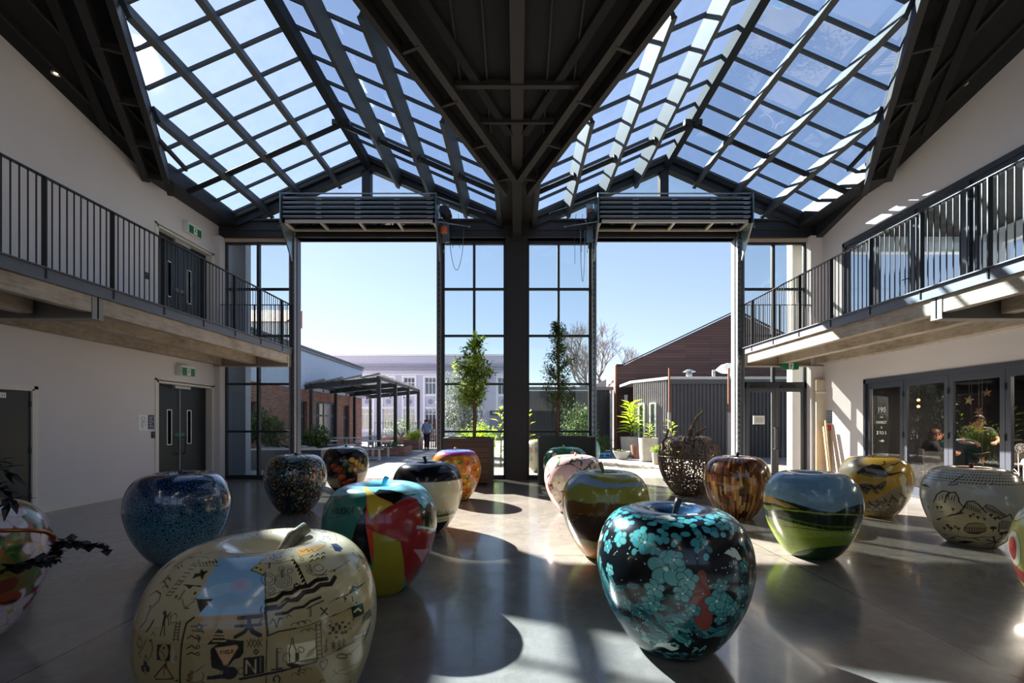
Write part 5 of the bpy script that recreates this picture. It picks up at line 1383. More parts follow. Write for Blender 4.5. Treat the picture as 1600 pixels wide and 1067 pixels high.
# painted designs: (kind, colour, ...) in thousandths of surface angle and of height along the skin
D_DOOD = [['P','#c7b98a',[-16,796,322,780,517,772,725,762,957,745,1309,719,1115,675,1096,625,1180,567,962,547,739,611,596,663,419,663,267,661,132,657,2,653,-2,691,-7,733],0.35],['P','#7d6a3c',[-1600,571,-1022,611,-832,629,-679,641,-545,651,-517,619,-503,587,-494,553,-489,517,-619,515,-762,511,-957,499,-1600,469,-1600,503,-1600,537],0.35],['P','#7ea6c4',[-693,810,-489,824,-53,802,-30,733,-21,689,-12,647,-132,651,-253,655,-378,655,-512,655,-429,689,-577,689,-559,719,-568,756]],['E','#93b2c8',-345,713,60.9,19.8,0],['E','#9aa6c0',-220,715,38.1,30.5,0],['E','#8fb0c6',-447,703,45.7,16.8,0],['E','#86a4b8',-234,675,83.8,19.8,0],['E','#8aa8bb',-86,677,34.3,30.5,0],['E','#a79cb4',-239,719,16.8,16.8,0],['E','#8cb2d0',-183,764,38.1,12.2,0],['P','#a07a4c',[-535,653,-396,653,-262,653,-137,653,-7,649,-7,639,-137,643,-267,645,-396,645,-540,643]],['P','#94784a',[-540,643,-396,645,-267,645,-137,643,-7,639,2,597,-137,601,-276,603,-410,603,-559,599],0.6],['P','#161310',[-577,689,-429,689,-503,661]],['L','#161310',4.1,[-21,796,-16,741,-16,705,-12,671,-7,639,-2,583,-7,541,-7,497]],['P','#161310',[-25,653,-2,651,12,599,-2,597]],['P','#b3a468',[-49,790,-30,735,-160,754]],['L','#161310',4.1,[-49,790,-30,735,-160,754,-49,790]],['E','#161310',-76,774,4.6,4.6,0],['E','#161310',-109,760,4.6,4.6,0],['E','#161310',-63,752,4.6,4.6,0],['L','#161310',17.5,[-2,673,67,673,127,683,197,681,267,689,355,687,433,695,545,691]],['L','#161310',19.5,[-2,657,90,655,155,667,234,663,299,675,387,673,466,681,568,675,637,687]],['L','#161310',11.3,[67,641,146,639,202,645,280,643,341,651,433,653]],['L','#161310',5.1,[304,637,378,641,457,643]],['L','#161310',14.4,[-202,645,-53,643]],['L','#161310',10.3,[-220,629,-44,625]],['L','#161310',13.4,[-127,645,-127,627,-155,615,-216,607]],['L','#161310',15.4,[-123,627,-100,613,-49,603]],['P','#161310',[-410,597,-373,607,-364,619,-341,627,-308,623,-285,605,-155,597,-160,589,-285,595]],['L','#a8905a',5.1,[-364,617,-299,615]],['L','#a8905a',5.1,[-368,611,-290,609]],['L','#a8905a',5.1,[-368,603,-280,601]],['P','#161310',[-382,587,-341,595,-155,595,-155,573,-178,563,-216,561,-280,539,-308,541,-368,549]],['P','#b28a62',[-350,589,-206,591,-192,585,-262,551,-285,551]],['L','#6b5230',3.1,[-350,589,-206,591,-192,585,-262,551,-285,551,-350,589]],['P','#161310',[-155,561,-21,559,-21,521,-155,521]],['L','#a8905a',5.1,[-137,527,-137,555,-76,525,-76,553]],['L','#6b5c38',3.1,[-44,557,-44,525]],['P','#161310',[-396,531,-267,533,-267,523,-396,523]],['E','#161310',-243,533,24.4,22.8,0],['P','#c4b88e',[141,569,350,561,355,515,141,521]],['E','#5a543c',308,519,45.7,6.1,-0.2],['L','#161310',4.1,[169,581,169,569,151,559,155,527,197,525,202,553,183,567,183,581,169,581]],['P','#161310',[127,531,225,519,216,513,174,515,137,523]],['L','#161310',12.3,[211,543,211,529]],['L','#161310',3.1,[262,547,257,545,253,543,243,543,234,545,225,547,220,549,220,551,220,555,225,557,234,557,243,555,253,553,257,551,262,547]],['L','#4a442c',3.1,[271,529,308,543]],['L','#4a442c',3.1,[285,529,327,543]],['L','#4a442c',3.1,[299,529,341,545]],['L','#4a442c',3.1,[318,529,355,545]],['L','#161310',6.2,[67,567,67,523]],['L','#161310',6.2,[30,523,100,521]],['L','#161310',4.1,[364,597,359,555,364,509]],['L','#161310',4.1,[401,597,401,555,406,509]],['L','#161310',3.1,[364,593,401,591]],['L','#161310',3.1,[359,583,401,581]],['L','#161310',3.1,[359,573,401,573]],['L','#161310',3.1,[359,565,401,563]],['L','#161310',3.1,[359,555,401,553]],['L','#161310',3.1,[359,545,401,543]],['L','#161310',3.1,[364,535,401,533]],['L','#161310',3.1,[364,525,406,523]],['L','#161310',3.1,[364,515,406,513]],['L','#161310',6.2,[2,599,81,603,202,601]],['L','#161310',3.1,[202,601,304,599,387,601,521,601]],['L','#161310',5.1,[521,601,725,599]],['L','#161310',9.3,[-178,517,-7,517,127,515]],['L','#161310',6.2,[127,515,239,513,364,509]],['L','#161310',4.1,[410,513,554,515]],['L','#161310',10.3,[554,515,744,511]],['L','#161310',4.1,[21,623,39,633,53,627,67,613,81,625,90,631,109,629]],['L','#161310',6.2,[419,629,470,609]],['L','#161310',6.2,[475,623,419,613]],['L','#161310',5.1,[424,479,387,499,392,507,415,501,429,507,457,501,452,491,424,479]],['P','#161310',[470,585,498,583,498,577,470,579]],['P','#161310',[498,577,526,575,526,569,498,571]],['P','#161310',[531,581,559,581,559,575,531,575]],['P','#161310',[559,575,586,573,586,567,559,569]],['P','#161310',[596,579,623,577,623,571,596,573]],['P','#161310',[498,571,526,569,526,563,498,565]],['P','#161310',[559,569,586,567,586,561,559,563]],['P','#161310',[526,563,554,561,554,555,526,557]],['P','#161310',[623,565,656,563,656,557,623,559]],['P','#161310',[466,567,494,565,494,559,466,561]],['P','#161310',[586,555,614,553,619,545,591,547]],['P','#161310',[521,551,549,549,554,543,526,545]],['P','#161310',[619,553,651,551,656,543,623,545]],['P','#161310',[661,569,693,567,693,561,661,563]],['L','#161310',3.1,[438,545,438,521]],['L','#161310',3.1,[419,539,438,539,457,535]],['L','#161310',3.1,[419,533,438,535,457,529]],['L','#161310',3.1,[424,527,438,529,452,525]],['L','#161310',3.1,[508,541,512,517]],['L','#161310',3.1,[489,537,508,537,526,533]],['L','#161310',3.1,[489,531,508,531,526,527]],['L','#161310',3.1,[489,525,508,527,526,521]],['L','#161310',3.1,[563,539,568,515]],['L','#161310',3.1,[545,533,563,535,582,531]],['L','#161310',3.1,[545,529,563,529,582,525]],['L','#161310',3.1,[545,523,563,523,582,519]],['L','#161310',3.1,[610,537,614,513]],['L','#161310',3.1,[591,531,610,533,633,527]],['L','#161310',3.1,[586,527,610,527,633,521]],['L','#161310',3.1,[591,521,610,521,628,517]],['L','#161310',5.1,[670,481,665,479,647,481,623,483,596,487,568,491,554,495,545,499,549,501,563,501,586,499,614,495,637,491,661,485,670,481]],['L','#161310',5.1,[651,487,725,485,823,491]],['L','#161310',4.1,[661,489,730,477]],['L','#161310',3.1,[531,451,600,453,749,443,864,435]],['L','#161310',3.1,[526,465,563,451,721,425,883,421]],['P','#161310',[470,631,568,637,656,639,735,635,800,651,860,641,1055,635,869,633,688,633,665,617,661,633,563,635]],['P','#161310',[721,601,897,593,906,563,735,571]],['L','#b8aa78',8.2,[758,585,813,587,855,577]],['L','#161310',8.2,[855,543,897,559]],['L','#161310',8.2,[883,543,920,559]],['L','#161310',8.2,[906,543,934,561]],['L','#161310',8.2,[939,543,953,561]],['L','#161310',8.2,[966,543,976,561]],['L','#161310',8.2,[999,543,999,561]],['L','#161310',8.2,[1041,541,1022,561]],['L','#b7c4cc',5.1,[744,521,897,511,1189,491]],['L','#161310',6.2,[906,483,929,507]],['L','#161310',6.2,[925,489,957,513]],['L','#161310',6.2,[939,495,985,519]],['L','#161310',6.2,[966,499,1017,525]],['L','#161310',6.2,[990,505,1050,531]],['P','#a79f86',[-25,772,257,764,276,693,132,689,2,685,-7,723],0.6],['L','#161310',3.1,[-25,772,127,766,262,768,276,693,132,689,2,683]],['L','#3a3a44',2.6,[76,719,67,713,49,709,25,707,-2,709,-25,713,-44,719,-53,725,-49,733,-30,737,-2,739,25,739,53,733,72,727,76,719]],['L','#3a3a44',2.6,[49,721,44,717,35,715,21,713,2,715,-12,717,-21,721,-25,725,-25,729,-12,731,2,733,21,731,35,729,44,725,49,721]],['L','#3a3a44',2.6,[216,709,206,701,178,697,151,695,118,697,90,701,67,709,63,717,72,725,95,731,132,733,169,731,197,725,216,717,216,709]],['L','#3a3a44',2.6,[197,711,188,705,169,701,146,699,123,701,100,705,86,711,81,717,90,723,109,727,132,727,160,727,183,723,197,717,197,711]],['L','#3a3a44',2.6,[178,711,174,707,160,705,146,705,127,705,114,707,104,711,104,715,109,719,118,721,137,723,155,721,169,719,174,715,178,711]],['L','#3a3a44',2.6,[155,713,155,711,151,709,141,709,137,709,127,711,123,713,123,715,127,715,132,717,137,717,146,717,151,717,155,715,155,713]],['L','#3a3a44',2.6,[63,693,63,689,49,687,35,685,21,687,2,689,-7,693,-12,697,-7,699,2,703,21,703,35,703,53,701,63,697,63,693]],['L','#3a3a44',2.6,[49,693,44,691,39,691,30,689,21,691,16,691,12,693,12,695,12,697,16,699,25,699,30,699,39,697,44,695,49,693]],['L','#3a3a44',2.6,[169,743,165,739,155,737,141,737,132,737,118,739,114,741,114,745,118,749,127,752,141,752,151,752,165,749,169,745,169,743]],['L','#3a3a44',2.6,[243,733,239,731,229,729,216,729,206,729,197,731,192,733,192,737,197,739,206,741,216,741,229,741,239,739,243,737,243,733]],['P','#161310',[271,772,308,772,341,693,304,691]],['L','#c9bc8c',4.1,[262,760,271,758,290,764]],['L','#c9bc8c',4.1,[262,747,276,745,294,752]],['L','#c9bc8c',4.1,[271,737,280,733,299,739]],['L','#c9bc8c',4.1,[276,727,285,723,304,729]],['L','#c9bc8c',4.1,[285,717,294,713,308,719]],['L','#c9bc8c',4.1,[294,707,304,705,318,709]],['L','#c9bc8c',4.1,[299,697,313,695,322,699]],['L','#161310',5.1,[498,762,549,768,549,762]],['L','#161310',5.1,[466,749,508,754,512,749]],['L','#161310',5.1,[577,762,637,768,633,762]],['L','#161310',5.1,[540,749,586,754,591,749]],['L','#161310',5.1,[665,762,725,766,716,760]],['L','#161310',5.1,[614,747,670,754,665,747]],['P','#d2a058',[438,818,656,820,915,788,670,780,392,774]],['L','#161310',2.6,[438,818,656,820,915,788,670,780,392,774,438,818]],['L','#161310',3.1,[508,794,596,802,554,786,647,794,623,782]],['P','#2b3350',[1022,784,1115,774,1050,747,966,749,971,741,892,754,929,766]],['L','#161310',3.1,[591,713,582,711,568,709,549,707,531,705,508,705,484,707,461,707,443,709,424,711,406,715,396,719,387,721,387,725,387,729]],['L','#3a3f60',4.1,[614,705,758,707,962,711]],['L','#161310',3.1,[568,721,554,717,531,715,508,715,484,717,470,721,461,725,461,729,475,731,494,733,521,735,545,733,563,729,568,725,568,721]],['L','#2c3358',3.1,[392,741,415,723,480,705,563,701]],['L','#161310',2.6,[410,762,406,760,396,758,387,758,378,758,373,760,373,762,378,764,382,766,392,768,406,770,410,768,415,766,415,764,410,762]],['L','#161310',3.1,[25,794,132,772,220,780]],['L','#161310',2.6,[100,794,95,792,86,790,72,788,58,788,49,790,44,794,39,798,44,802,53,804,67,804,81,804,90,802,95,798,100,794]],['L','#161310',2.6,[178,792,174,788,165,786,151,786,141,786,127,788,123,792,123,796,127,798,141,802,155,802,169,802,178,798,183,796,178,792]],['L','#161310',2.6,[174,609,174,611,183,613,197,613,211,613,220,611,229,609,234,605]],['L','#161310',2.6,[220,609,220,611,229,613,239,613,253,613,262,611,271,609,276,605]],['L','#161310',2.6,[220,609,225,611,234,613,243,613,257,613,271,611,285,607,285,605]],['L','#161310',2.6,[271,609,271,611,280,611,290,613,304,611,318,609,322,607,327,605]],['L','#161310',2.6,[243,589,243,591,253,593,267,593,280,593,294,591,304,587,308,585]],['L','#161310',2.6,[290,589,294,591,299,591,308,593,322,591,336,589,345,587,350,583]],['L','#161310',2.6,[169,495,169,499,174,501,188,501,202,499,216,497,225,493,229,489]],['L','#161310',2.6,[216,493,211,497,220,497,229,499,243,497,253,495,267,491,267,489]],['L','#161310',2.6,[216,501,216,503,225,505,234,505,248,503,262,501,276,497,280,495]],['L','#161310',2.6,[262,499,262,501,267,503,280,503,294,501,304,499,313,497,318,493]],['L','#161310',5.1,[49,495,44,497,44,499,44,503,49,505,53,507,58,507,63,507,72,507,76,505,81,503,86,499,86,497,86,493,81,491]],['L','#161310',2.6,[-137,597,-109,583]],['L','#161310',2.6,[-109,599,-132,583]],['L','#161310',2.6,[-109,597,-81,581]],['L','#161310',2.6,[-86,597,-109,581]],['L','#161310',2.6,[-86,595,-58,581]],['L','#161310',2.6,[-58,595,-86,579]],['L','#161310',2.6,[-63,595,-35,579]],['L','#161310',2.6,[-35,595,-63,579]],['L','#161310',4.1,[-58,569,-63,567,-67,567,-72,565,-76,567,-81,567,-86,569,-86,571,-86,573,-81,573,-76,575,-72,573,-67,573,-63,571,-58,569]],['L','#161310',4.1,[-58,627,-30,641,-49,655,-39,663]],['L','#161310',3.1,[-498,641,-443,619]],['L','#161310',3.1,[-554,633,-429,635]],['L','#161310',4.1,[-535,625,-447,623]],['L','#161310',4.1,[-461,633,-461,631,-466,629,-475,627,-484,627,-498,629,-508,631,-512,633,-508,635,-503,635,-494,637,-480,637,-470,635,-461,635,-461,633]],['L','#161310',4.1,[-563,609,-535,615,-498,609]],['L','#161310',3.1,[-470,611,-470,609,-475,609,-480,609,-484,609,-489,609,-494,611,-494,611,-494,613,-494,615,-489,615,-480,615,-475,613,-470,613,-470,611]],['L','#161310',4.1,[-554,589,-521,595,-489,589]],['L','#161310',3.1,[-461,591,-461,591,-466,589,-470,589,-475,589,-480,589,-484,591,-484,591,-484,593,-480,595,-475,595,-470,595,-466,595,-461,593,-461,591]],['L','#161310',4.1,[-549,577,-517,581,-484,577]],['L','#161310',3.1,[-457,579,-457,577,-461,575,-466,575,-470,575,-475,575,-480,577,-480,579,-480,579,-475,581,-470,581,-466,581,-461,581,-457,579,-457,579]],['L','#161310',4.1,[-475,613,-470,601]],['L','#161310',3.1,[-494,611,-470,605,-457,611]],['L','#5a2c20',3.1,[-429,539,-424,535,-419,533,-424,529,-424,527,-433,523,-443,521,-457,519,-470,519,-484,519,-503,519,-517,519,-531,521,-545,523,-554,525]],['L','#5a2c20',3.1,[-540,533,-470,543,-424,553]],['P','#161310',[-758,747,-702,749,-744,762,-674,754,-628,758,-633,745,-610,731,-674,741,-739,733]],['L','#161310',3.1,[-855,768,-823,725,-860,691]],['L','#161310',3.1,[-948,768,-897,725,-920,689]],['L','#161310',3.1,[-948,768,-855,768]],['L','#161310',3.1,[-915,756,-832,756]],['L','#161310',3.1,[-906,745,-827,745]],['L','#161310',3.1,[-897,735,-823,735]],['L','#161310',3.1,[-897,725,-823,725]],['L','#161310',3.1,[-897,715,-832,717]],['L','#161310',3.1,[-897,705,-837,707]],['L','#161310',3.1,[-911,697,-846,699]],['L','#161310',3.1,[-920,689,-860,691]],['P','#161310',[-813,719,-586,719,-591,715,-670,717,-693,709,-749,715]],['E','#161310',-614,701,5.3,6.1,0],['L','#161310',3.1,[-804,687,-572,689]],['L','#161310',3.1,[-712,687,-651,669,-586,685]],['L','#161310',4.1,[-651,669,-614,669]],['L','#161310',7.2,[-545,651,-596,639,-600,605,-596,559,-596,517]],['L','#161310',5.1,[-1105,717,-1087,725,-1013,721]],['L','#161310',5.1,[-1143,707,-1124,715,-1045,711]],['L','#161310',5.1,[-1045,701,-1022,709,-962,705]],['L','#161310',5.1,[-1184,675,-1101,691,-1004,689,-971,675,-1045,651,-1041,629,-1105,609]],['L','#161310',8.2,[-985,609,-953,621,-934,635]],['E','#161310',-837,655,8.4,7.6,0],['L','#161310',12.3,[-818,651,-809,633]],['L','#161310',5.1,[-804,647,-772,657]],['L','#161310',5.1,[-809,633,-809,609]],['L','#161310',5.1,[-800,635,-767,611]],['L','#161310',4.1,[-781,647,-749,633]],['L','#161310',4.1,[-688,641,-674,603]],['L','#161310',4.1,[-656,643,-633,603]],['L','#161310',3.1,[-684,637,-647,637]],['L','#161310',3.1,[-684,631,-647,631]],['L','#161310',3.1,[-679,625,-642,625]],['L','#161310',3.1,[-679,619,-642,619]],['L','#161310',3.1,[-679,613,-637,613]],['L','#161310',3.1,[-679,605,-637,607]],['P','#161310',[-823,591,-693,595,-684,561,-809,559]],['E','#7d6f44',-749,577,21.3,27.4,0],['L','#161310',3.1,[-776,579,-749,575,-735,567]],['P','#8d8770',[-674,591,-656,585,-633,557,-674,557]],['L','#161310',5.1,[-725,553,-827,521]],['L','#161310',5.1,[-725,553,-651,525,-818,517]],['L','#161310',3.1,[-730,545,-735,527]],['E','#161310',-939,543,12.2,12.9,0],['E','#161310',-971,531,12.2,12.9,0],['E','#161310',-906,535,12.2,12.9,0],['L','#161310',4.1,[-934,531,-934,519]],['L','#161310',4.1,[-1059,555,-990,575,-962,593]],['L','#161310',4.1,[-883,559,-864,581,-897,597]],['L','#161310',4.1,[-1017,583,-1017,579,-1022,575,-1036,571,-1045,571,-1064,571,-1082,573,-1092,577,-1087,583,-1082,587,-1073,589,-1055,591,-1041,589,-1027,587,-1017,583]],['L','#161310',3.1,[-1152,749,-1138,754,-1064,749]],['L','#161310',3.1,[-1124,756,-1115,760,-1041,756]],['L','#161310',3.1,[-1600,745,-1600,749,-1541,754]],['L','#161310',3.1,[-1258,782,-1258,786,-1156,784]],['L','#161310',3.1,[-721,784,-721,790,-651,780]],['L','#161310',3.1,[-804,788,-790,792,-725,784]],['L','#161310',3.1,[-702,790,-698,796,-633,786]],['L','#161310',3.1,[-795,778,-795,784,-730,776]],['L','#5a5038',2.6,[-1105,784,-1133,786,-1152,788,-1156,790,-1147,792,-1129,794,-1105,796,-1073,798,-1041,800,-1013,802,-971,802,-934,802,-906,802,-869,800,-846,798]],['L','#161310',3.1,[-915,774,-628,790]],['L','#161310',3.1,[-813,768,-559,774]],['L','#161310',2.6,[-800,770,-920,782]],['L','#161310',2.6,[-758,772,-869,784]],['L','#161310',2.6,[-721,774,-818,786]],['L','#161310',2.6,[-693,778,-776,788]],['L','#161310',2.6,[-651,780,-721,788]],['L','#161310',2.6,[-614,782,-679,790]],['L','#8a6a4a',6.2,[-1189,752,-1254,788,-1347,812]],['L','#4a4234',3.1,[457,858,512,858]],['L','#4a4234',3.1,[494,858,549,858]],['L','#4a4234',3.1,[531,858,1600,896]],['L','#4a4234',3.1,[1600,898,1600,896]],['L','#4a4234',3.1,[1600,898,1600,890]],['L','#4a4234',3.1,[1600,896,1600,890]],['L','#4a4234',3.1,[1600,888,1600,882]],['L','#4a4234',3.1,[1620,886,1569,880]],['L','#4a4234',3.1,[980,866,1600,874]],['L','#4a4234',3.1,[1421,834,1495,830]],['L','#4a4234',3.1,[1226,824,1291,822]],['L','#4a4234',3.1,[1101,812,1467,818]],['L','#4a4234',3.1,[1388,816,1277,810]],['L','#4a4234',3.1,[1249,806,1472,808]],['L','#4a4234',3.1,[1161,796,1323,802]],['L','#4a4234',3.1,[1425,798,1495,798]],['L','#4a4234',3.1,[1328,790,1365,792]],['L','#4a4234',3.1,[1245,780,1541,786]]]
D_YIELD = (-0.313,0.575,0.0107)
D_GEO = [['P','#6fb9cc',[-1600,700,-1200,715,-900,730,-500,745,-200,760,0,765,0,1001,-1600,1001]],['P','#6fb9cc',[0,765,400,770,800,720,1100,650,1600,560,1600,1001,0,1001]],['P','#5f9fc0',[-1600,731,-1597,784,-1600,834,-1600,878,-243,844,-572,846,-753,792,-990,756],0.6],['P','#9ad4dc',[160,764,647,816,1472,780,1119,725,591,723,378,743],0.6],['P','#2c6a5c',[-1444,529,-1462,587,-1319,647,-1055,705,-721,743,-475,754,-243,762,-234,679,-322,623,-419,569,-498,485,-776,541]],['L','#bf5668',10.5,[-1462,617,-1268,673,-953,719,-633,754,-178,766]],['P','#0d0e10',[-174,739,-49,788,243,772,452,745,591,715,355,699,225,679,76,705]],['P','#0b0c0e',[-262,687,-359,623,-429,555,-480,495,-359,443,-165,385,-178,449,-192,509,-234,569,-253,623]],['P','#c23f2c',[-308,739,-262,681,-248,631,-229,579,-202,521,-178,457,-141,385,-114,471,-127,559,-202,623,-225,679]],['P','#b79a30',[-299,739,-1300,990,178,679,-30,645,-165,611,-229,665]],['P','#b9822c',[-127,739,178,693,331,653,484,613,220,665,123,687,-35,715]],['P','#8e1d20',[-243,583,-53,635,178,675,484,705,878,715,716,641,753,557,1305,499,1600,431,1600,353,1027,299,883,242,897,160,489,297,396,371,345,433,308,493,86,531,-118,557]],['P','#948626',[-127,557,86,529,308,493,392,407,498,297,665,202,637,132,225,132,-155,148,-206,309,-151,371,-109,455,-118,509]],['P','#36a03a',[-239,377,-137,389,-137,365]],['P','#181818',[725,655,772,665,1115,651,1374,589,1402,481,753,551,735,603]],['P','#b0a88c',[1096,637,1379,581,1333,497,1059,531,1045,585],0.7],['P','#6fb9cc',[591,715,869,715,1068,661,869,633,767,673,753,693]],['P','#a3c8cc',[619,559,1305,499,1393,473,818,531,600,545]],['P','#b98a90',[568,439,1073,405,985,355,915,339]],['P','#7a1a1e',[503,577,744,537,614,501,341,501],0.4]]
D_LAND = [['P','#7a96a0',[-1467,577,-823,583,-535,575,-308,563,-58,551,183,539,429,523,749,549,1323,561,1600,621,874,633,554,627,299,617,67,605,-178,617,-452,627,-800,633,-1600,623],0.6],['P','#15221a',[-1509,579,-781,579,-308,563,-81,549,137,533,429,523,637,551,1068,571,1365,557,1462,479,800,501,498,501,243,499,21,507,-206,513,-457,515,-758,515,-1407,495]],['P','#b59a58',[-1509,579,-846,581,-517,557,-304,533,-517,527,-800,533,-1356,525]],['P','#8a7a3c',[-776,571,-452,557,-211,529,-406,533]],['L','#2a2c1c',10.3,[-1430,575,-781,577,-521,563,-308,561]],['P','#1d2a30',[-1356,525,-772,541,-452,525,-753,523,-1356,505]],['P','#8aa02e',[-1356,505,-800,521,-517,523,-243,523,2,521,243,517,494,519,795,515,1398,495,1448,485,795,507,498,509,243,505,2,509,-243,509,-517,505,-804,499,-1448,473]],['P','#1a2a12',[-1458,465,-804,497,-517,509,-243,511,2,511,243,507,498,509,795,507,1448,485,1600,415,809,429,508,435,257,437,2,441,-253,443,-545,439,-855,439,-1600,427]],['P','#93a83a',[-1600,423,-855,437,-545,439,-253,443,2,441,257,437,526,437,855,431,1600,413,1600,345,1600,261,1600,180,1600,132,480,132,2,132,-461,132,-1600,132,-1600,182,-1600,259,-1600,339]],['P','#6d8a2c',[-1600,329,-809,333,-433,337,-141,333,127,349,387,359,684,363,1138,355,1600,345,1600,261,1600,180,1600,132,480,132,2,132,-461,132,-1600,132,-1600,178,-1600,251],0.6],['L','#3a4420',11.6,[-1600,383,-572,397,-299,403,-63,405,165,403,387,405,628,405,943,397,1600,385]],['L','#4c5a24',6.4,[-1600,393,-563,411,-257,419,2,421,262,419,526,421,855,415,1600,399]],['P','#1c3a1a',[-980,132,-118,244,234,273,582,289,1600,287,1600,263,1600,168,596,132,-53,132,-702,132]]]
D_YB = [['P','#7f97b2',[-1189,617,-980,703,-1078,774,-1600,856,-712,772,-419,749,-12,713,424,707,1092,705,1600,671,962,675,470,679,100,675,-396,681,-633,699,-1068,631]],['L','#4a4a2a',6.2,[-721,701,-396,681,100,675,470,679,962,675,1600,671]],['L','#4a4a2a',6.2,[-911,784,-419,749,-12,713,424,707,1092,705]],['P','#b59a2c',[-1462,531,-1448,597,-1115,621,-1059,551,-1059,479,-1600,459]],['P','#6a4618',[-1226,555,-758,579,-345,571,-114,585,90,579,345,577,721,577,1600,553,1600,437,762,469,392,483,90,489,-225,499,-577,499,-1384,457]],['P','#4c3626',[-1384,457,-577,499,-225,497,90,489,392,483,762,469,1600,437,1600,347,749,359,406,351,104,337,-202,313,-540,317,-1068,305,-1101,391]],['L','#a8873a',7.8,[-1384,457,-577,499,-290,513,90,497,392,491,758,477,1600,445]],['L','#2a1c12',6.2,[-457,501,-605,447]],['L','#2a1c12',6.2,[-378,501,-503,445]],['L','#2a1c12',6.2,[-299,501,-406,443]],['L','#2a1c12',6.2,[-229,501,-419,435]],['L','#2a1c12',6.2,[-155,501,-327,433]],['L','#2a1c12',6.2,[-86,499,-239,429]],['L','#2a1c12',6.2,[-16,499,-253,423]],['L','#2a1c12',6.2,[53,497,-165,419]],['L','#2a1c12',6.2,[123,495,-81,413]],['L','#b08a4c',6.2,[-1064,475,-1055,439,-837,443,-619,479]],['P','#b39c68',[-1101,307,-545,321,-202,315,104,339,401,355,744,363,1600,351,1600,305,758,315,401,311,100,295,-220,273,-943,281]],['P','#b0722c',[-943,281,-220,273,100,295,401,311,758,315,1600,305,1600,226,674,214,197,192,-378,134,-864,180]],['L','#5a4420',6.2,[-906,273,-225,263,86,287,378,301,707,307,1600,291]]]
D_GOLD = [['P','#a89f8e',[-1532,601,-1180,697,-892,788,-146,834,-396,729,-591,669,-800,647,-934,573,-1499,571]],['P','#8f8470',[-1370,591,-591,669,-169,701,-382,621,-651,567,-892,559]],['P','#2a2724',[-494,613,-331,659,-76,701,151,693,229,669,318,619,466,617,716,635,929,613,702,621,457,599,248,579,-63,591,-271,609,-484,587]],['P','#5c564c',[-313,607,-63,591,248,575,429,581,248,573,-63,573,-350,591]],['L','#8a8478',12.9,[-285,661,-211,625]],['L','#8a8478',12.9,[-239,659,-165,623]],['L','#8a8478',12.9,[-188,657,-118,621]],['L','#8a8478',12.9,[-141,655,-72,619]],['L','#8a8478',12.9,[-95,653,-30,617]],['L','#8a8478',12.9,[-49,651,16,615]],['L','#8a8478',12.9,[-2,649,58,613]],['L','#8a8478',12.9,[44,645,104,611]],['L','#8a8478',12.9,[90,643,146,609]],['L','#8a8478',12.9,[132,641,188,605]],['L','#8a8478',12.9,[178,639,229,603]],['L','#8a8478',12.9,[225,637,276,601]],['P','#c9bfa4',[308,655,484,695,535,679,410,635,322,631]],['L','#2a2724',19.3,[484,695,661,705,869,731,980,699]],['L','#2a2724',17.1,[308,741,294,703,197,693]],['P','#5e5546',[-410,497,-220,515,16,499,206,539,304,549,267,505,174,451,16,471,137,421,16,417,-86,459,-239,401,-382,441]],['L','#231f1b',17.1,[-368,487,-290,461]],['L','#231f1b',17.1,[-290,471,-216,485]],['L','#231f1b',17.1,[-216,455,-151,465]],['L','#231f1b',17.1,[-132,495,-81,489]],['L','#231f1b',17.1,[-58,479,-12,469]],['L','#231f1b',17.1,[16,463,53,493]],['L','#231f1b',17.1,[86,501,118,473]],['L','#231f1b',17.1,[160,485,183,497]],['P','#8a7d66',[-239,337,16,361,262,415,457,471,716,509,943,535,1490,495,1600,399,1600,287,1041,194,229,182,-364,204]],['P','#c9c0aa',[628,579,800,607,888,563,827,507,1031,431,1481,391,1600,313,855,403,670,523]],['L','#2c2721',17.1,[-174,321,-104,307]],['L','#2c2721',17.1,[-100,299,-25,293]],['L','#2c2721',17.1,[-21,275,53,277]],['L','#2c2721',17.1,[53,355,141,261]],['L','#2c2721',17.1,[127,331,192,349]],['L','#2c2721',17.1,[211,307,271,335]],['L','#2c2721',17.1,[257,383,355,319]],['L','#2c2721',17.1,[336,361,452,303]],['L','#2c2721',17.1,[429,337,461,387]],['L','#2c2721',17.1,[457,411,554,371]],['L','#2c2721',17.1,[545,387,651,355]],['L','#2c2721',17.1,[647,363,767,339]],['L','#2c2721',17.1,[670,435,762,419]],['L','#2c2721',17.1,[776,411,874,403]],['L','#2c2721',17.1,[906,387,1022,385]],['L','#2c2721',17.1,[925,455,1272,363]],['E','#b8ad92',-206,240,27.7,20.2,0],['E','#b8ad92',-72,273,27.7,20.2,0],['E','#b8ad92',49,248,27.7,20.2,0],['E','#b8ad92',160,281,27.7,20.2,0],['E','#b8ad92',294,255,27.7,20.2,0],['E','#b8ad92',392,285,27.7,20.2,0]]
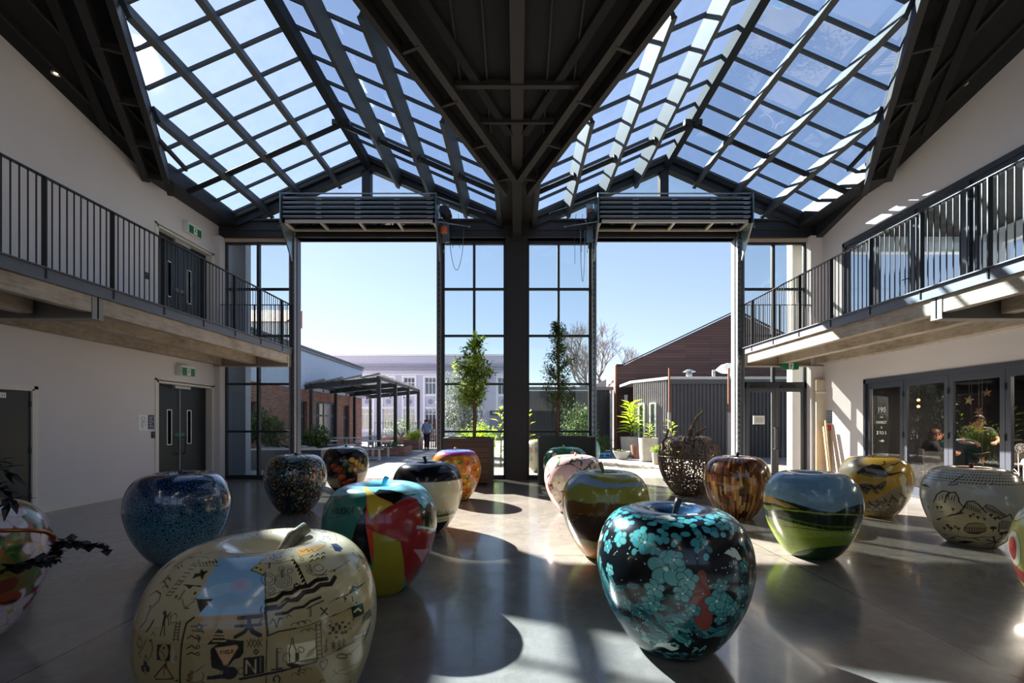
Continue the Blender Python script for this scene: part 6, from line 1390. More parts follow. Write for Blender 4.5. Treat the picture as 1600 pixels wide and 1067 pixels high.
D_HILLS = [['P','#b0a583',[-762,487,-572,581,-392,577,-267,573,-225,521,-151,469,-257,433,-494,419,-790,401,-1458,369,-911,431],0.8],['L','#211e19',13.6,[-762,487,-670,549,-549,581,-457,581,-392,575,-290,581,-225,545,-216,515]],['L','#211e19',11.4,[-392,575,-461,535,-498,501]],['L','#211e19',20.4,[-489,501,-452,551,-406,571]],['L','#211e19',7.9,[-670,541,-698,503]],['L','#211e19',7.9,[-596,535,-623,507]],['L','#211e19',7.9,[-531,547,-554,511]],['L','#211e19',7.9,[-466,541,-489,513]],['L','#211e19',7.9,[-406,553,-424,517]],['L','#211e19',7.9,[-345,547,-364,519]],['L','#211e19',7.9,[-290,557,-308,521]],['L','#211e19',9.1,[-1458,373,-610,423,-239,433,-151,469]],['L','#211e19',11.4,[-216,515,-114,471]],['P','#a3946c',[-197,439,-72,523,39,531,109,511,267,455,239,413,39,409,-160,405],0.8],['L','#211e19',13.6,[-197,439,-123,487,-72,523,39,531,127,509,206,475,267,455]],['L','#211e19',7.9,[-90,511,-114,471]],['L','#211e19',7.9,[-58,507,-76,469]],['L','#211e19',7.9,[-25,501,-35,465]],['L','#211e19',7.9,[7,497,2,463]],['L','#211e19',7.9,[44,493,39,459]],['L','#211e19',7.9,[76,487,76,455]],['L','#211e19',7.9,[109,481,114,453]],['L','#211e19',7.9,[141,477,155,449]],['L','#211e19',13.6,[206,487,257,511,373,503,475,475,661,437]],['P','#8d8262',[206,487,257,511,373,503,475,475,661,437,526,413,285,463],0.8],['L','#211e19',9.1,[248,501,290,475]],['L','#211e19',9.1,[299,493,341,467]],['L','#211e19',9.1,[350,485,392,459]],['L','#211e19',9.1,[401,477,443,453]],['L','#211e19',9.1,[457,469,498,445]],['L','#211e19',9.1,[517,459,559,437]],['L','#211e19',9.1,[572,451,619,429]],['L','#211e19',13.6,[526,413,661,437,735,451,874,397,1073,353,1347,289,591,317,545,387]],['L','#211e19',9.1,[577,405,619,337]],['L','#211e19',9.1,[614,403,656,337]],['L','#211e19',9.1,[656,403,693,337]],['L','#211e19',9.1,[698,401,735,337]],['L','#211e19',9.1,[739,399,772,337]],['L','#211e19',9.1,[786,397,818,337]],['L','#211e19',9.1,[832,395,860,337]],['L','#211e19',9.1,[878,395,911,337]],['P','#b3a070',[-1600,275,-559,383,-318,413,-114,439,58,431,234,421,521,387,600,289,276,271,-53,246,-350,240,-725,228],0.6],['L','#211e19',18.2,[-1600,275,-767,355,-373,411,-155,437]],['L','#211e19',11.4,[-1600,275,-1411,234,-832,222,-387,234,-53,236,262,257,572,269]],['P','#211e19',[-160,323,-63,363,123,377,248,371,313,339,327,307,151,277,-49,273,-174,289]],['P','#8a7a52',[-132,325,-53,357,127,371,253,367,294,339,81,333]],['L','#8a7a52',11.4,[-123,315,-127,287]],['L','#8a7a52',11.4,[-72,319,-72,291]],['L','#8a7a52',11.4,[-21,321,-16,293]],['L','#8a7a52',11.4,[35,323,39,295]],['L','#8a7a52',11.4,[86,325,95,299]],['L','#8a7a52',11.4,[132,327,146,301]],['L','#8a7a52',11.4,[183,329,197,303]],['L','#8a7a52',11.4,[234,331,253,305]],['L','#8a7a52',11.4,[285,333,304,307]],['E','#211e19',-540,319,21.4,15.0,0],['L','#211e19',9.1,[-540,319,-563,297]],['E','#211e19',-475,301,24.0,16.8,0],['L','#211e19',9.1,[-475,301,-503,275]],['E','#211e19',-674,289,17.4,12.2,0],['L','#211e19',9.1,[-674,289,-712,269]],['E','#211e19',-285,307,20.0,14.0,0],['L','#211e19',9.1,[-285,307,-294,287]],['E','#211e19',-350,321,16.0,11.2,0],['L','#211e19',9.1,[-350,321,-364,305]],['E','#211e19',443,343,32.1,22.4,0],['L','#211e19',9.1,[443,343,466,313]],['E','#211e19',350,441,18.7,13.1,0],['L','#211e19',9.1,[350,441,355,425]],['E','#211e19',438,419,18.7,13.1,0],['L','#211e19',9.1,[438,419,447,403]],['E','#211e19',498,427,16.0,11.2,0],['L','#211e19',9.1,[498,427,503,415]],['E','#211e19',39,439,12.0,8.4,0],['L','#211e19',9.1,[39,439,39,427]],['E','#211e19',118,417,17.4,12.2,0],['L','#211e19',9.1,[118,417,123,403]],['E','#211e19',239,409,13.4,9.4,0],['L','#211e19',9.1,[239,409,243,397]],['E','#211e19',-684,455,16.0,11.2,0],['L','#211e19',9.1,[-684,455,-693,441]],['E','#211e19',-586,461,16.0,11.2,0],['L','#211e19',9.1,[-586,461,-591,447]],['E','#211e19',-336,457,16.0,11.2,0],['L','#211e19',9.1,[-336,457,-341,443]],['E','#211e19',702,299,29.4,20.6,0],['L','#211e19',9.1,[702,299,758,271]],['E','#211e19',809,309,26.7,18.7,0],['L','#211e19',9.1,[809,309,869,283]],['E','#211e19',-980,439,13.4,9.4,0],['L','#211e19',9.1,[-980,439,-994,427]],['E','#211e19',-16,423,16.0,11.2,0],['L','#211e19',9.1,[-16,423,-21,409]],['P','#211e19',[-1365,595,-1045,611,-846,591,-1115,591]],['L','#211e19',11.4,[-698,194,-461,214,-559,218]],['P','#211e19',[-521,166,-183,202,123,202,-211,166]],['L','#211e19',13.6,[30,240,197,226]],['L','#211e19',15.9,[679,216,1115,212]],['L','#211e19',15.9,[679,216,1328,162]],['L','#211e19',15.9,[679,216,851,150]],['L','#211e19',15.9,[679,216,452,188]],['L','#211e19',15.9,[679,216,387,236]],['L','#211e19',15.9,[679,216,521,267]],['L','#211e19',15.9,[679,216,776,259]],['L','#211e19',11.4,[-433,629,-290,675,-141,727]],['L','#211e19',11.4,[-387,627,-262,643]],['L','#211e19',11.4,[267,655,725,741]],['L','#211e19',11.4,[318,647,410,661]],['L','#211e19',11.4,[1235,661,1600,665]],['L','#211e19',11.4,[1523,641,1600,643]]]
D_FLOW = [(-0.072,0.581,0.117,0.3),(-0.35,0.663,0.082,0.9),(0.16,0.551,0.069,0.2),(0.503,0.473,0.079,0.5),(-0.735,0.655,0.06,1.0),(-0.202,0.503,0.066,0.4),(-0.953,0.609,0.053,0.2),(0.016,0.615,0.066,0.8),(0.109,0.501,0.061,0.1),(0.545,0.529,0.05,0.7),(-0.633,0.413,0.058,0.4),(0.888,0.493,0.056,0.6),(-0.257,0.445,0.064,0.2),(0.239,0.437,0.05,0.5),(0.767,0.431,0.058,0.1),(-0.855,0.525,0.048,0.9),(0.378,0.693,0.034,0.3),(0.61,0.399,0.05,0.8),(-0.508,0.677,0.045,0.5),(0.939,0.583,0.053,0.2)]
# ================================================================== THE APPLE SCULPTURES
APROF = [(0, 0), (.40, 0), (.47, .012), (.60, .075), (.76, .20), (.90, .36), (.98, .52), (1, .62), (.975, .75), (.89, .87), (.75, .955), (.58, .995),
         (.42, 1.0), (.28, .975), (.16, .92), (.07, .86), (0, .84)]
def smooth_profile(n):
    P = np.array([(a * .487, b * .95) for a, b in APROF])
    out = []
    for i in range(len(P) - 1):
        p0 = P[max(i - 1, 0)]; p1 = P[i]; p2 = P[i + 1]; p3 = P[min(i + 2, len(P) - 1)]
        for t in np.linspace(0, 1, 24, endpoint=False):
            out.append(0.5 * ((2 * p1) + (-p0 + p2) * t + (2 * p0 - 5 * p1 + 4 * p2 - p3) * t * t + (-p0 + 3 * p1 - 3 * p2 + p3) * t ** 3))
    out.append(P[-1]); out = np.array(out); out[:, 0] = np.maximum(out[:, 0], 0)
    s = np.concatenate([[0], np.cumsum(np.hypot(*np.diff(out, axis=0).T))]); s /= s[-1]
    v = np.linspace(0, 1, n)
    return v, np.interp(v, s, out[:, 0]), np.interp(v, s, out[:, 1])
PV, PR, PZ = smooth_profile(2000)
def surf(th, v):
    r = np.interp(v, PV, PR); z = np.interp(v, PV, PZ)
    return np.stack([r * np.sin(th), -r * np.cos(th), z], -1)

FONT = {'H': [[(0, 0), (0, 1)], [(.6, 0), (.6, 1)], [(0, .5), (.6, .5)]], 'A': [[(0, 0), (.3, 1), (.6, 0)], [(.12, .38), (.48, .38)]],
        'U': [[(0, 1), (0, .15), (.3, 0), (.6, .15), (.6, 1)]], 'O': [[(.3, 0), (0, .25), (0, .75), (.3, 1), (.6, .75), (.6, .25), (.3, 0)]],
        'R': [[(0, 0), (0, 1), (.5, .95), (.6, .72), (.5, .5), (0, .5)], [(.3, .5), (.6, 0)]], 'Y': [[(0, 1), (.3, .5), (.6, 1)], [(.3, .5), (.3, 0)]],
        'I': [[(.3, 0), (.3, 1)]], 'E': [[(.6, 0), (0, 0), (0, 1), (.6, 1)], [(0, .5), (.45, .5)]], 'L': [[(0, 1), (0, 0), (.55, 0)]],
        'D': [[(0, 0), (0, 1), (.4, .9), (.6, .5), (.4, .1), (0, 0)]]}

class Paint:
    """paints the vertices of an apple skin in its own surface coordinates"""
    def __init__(s, cols=300, rows=170, dense=0.7, base='#888888', vd=None):
        # columns denser on the side with the main picture
        nf = int(cols * dense); nb = cols - nf
        ths = np.concatenate([np.linspace(-1.65, 1.65, nf, endpoint=False), np.linspace(1.65, 2 * math.pi - 1.65, nb, endpoint=False)])
        s.rows = rows; s.cols = cols
        vs = np.linspace(0, 1, rows)
        if vd:      # more rows over the part that carries fine drawing
            n1 = int(rows * vd[2]); n0 = (rows - n1) // 2
            vs = np.concatenate([np.linspace(0, vd[0], n0, endpoint=False), np.linspace(vd[0], vd[1], n1, endpoint=False), np.linspace(vd[1], 1, rows - n0 - n1)])
        s.vs = vs; s.px = 0.6 * 3.3 * .487 / nf + 0.0004
        T, V = np.meshgrid(ths, vs)
        s.T = T.ravel(); s.V = V.ravel()
        s.P = surf(s.T, s.V)
        t = (s.T + math.pi) % (2 * math.pi) - math.pi
        s.F = np.where(np.abs(t) > math.pi / 2, np.sign(t) * (math.pi - np.abs(t)), t)   # the back repeats the front
        s.PF = surf(s.F, s.V)
        s.C = np.tile(np.array(lin(base)[:3]), (len(s.T), 1))
        s.rng = np.random.RandomState(7)
    def _set(s, m, col, a=1.0):
        c = np.array(lin(col)[:3])
        if hasattr(a, '__len__'): a = np.asarray(a)[:, None]
        s.C[m] = s.C[m] * (1 - a) + c * a
    def rows_near(s, v0, v1, r):
        d = r / 1.62 * 1.25 + .004
        i0 = max(0, np.searchsorted(s.vs, v0 - d)); i1 = min(s.rows, np.searchsorted(s.vs, v1 + d))
        return i0 * s.cols, i1 * s.cols
    def band(s, v0, v1, col, wav=0.0, k=3, ph=0.0, a=1.0):
        w = wav * np.sin(s.F * k + ph)
        s._set((s.V > v0 + w) & (s.V < v1 + w), col, a)
    def grad(s, v0, v1, c0, c1, m=None):
        t = np.clip((s.V - v0) / (v1 - v0), 0, 1)[:, None]
        c = np.array(lin(c0)[:3]) * (1 - t) + np.array(lin(c1)[:3]) * t
        mm = (s.V >= v0) & (s.V <= v1) if m is None else m
        s.C[mm] = c[mm]
    def inside(s, pts):
        x = s.F; y = s.V
        px = np.array([p[0] for p in pts]); py = np.array([p[1] for p in pts])
        bb = (x >= px.min()) & (x <= px.max()) & (y >= py.min()) & (y <= py.max())
        idx = np.nonzero(bb)[0]
        xx = x[idx]; yy = y[idx]; ins = np.zeros(len(idx), bool)
        n = len(px)
        for i in range(n):
            j = (i - 1) % n
            if py[i] == py[j]: continue
            c = ((py[i] > yy) != (py[j] > yy)) & (xx < (px[j] - px[i]) * (yy - py[i]) / (py[j] - py[i]) + px[i])
            ins ^= c
        m = np.zeros(len(x), bool); m[idx[ins]] = True
        return m
    def poly(s, pts, col, a=1.0):
        s._set(s.inside(pts), col, a)
    def line(s, pts, w, col, a=1.0, close=False):
        P = surf(np.array([p[0] for p in pts]), np.array([p[1] for p in pts]))
        if close: P = np.vstack([P, P[:1]])
        lo = P.min(0) - w; hi = P.max(0) + w
        vv = [p[1] for p in pts]; k0, k1 = s.rows_near(min(vv), max(vv), w)
        A = s.PF[k0:k1]
        idx = np.nonzero((A[:, 0] > lo[0]) & (A[:, 0] < hi[0]) & (A[:, 1] > lo[1]) & (A[:, 1] < hi[1]) & (A[:, 2] > lo[2]) & (A[:, 2] < hi[2]))[0] + k0
        if not len(idx): return
        Q = s.PF[idx]; best = np.full(len(idx), 9.0)
        for i in range(len(P) - 1):
            d = P[i + 1] - P[i]; L = (d * d).sum() + 1e-12
            t = np.clip(((Q - P[i]) @ d) / L, 0, 1)
            e = Q - P[i] - t[:, None] * d
            best = np.minimum(best, (e * e).sum(1))
        al = np.clip((w / 2 - np.sqrt(best)) / s.px + .5, 0, 1)
        k = al > 0
        s._set(idx[k], col, al[k] * a)
    def frame(s, th, v):
        c = surf(np.array(th), np.array(v)); c2 = surf(np.array(th), np.array(min(1, v + .004)))
        u = c2 - c; u /= np.linalg.norm(u) + 1e-9
        h = np.array([math.cos(th), math.sin(th), 0.0])
        return c, h, u
    def ell(s, th, v, rx, ry, ang, col, a=1.0, f=None, P=None):
        """oval (or petal) of half-sizes rx, ry in metres"""
        c, h, u = f or s.frame(th, v)
        r = max(rx, ry)
        k0, k1 = s.rows_near(v, v, r * (1 if f is None else 1)) if f is None or v else s.rows_near(*s.fv, r)
        D = s.PF[k0:k1] - c; rr = r * 1.15
        idx = np.nonzero((np.abs(D[:, 0]) < rr) & (np.abs(D[:, 1]) < rr) & (np.abs(D[:, 2]) < rr))[0]
        if not len(idx): return
        D = D[idx]; x = D @ h; y = D @ u
        ca, sa = math.cos(ang), math.sin(ang)
        xx = x * ca + y * sa; yy = -x * sa + y * ca
        q = np.sqrt((xx / rx) ** 2 + (yy / ry) ** 2)
        al = np.clip((1 - q) * min(rx, ry) / s.px + .5, 0, 1); k = al > 0
        s._set(idx[k] + k0, col, al[k] * a)
    def leafp(s, th, v, L, W, ang, col, vein=None):
        c, h, u = s.frame(th, v)
        k0, k1 = s.rows_near(v, v, L)
        D = s.PF[k0:k1] - c; rr = L * 1.05
        idx = np.nonzero((np.abs(D[:, 0]) < rr) & (np.abs(D[:, 1]) < rr) & (np.abs(D[:, 2]) < rr))[0]
        if not len(idx): return
        D = D[idx]; x = D @ h; y = D @ u
        ca, sa = math.cos(ang), math.sin(ang)
        xx = (x * ca + y * sa) / L; yy = (-x * sa + y * ca) / W
        m = (np.abs(yy + .25 * np.sin(xx * 3)) < (1 - xx ** 2) * (0.75 + .25 * xx)) & (np.abs(xx) < 1)
        s._set(idx[m] + k0, col)
        if vein: s._set(k0 + idx[(np.abs(yy + .25 * np.sin(xx * 3)) < .09) & (np.abs(xx) < .9)], vein)
    def flower(s, th, v, r, ang, col, centre='#cfe3dd', n=5, edge=None, fat=0.42):
        c, h, u = s.frame(th, v); s.fv = (v - r / 1.62, v + r / 1.62)
        for k in range(n):
            a = ang + 2 * math.pi * k / n
            cc = c + (h * math.cos(a) + u * math.sin(a)) * r * .55
            if edge: s.ell(0, 0, r * .50 + .004, r * fat + .004, a, edge, f=(cc, h, u))
            s.ell(0, 0, r * .50, r * fat, a, col, f=(cc, h, u))
        s.ell(0, 0, r * .13, r * .13, 0, centre, f=(c, h, u))
    def text(s, txt, th, v, h, col, w=0.008, ang=0.0, slant=0.0):
        c = surf(np.array(th), np.array(v)); x = 0.0
        r = max(.12, math.hypot(c[0], c[1])); Lp = 1.62
        for ch in txt:
            for st in FONT.get(ch, []):
                pts = []
                for (a, b) in st:
                    xx = (x + a + slant * b) * h; yy = b * h
                    X = xx * math.cos(ang) - yy * math.sin(ang); Y = xx * math.sin(ang) + yy * math.cos(ang)
                    pts.append((th + X / r, v + Y / Lp))
                s.line(pts, w, col)
            x += 0.85
    def ops(s, data):
        for op in data:
            k = op[0]
            if k == 'P': s.poly([(op[2][i] / 1000, op[2][i + 1] / 1000) for i in range(0, len(op[2]), 2)], op[1], op[3] if len(op) > 3 else 1.0)
            elif k == 'L': s.line([(op[3][i] / 1000, op[3][i + 1] / 1000) for i in range(0, len(op[3]), 2)], op[2] / 1000, op[1])
            elif k == 'E': s.ell(op[2] / 1000, op[3] / 1000, op[4] / 1000, op[5] / 1000, op[6], op[1])
    def speckle(s, n, r, cols, v0=0, v1=1, asp=1.0):
        R = s.rng
        for _ in range(n):
            a = R.uniform(.6, 1.2) * r
            s.ell(R.uniform(-1.57, 1.57), R.uniform(v0, v1), a, a * asp, R.uniform(0, 3), cols[R.randint(len(cols))])

def apple_mesh(p, name):
    n = len(p.T); rows, cols = p.rows, p.cols
    me = bpy.data.meshes.new(name)
    i = np.arange(rows - 1)[:, None] * cols + np.arange(cols)[None, :]
    j = np.arange(rows - 1)[:, None] * cols + (np.arange(cols)[None, :] + 1) % cols
    F = np.stack([i, j, j + cols, i + cols], -1).reshape(-1, 4).astype(np.int32)
    me.vertices.add(n); me.vertices.foreach_set('co', p.P.astype(np.float32).ravel())
    me.loops.add(F.size); me.loops.foreach_set('vertex_index', F.ravel())
    me.polygons.add(len(F)); me.polygons.foreach_set('loop_start', np.arange(0, F.size, 4, dtype=np.int32))
    me.polygons.foreach_set('loop_total', np.full(len(F), 4, np.int32))
    me.polygons.foreach_set('use_smooth', np.ones(len(F), bool))
    at = me.color_attributes.new('paint', 'FLOAT_COLOR', 'POINT')
    at.data.foreach_set('color', np.concatenate([p.C, np.ones((n, 1))], 1).astype(np.float32).ravel())
    me.update(calc_edges=True)
    return me

def paint_mat(name, rough=0.2, coat=0.3, grain=0.0, gs=30.0):
    N = NT(name)
    c = N.n('VertexColor', layer_name='paint').outputs[0]
    if grain:
        nz = N.n('TexNoise', {'Vector': N.coord(), 'Scale': gs, 'Detail': 6.0, 'Roughness': 0.7}).outputs[0]
        c = N.mixc(1.0, c, N.ramp(nz, [(0.25, 1 - grain), (0.75, 1.0)]), 'MULTIPLY')
    N.set(col=c, rough=rough, coat=coat, coat_rough=0.04, spec=0.35)
    return N.m
M_PAINT = paint_mat('enamel_paint')
M_PAINTG = paint_mat('grained_enamel_paint', grain=0.35, gs=26)

def apple(label, X, Y, R, H, p=None, mt=None, stem=('#1a1a1d', 0.16, 0.045, 0.0), cols=260, rows=150, turn=0.0, body=None):
    t = thing('apple_sculpture', label, 'apple sculpture', (X, Y, 0))
    t.rotation_euler = (0, 0, math.atan2(-X, Y) + turn)     # local -Y looks back into the hall
    sx = R / .487; sz = H / .95
    if body is None:
        p = p or Paint(cols, rows)
        me = apple_mesh(p, 'apple_body')
        me.transform(Matrix.Diagonal((sx, sx, sz, 1)))
        me.materials.append(mt or M_PAINT)
        o = bpy.data.objects.new('apple_body', me); COL.objects.link(o); o.parent = t
    if stem:
        col, L, bend, az = stem[:4]
        m = MB()
        z0 = .82 * H
        pts = []
        for k in range(8):
            u = k / 7
            pts.append((bend * u * u * math.cos(az), bend * u * u * math.sin(az), z0 + (L + .14 * H) * u))
        rr = [0.026 - 0.008 * math.sin(u / 7 * 3.1) for u in range(8)]; rr[-1] = .024
        m.tube(pts, rr, 12)
        me = bpy.data.meshes.new('stem'); me.from_pydata(m.v, [], m.f); me.materials.append(mat('stem_' + col.strip('#'), col, 0.35, var=0.1))
        me.polygons.foreach_set('use_smooth', [True] * len(me.polygons))
        o = bpy.data.objects.new('stem', me); COL.objects.link(o); o.parent = t
    return t

# ---- blue crackled apple
def m_blue():
    N = NT('blue_crackle_glaze'); co = N.coord()
    sep = N.n('SeparateXYZ', {0: co})
    vo = N.n('TexVoronoi', {'Vector': co, 'Scale': 52.0}, feature='DISTANCE_TO_EDGE').outputs['Distance']
    h = N.math('DIVIDE', sep.outputs[2], 0.95)
    cell = N.ramp(h, [(0.1, '#7d9ba6'), (0.5, '#4589a0'), (0.78, '#245a8c'), (1.0, '#173a7c')])
    thr = N.math('MULTIPLY_ADD', h, 0.16, 0.03)
    f = N.math('GREATER_THAN', vo, thr)
    sp = N.n('TexVoronoi', {'Vector': co, 'Scale': 46.0})
    dots = N.math('LESS_THAN', sp.outputs['Distance'], 0.17)
    base = N.mixc(f, lin('#0a1830'), cell)
    bright = N.mixc(N.math('MULTIPLY', dots, 0.65), base, lin('#8fb4bd'))
    N.set(col=bright, rough=0.2, coat=0.9, coat_rough=0.04)
    return N.m
apple('glossy dark blue apple with fine crackle near the left double doors', -3.687, 4.974, .487, .951, mt=m_blue(), stem=('#3d4a52', 0.07, 0.01, 0))

# ---- glass mosaic apple
def m_mosaic():
    N = NT('mirror_mosaic'); co = N.coord()
    vo = N.n('TexVoronoi', {'Vector': co, 'Scale': 42.0})
    ed = N.n('TexVoronoi', {'Vector': co, 'Scale': 42.0}, feature='DISTANCE_TO_EDGE').outputs['Distance']
    sc = N.n('SeparateColor', {0: vo.outputs['Color']})
    nz = N.n('TexNoise', {'Vector': co, 'Scale': 3.2, 'Detail': 2.0}).outputs[0]
    f = N.math('MULTIPLY_ADD', nz, 0.9, N.math('MULTIPLY_ADD', sc.outputs[0], 0.55, -0.22))
    c = N.ramp(f, [(0.12, '#1b2a5a'), (0.3, '#2a6a90'), (0.42, '#20241f'), (0.52, '#a08438'), (0.6, '#3d7a3c'), (0.7, '#b04a24'), (0.8, '#d8d0b8'), (0.9, '#17181c')], 'CONSTANT')
    dark = N.math('GREATER_THAN', sc.outputs[1], 0.5)
    c = N.mixc(N.math('MULTIPLY', dark, 0.85), c, lin('#0d0e12'))
    g = N.math('LESS_THAN', ed, 0.07)
    c = N.mixc(g, c, lin('#08080a'))
    N.set(col=c, rough=0.12, coat=0.6, metal=N.math('MULTIPLY', sc.outputs[2], 0.5))
    # every chip is tilted a little
    nm = N.n('NewGeometry').outputs['Normal']
    v = N.n('VectorMath', {0: vo.outputs['Color'], 1: (0.5, 0.5, 0.5)}, operation='SUBTRACT').outputs[0]
    v2 = N.n('VectorMath', {0: v, 1: (0.55, 0.55, 0.55)}, operation='MULTIPLY').outputs[0]
    v3 = N.n('VectorMath', {0: nm, 1: v2}, operation='ADD').outputs[0]
    v4 = N.n('VectorMath', {0: v3}, operation='NORMALIZE').outputs[0]
    N.set(normal=v4)
    return N.m
apple('apple covered in tiny glittering mosaic chips, mostly black', -3.718, 7.649, .487, .958, mt=m_mosaic(), stem=('#15161a', 0.07, 0.0, 0))

# ---- black apple with painted fruit
p = Paint(260, 150, base='#0c0d0f')
for (th, v, rx, ry, c) in ((.25, .60, .06, .05, '#a87418'), (.28, .585, .045, .035, '#c79424'), (-.05, .54, .05, .035, '#3d5a1e'), (.45, .57, .05, .05, '#5f6b22'), (.62, .52, .05, .07, '#6d7a26'), (.8, .5, .05, .07, '#84702a'),
                           (.18, .47, .05, .05, '#5c6d2c'), (.4, .47, .04, .05, '#a0672c'), (-.55, .52, .09, .06, '#7c2c1c'), (-.35, .48, .11, .05, '#9a3a22'), (-.2, .38, .09, .06, '#a13c26'), (-.05, .3, .10, .05, '#8c3220'), (.2, .33, .12, .04, '#6a3a22'),
                           (-.75, .6, .07, .06, '#3b3418'), (-.9, .5, .06, .08, '#4a3a1c')):
    p.ell(th, v, rx, ry, .3, c); p.ell(th - .03, v + .012, rx * .45, ry * .4, .3, '#d8a860', .25)
p.poly([(.55, .42), (1.6, .45), (1.6, .12), (.9, .14), (.6, .3)], '#a59a86'); p.poly([(-1.2, .33), (-.4, .36), (-.3, .22), (-1.0, .22)], '#8a7f66')
rg = np.random.RandomState(3)
for k in range(40): p.line([(rg.uniform(-.8, 0), rg.uniform(.25, .5)) for _ in range(2)] if k % 3 == 0 else [(a := rg.uniform(-.8, .9), b := rg.uniform(.3, .65)), (a + rg.uniform(-.1, .1), b + rg.uniform(-.05, .05))], .007, ['#c05a34', '#8a3a24', '#30401a', '#b08a30'][k % 4])
apple('black apple painted with fruit, farthest in the left row', -3.749, 9.97, .48, .965, p, M_PAINT, stem=('#2a2622', 0.09, 0.0, 0))

# ---- black and cream apple
p = Paint(280, 170, base='#cfc6a4')
p.band(.615, 1.01, '#0d1018'); p.band(0, .265, '#090a0c')
p.poly([(.75, 0), (1.6, 0), (1.6, .30), (.85, .30)], '#c9c2a6')
for k in range(90):
    th = -1.5 + k / 90 * 3.0; h = .012 + .05 * abs(math.sin(k * 2.3)) * abs(math.sin(k * .37))
    p.poly([(th, .33), (th + .04, .33), (th + .02, .33 + h)], '#3d4028')
p.band(.318, .335, '#55563a', .004, 9); p.band(.285, .292, '#8a8a6c'); p.band(.35, .36, '#a8a27e', .01, 7, a=.5)
apple('apple with glossy black top, cream middle and black base', -1.249, 6.354, .485, .945, p, M_PAINT, stem=('#111216', 0.12, -0.05, 0))

# ---- golden apple covered in painted fruit
p = Paint(280, 170, base='#a86c22')
rg = np.random.RandomState(12)
for k in range(60): p.ell(rg.uniform(-1.57, 1.57), rg.uniform(.15, .75), .05, .04, 0, ['#c98f2a', '#b87a20', '#8c5a1c', '#d0a63c'][k % 4], .7)
for k in range(72):
    th = -1.5 + (k % 12) * .26 + rg.uniform(-.06, .06) + (.13 if (k // 12) % 2 else 0); v = .2 + (k // 12) * .085 + rg.uniform(-.012, .012)
    r = rg.uniform(.032, .046); c = ['#a3261c', '#c9a824', '#2f6b2c', '#b4502a', '#c4622e', '#d1b038', '#7a1f2c'][rg.randint(7)]
    p.ell(th, v, r + .005, r + .005, 0, '#5a3414'); p.ell(th, v, r, r, 0, c); p.ell(th - .03, v + .008, r * .4, r * .4, 0, '#efc98a', .5)
p.band(.70, .735, '#9a3052', .008, 4); p.band(.735, .78, '#6b3f8c', .006, 5); p.band(.78, 1.01, '#3f5aa8'); p.band(.80, .82, '#7fa0d8', .004, 6)
p.band(0, .15, '#5a3a1c')
apple('golden apple covered in painted fruit with a blue-violet top', -1.186, 8.858, .48, .962, p, M_PAINT, stem=('#c9a26a', 0.09, -0.02, 0))

# ---- dark green apple behind the blossom apple
p = Paint(240, 140, base='#1c5a38')
rg = np.random.RandomState(2)
for k in range(60): p.leafp(rg.uniform(-1.5, 1.5), rg.uniform(.2, .8), .07, .03, rg.uniform(0, 3), ['#2c7a44', '#174a30', '#3f9050', '#2a6a5c'][k % 4], '#123a26')
for th, v in ((-.55, .66), (.4, .7), (1.0, .5), (-1.2, .5)): p.flower(th, v, .06, .4, '#c9a9b4', '#d8c04a')
for th, v in ((-.65, .56), (-.6, .5), (.8, .6)): p.ell(th, v, .07, .06, .3, '#79b830'); pass
p.band(.80, 1.01, '#2f7a68')
apple('dark green leafy apple farthest in the row right of centre', 1.055, 9.9, .487, .955, p, M_PAINT, stem=('#c79a58', 0.09, -0.05, 0))

# ---- pink blossom apple
p = Paint(280, 170, base='#c8a8aa')
rg = np.random.RandomState(5)
for k in range(50): p.ell(rg.uniform(-1.5, 1.5), rg.uniform(.1, .9), rg.uniform(.03, .08), .03, rg.uniform(0, 3), ['#d8bcc0', '#b495a8', '#c9b4b0', '#a98aa4'][k % 4], .6)
p.line([(-1.4, .45), (-1.0, .55), (-.6, .66), (-.1, .69), (.3, .62), (.55, .66), (.9, .72), (1.3, .70)], .026, '#3e3236')
p.line([(-.3, .68), (.1, .76), (.6, .78), (1.2, .8)], .02, '#4a5a3a'); p.line([(.9, .73), (.85, .62), (1.1, .5), (1.3, .3)], .024, '#3e3236'); p.line([(-.9, .57), (-.8, .45), (-.95, .3)], .016, '#3e3236')
for k in range(46): p.leafp(rg.uniform(-1.5, 1.5), [rg.uniform(.25, .5), rg.uniform(.62, .82)][k % 2], .065, .028, rg.uniform(0, 3), ['#4c6a3c', '#6f8a4c', '#35502c'][k % 3], '#26381f')
for th, v, r in ((-.5, .50, .13), (-.75, .37, .09), (-.15, .36, .11), (.5, .45, .12), (1.1, .55, .1), (.2, .85, .08)): p.flower(th, v, r, .3 + th, '#d9cdb4', '#9a6a2a', edge='#8f7f76')
for th, v in ((-1.02, .46), (-.98, .42), (.85, .35)): p.ell(th, v, .035, .03, .4, '#b8463a')
apple('pale pink apple painted with blossom branches', .949, 7.655, .492, .946, p, M_PAINT, stem=('#b8743e', 0.08, 0.05, 0.3))

# ---- wood mosaic apple
p = Paint(460, 200, dense=.62, base='#8a5a30')
rg = np.random.RandomState(9); NCOL = 84
ci = np.floor((p.T % (2 * math.pi)) / (2 * math.pi) * NCOL).astype(int) % NCOL
off = rg.uniform(0, 1, NCOL); seg = np.floor((p.V * 11) + off[ci]).astype(int)
tone = rg.uniform(0, 1, (NCOL, 14)); pal = ['#8c5a2c', '#b07a40', '#5a321c', '#6e4122', '#c99a5c', '#3a2218', '#94603a', '#7a3c20', '#a8632e', '#d0a468']
tt = tone[ci, np.clip(seg, 0, 13)]
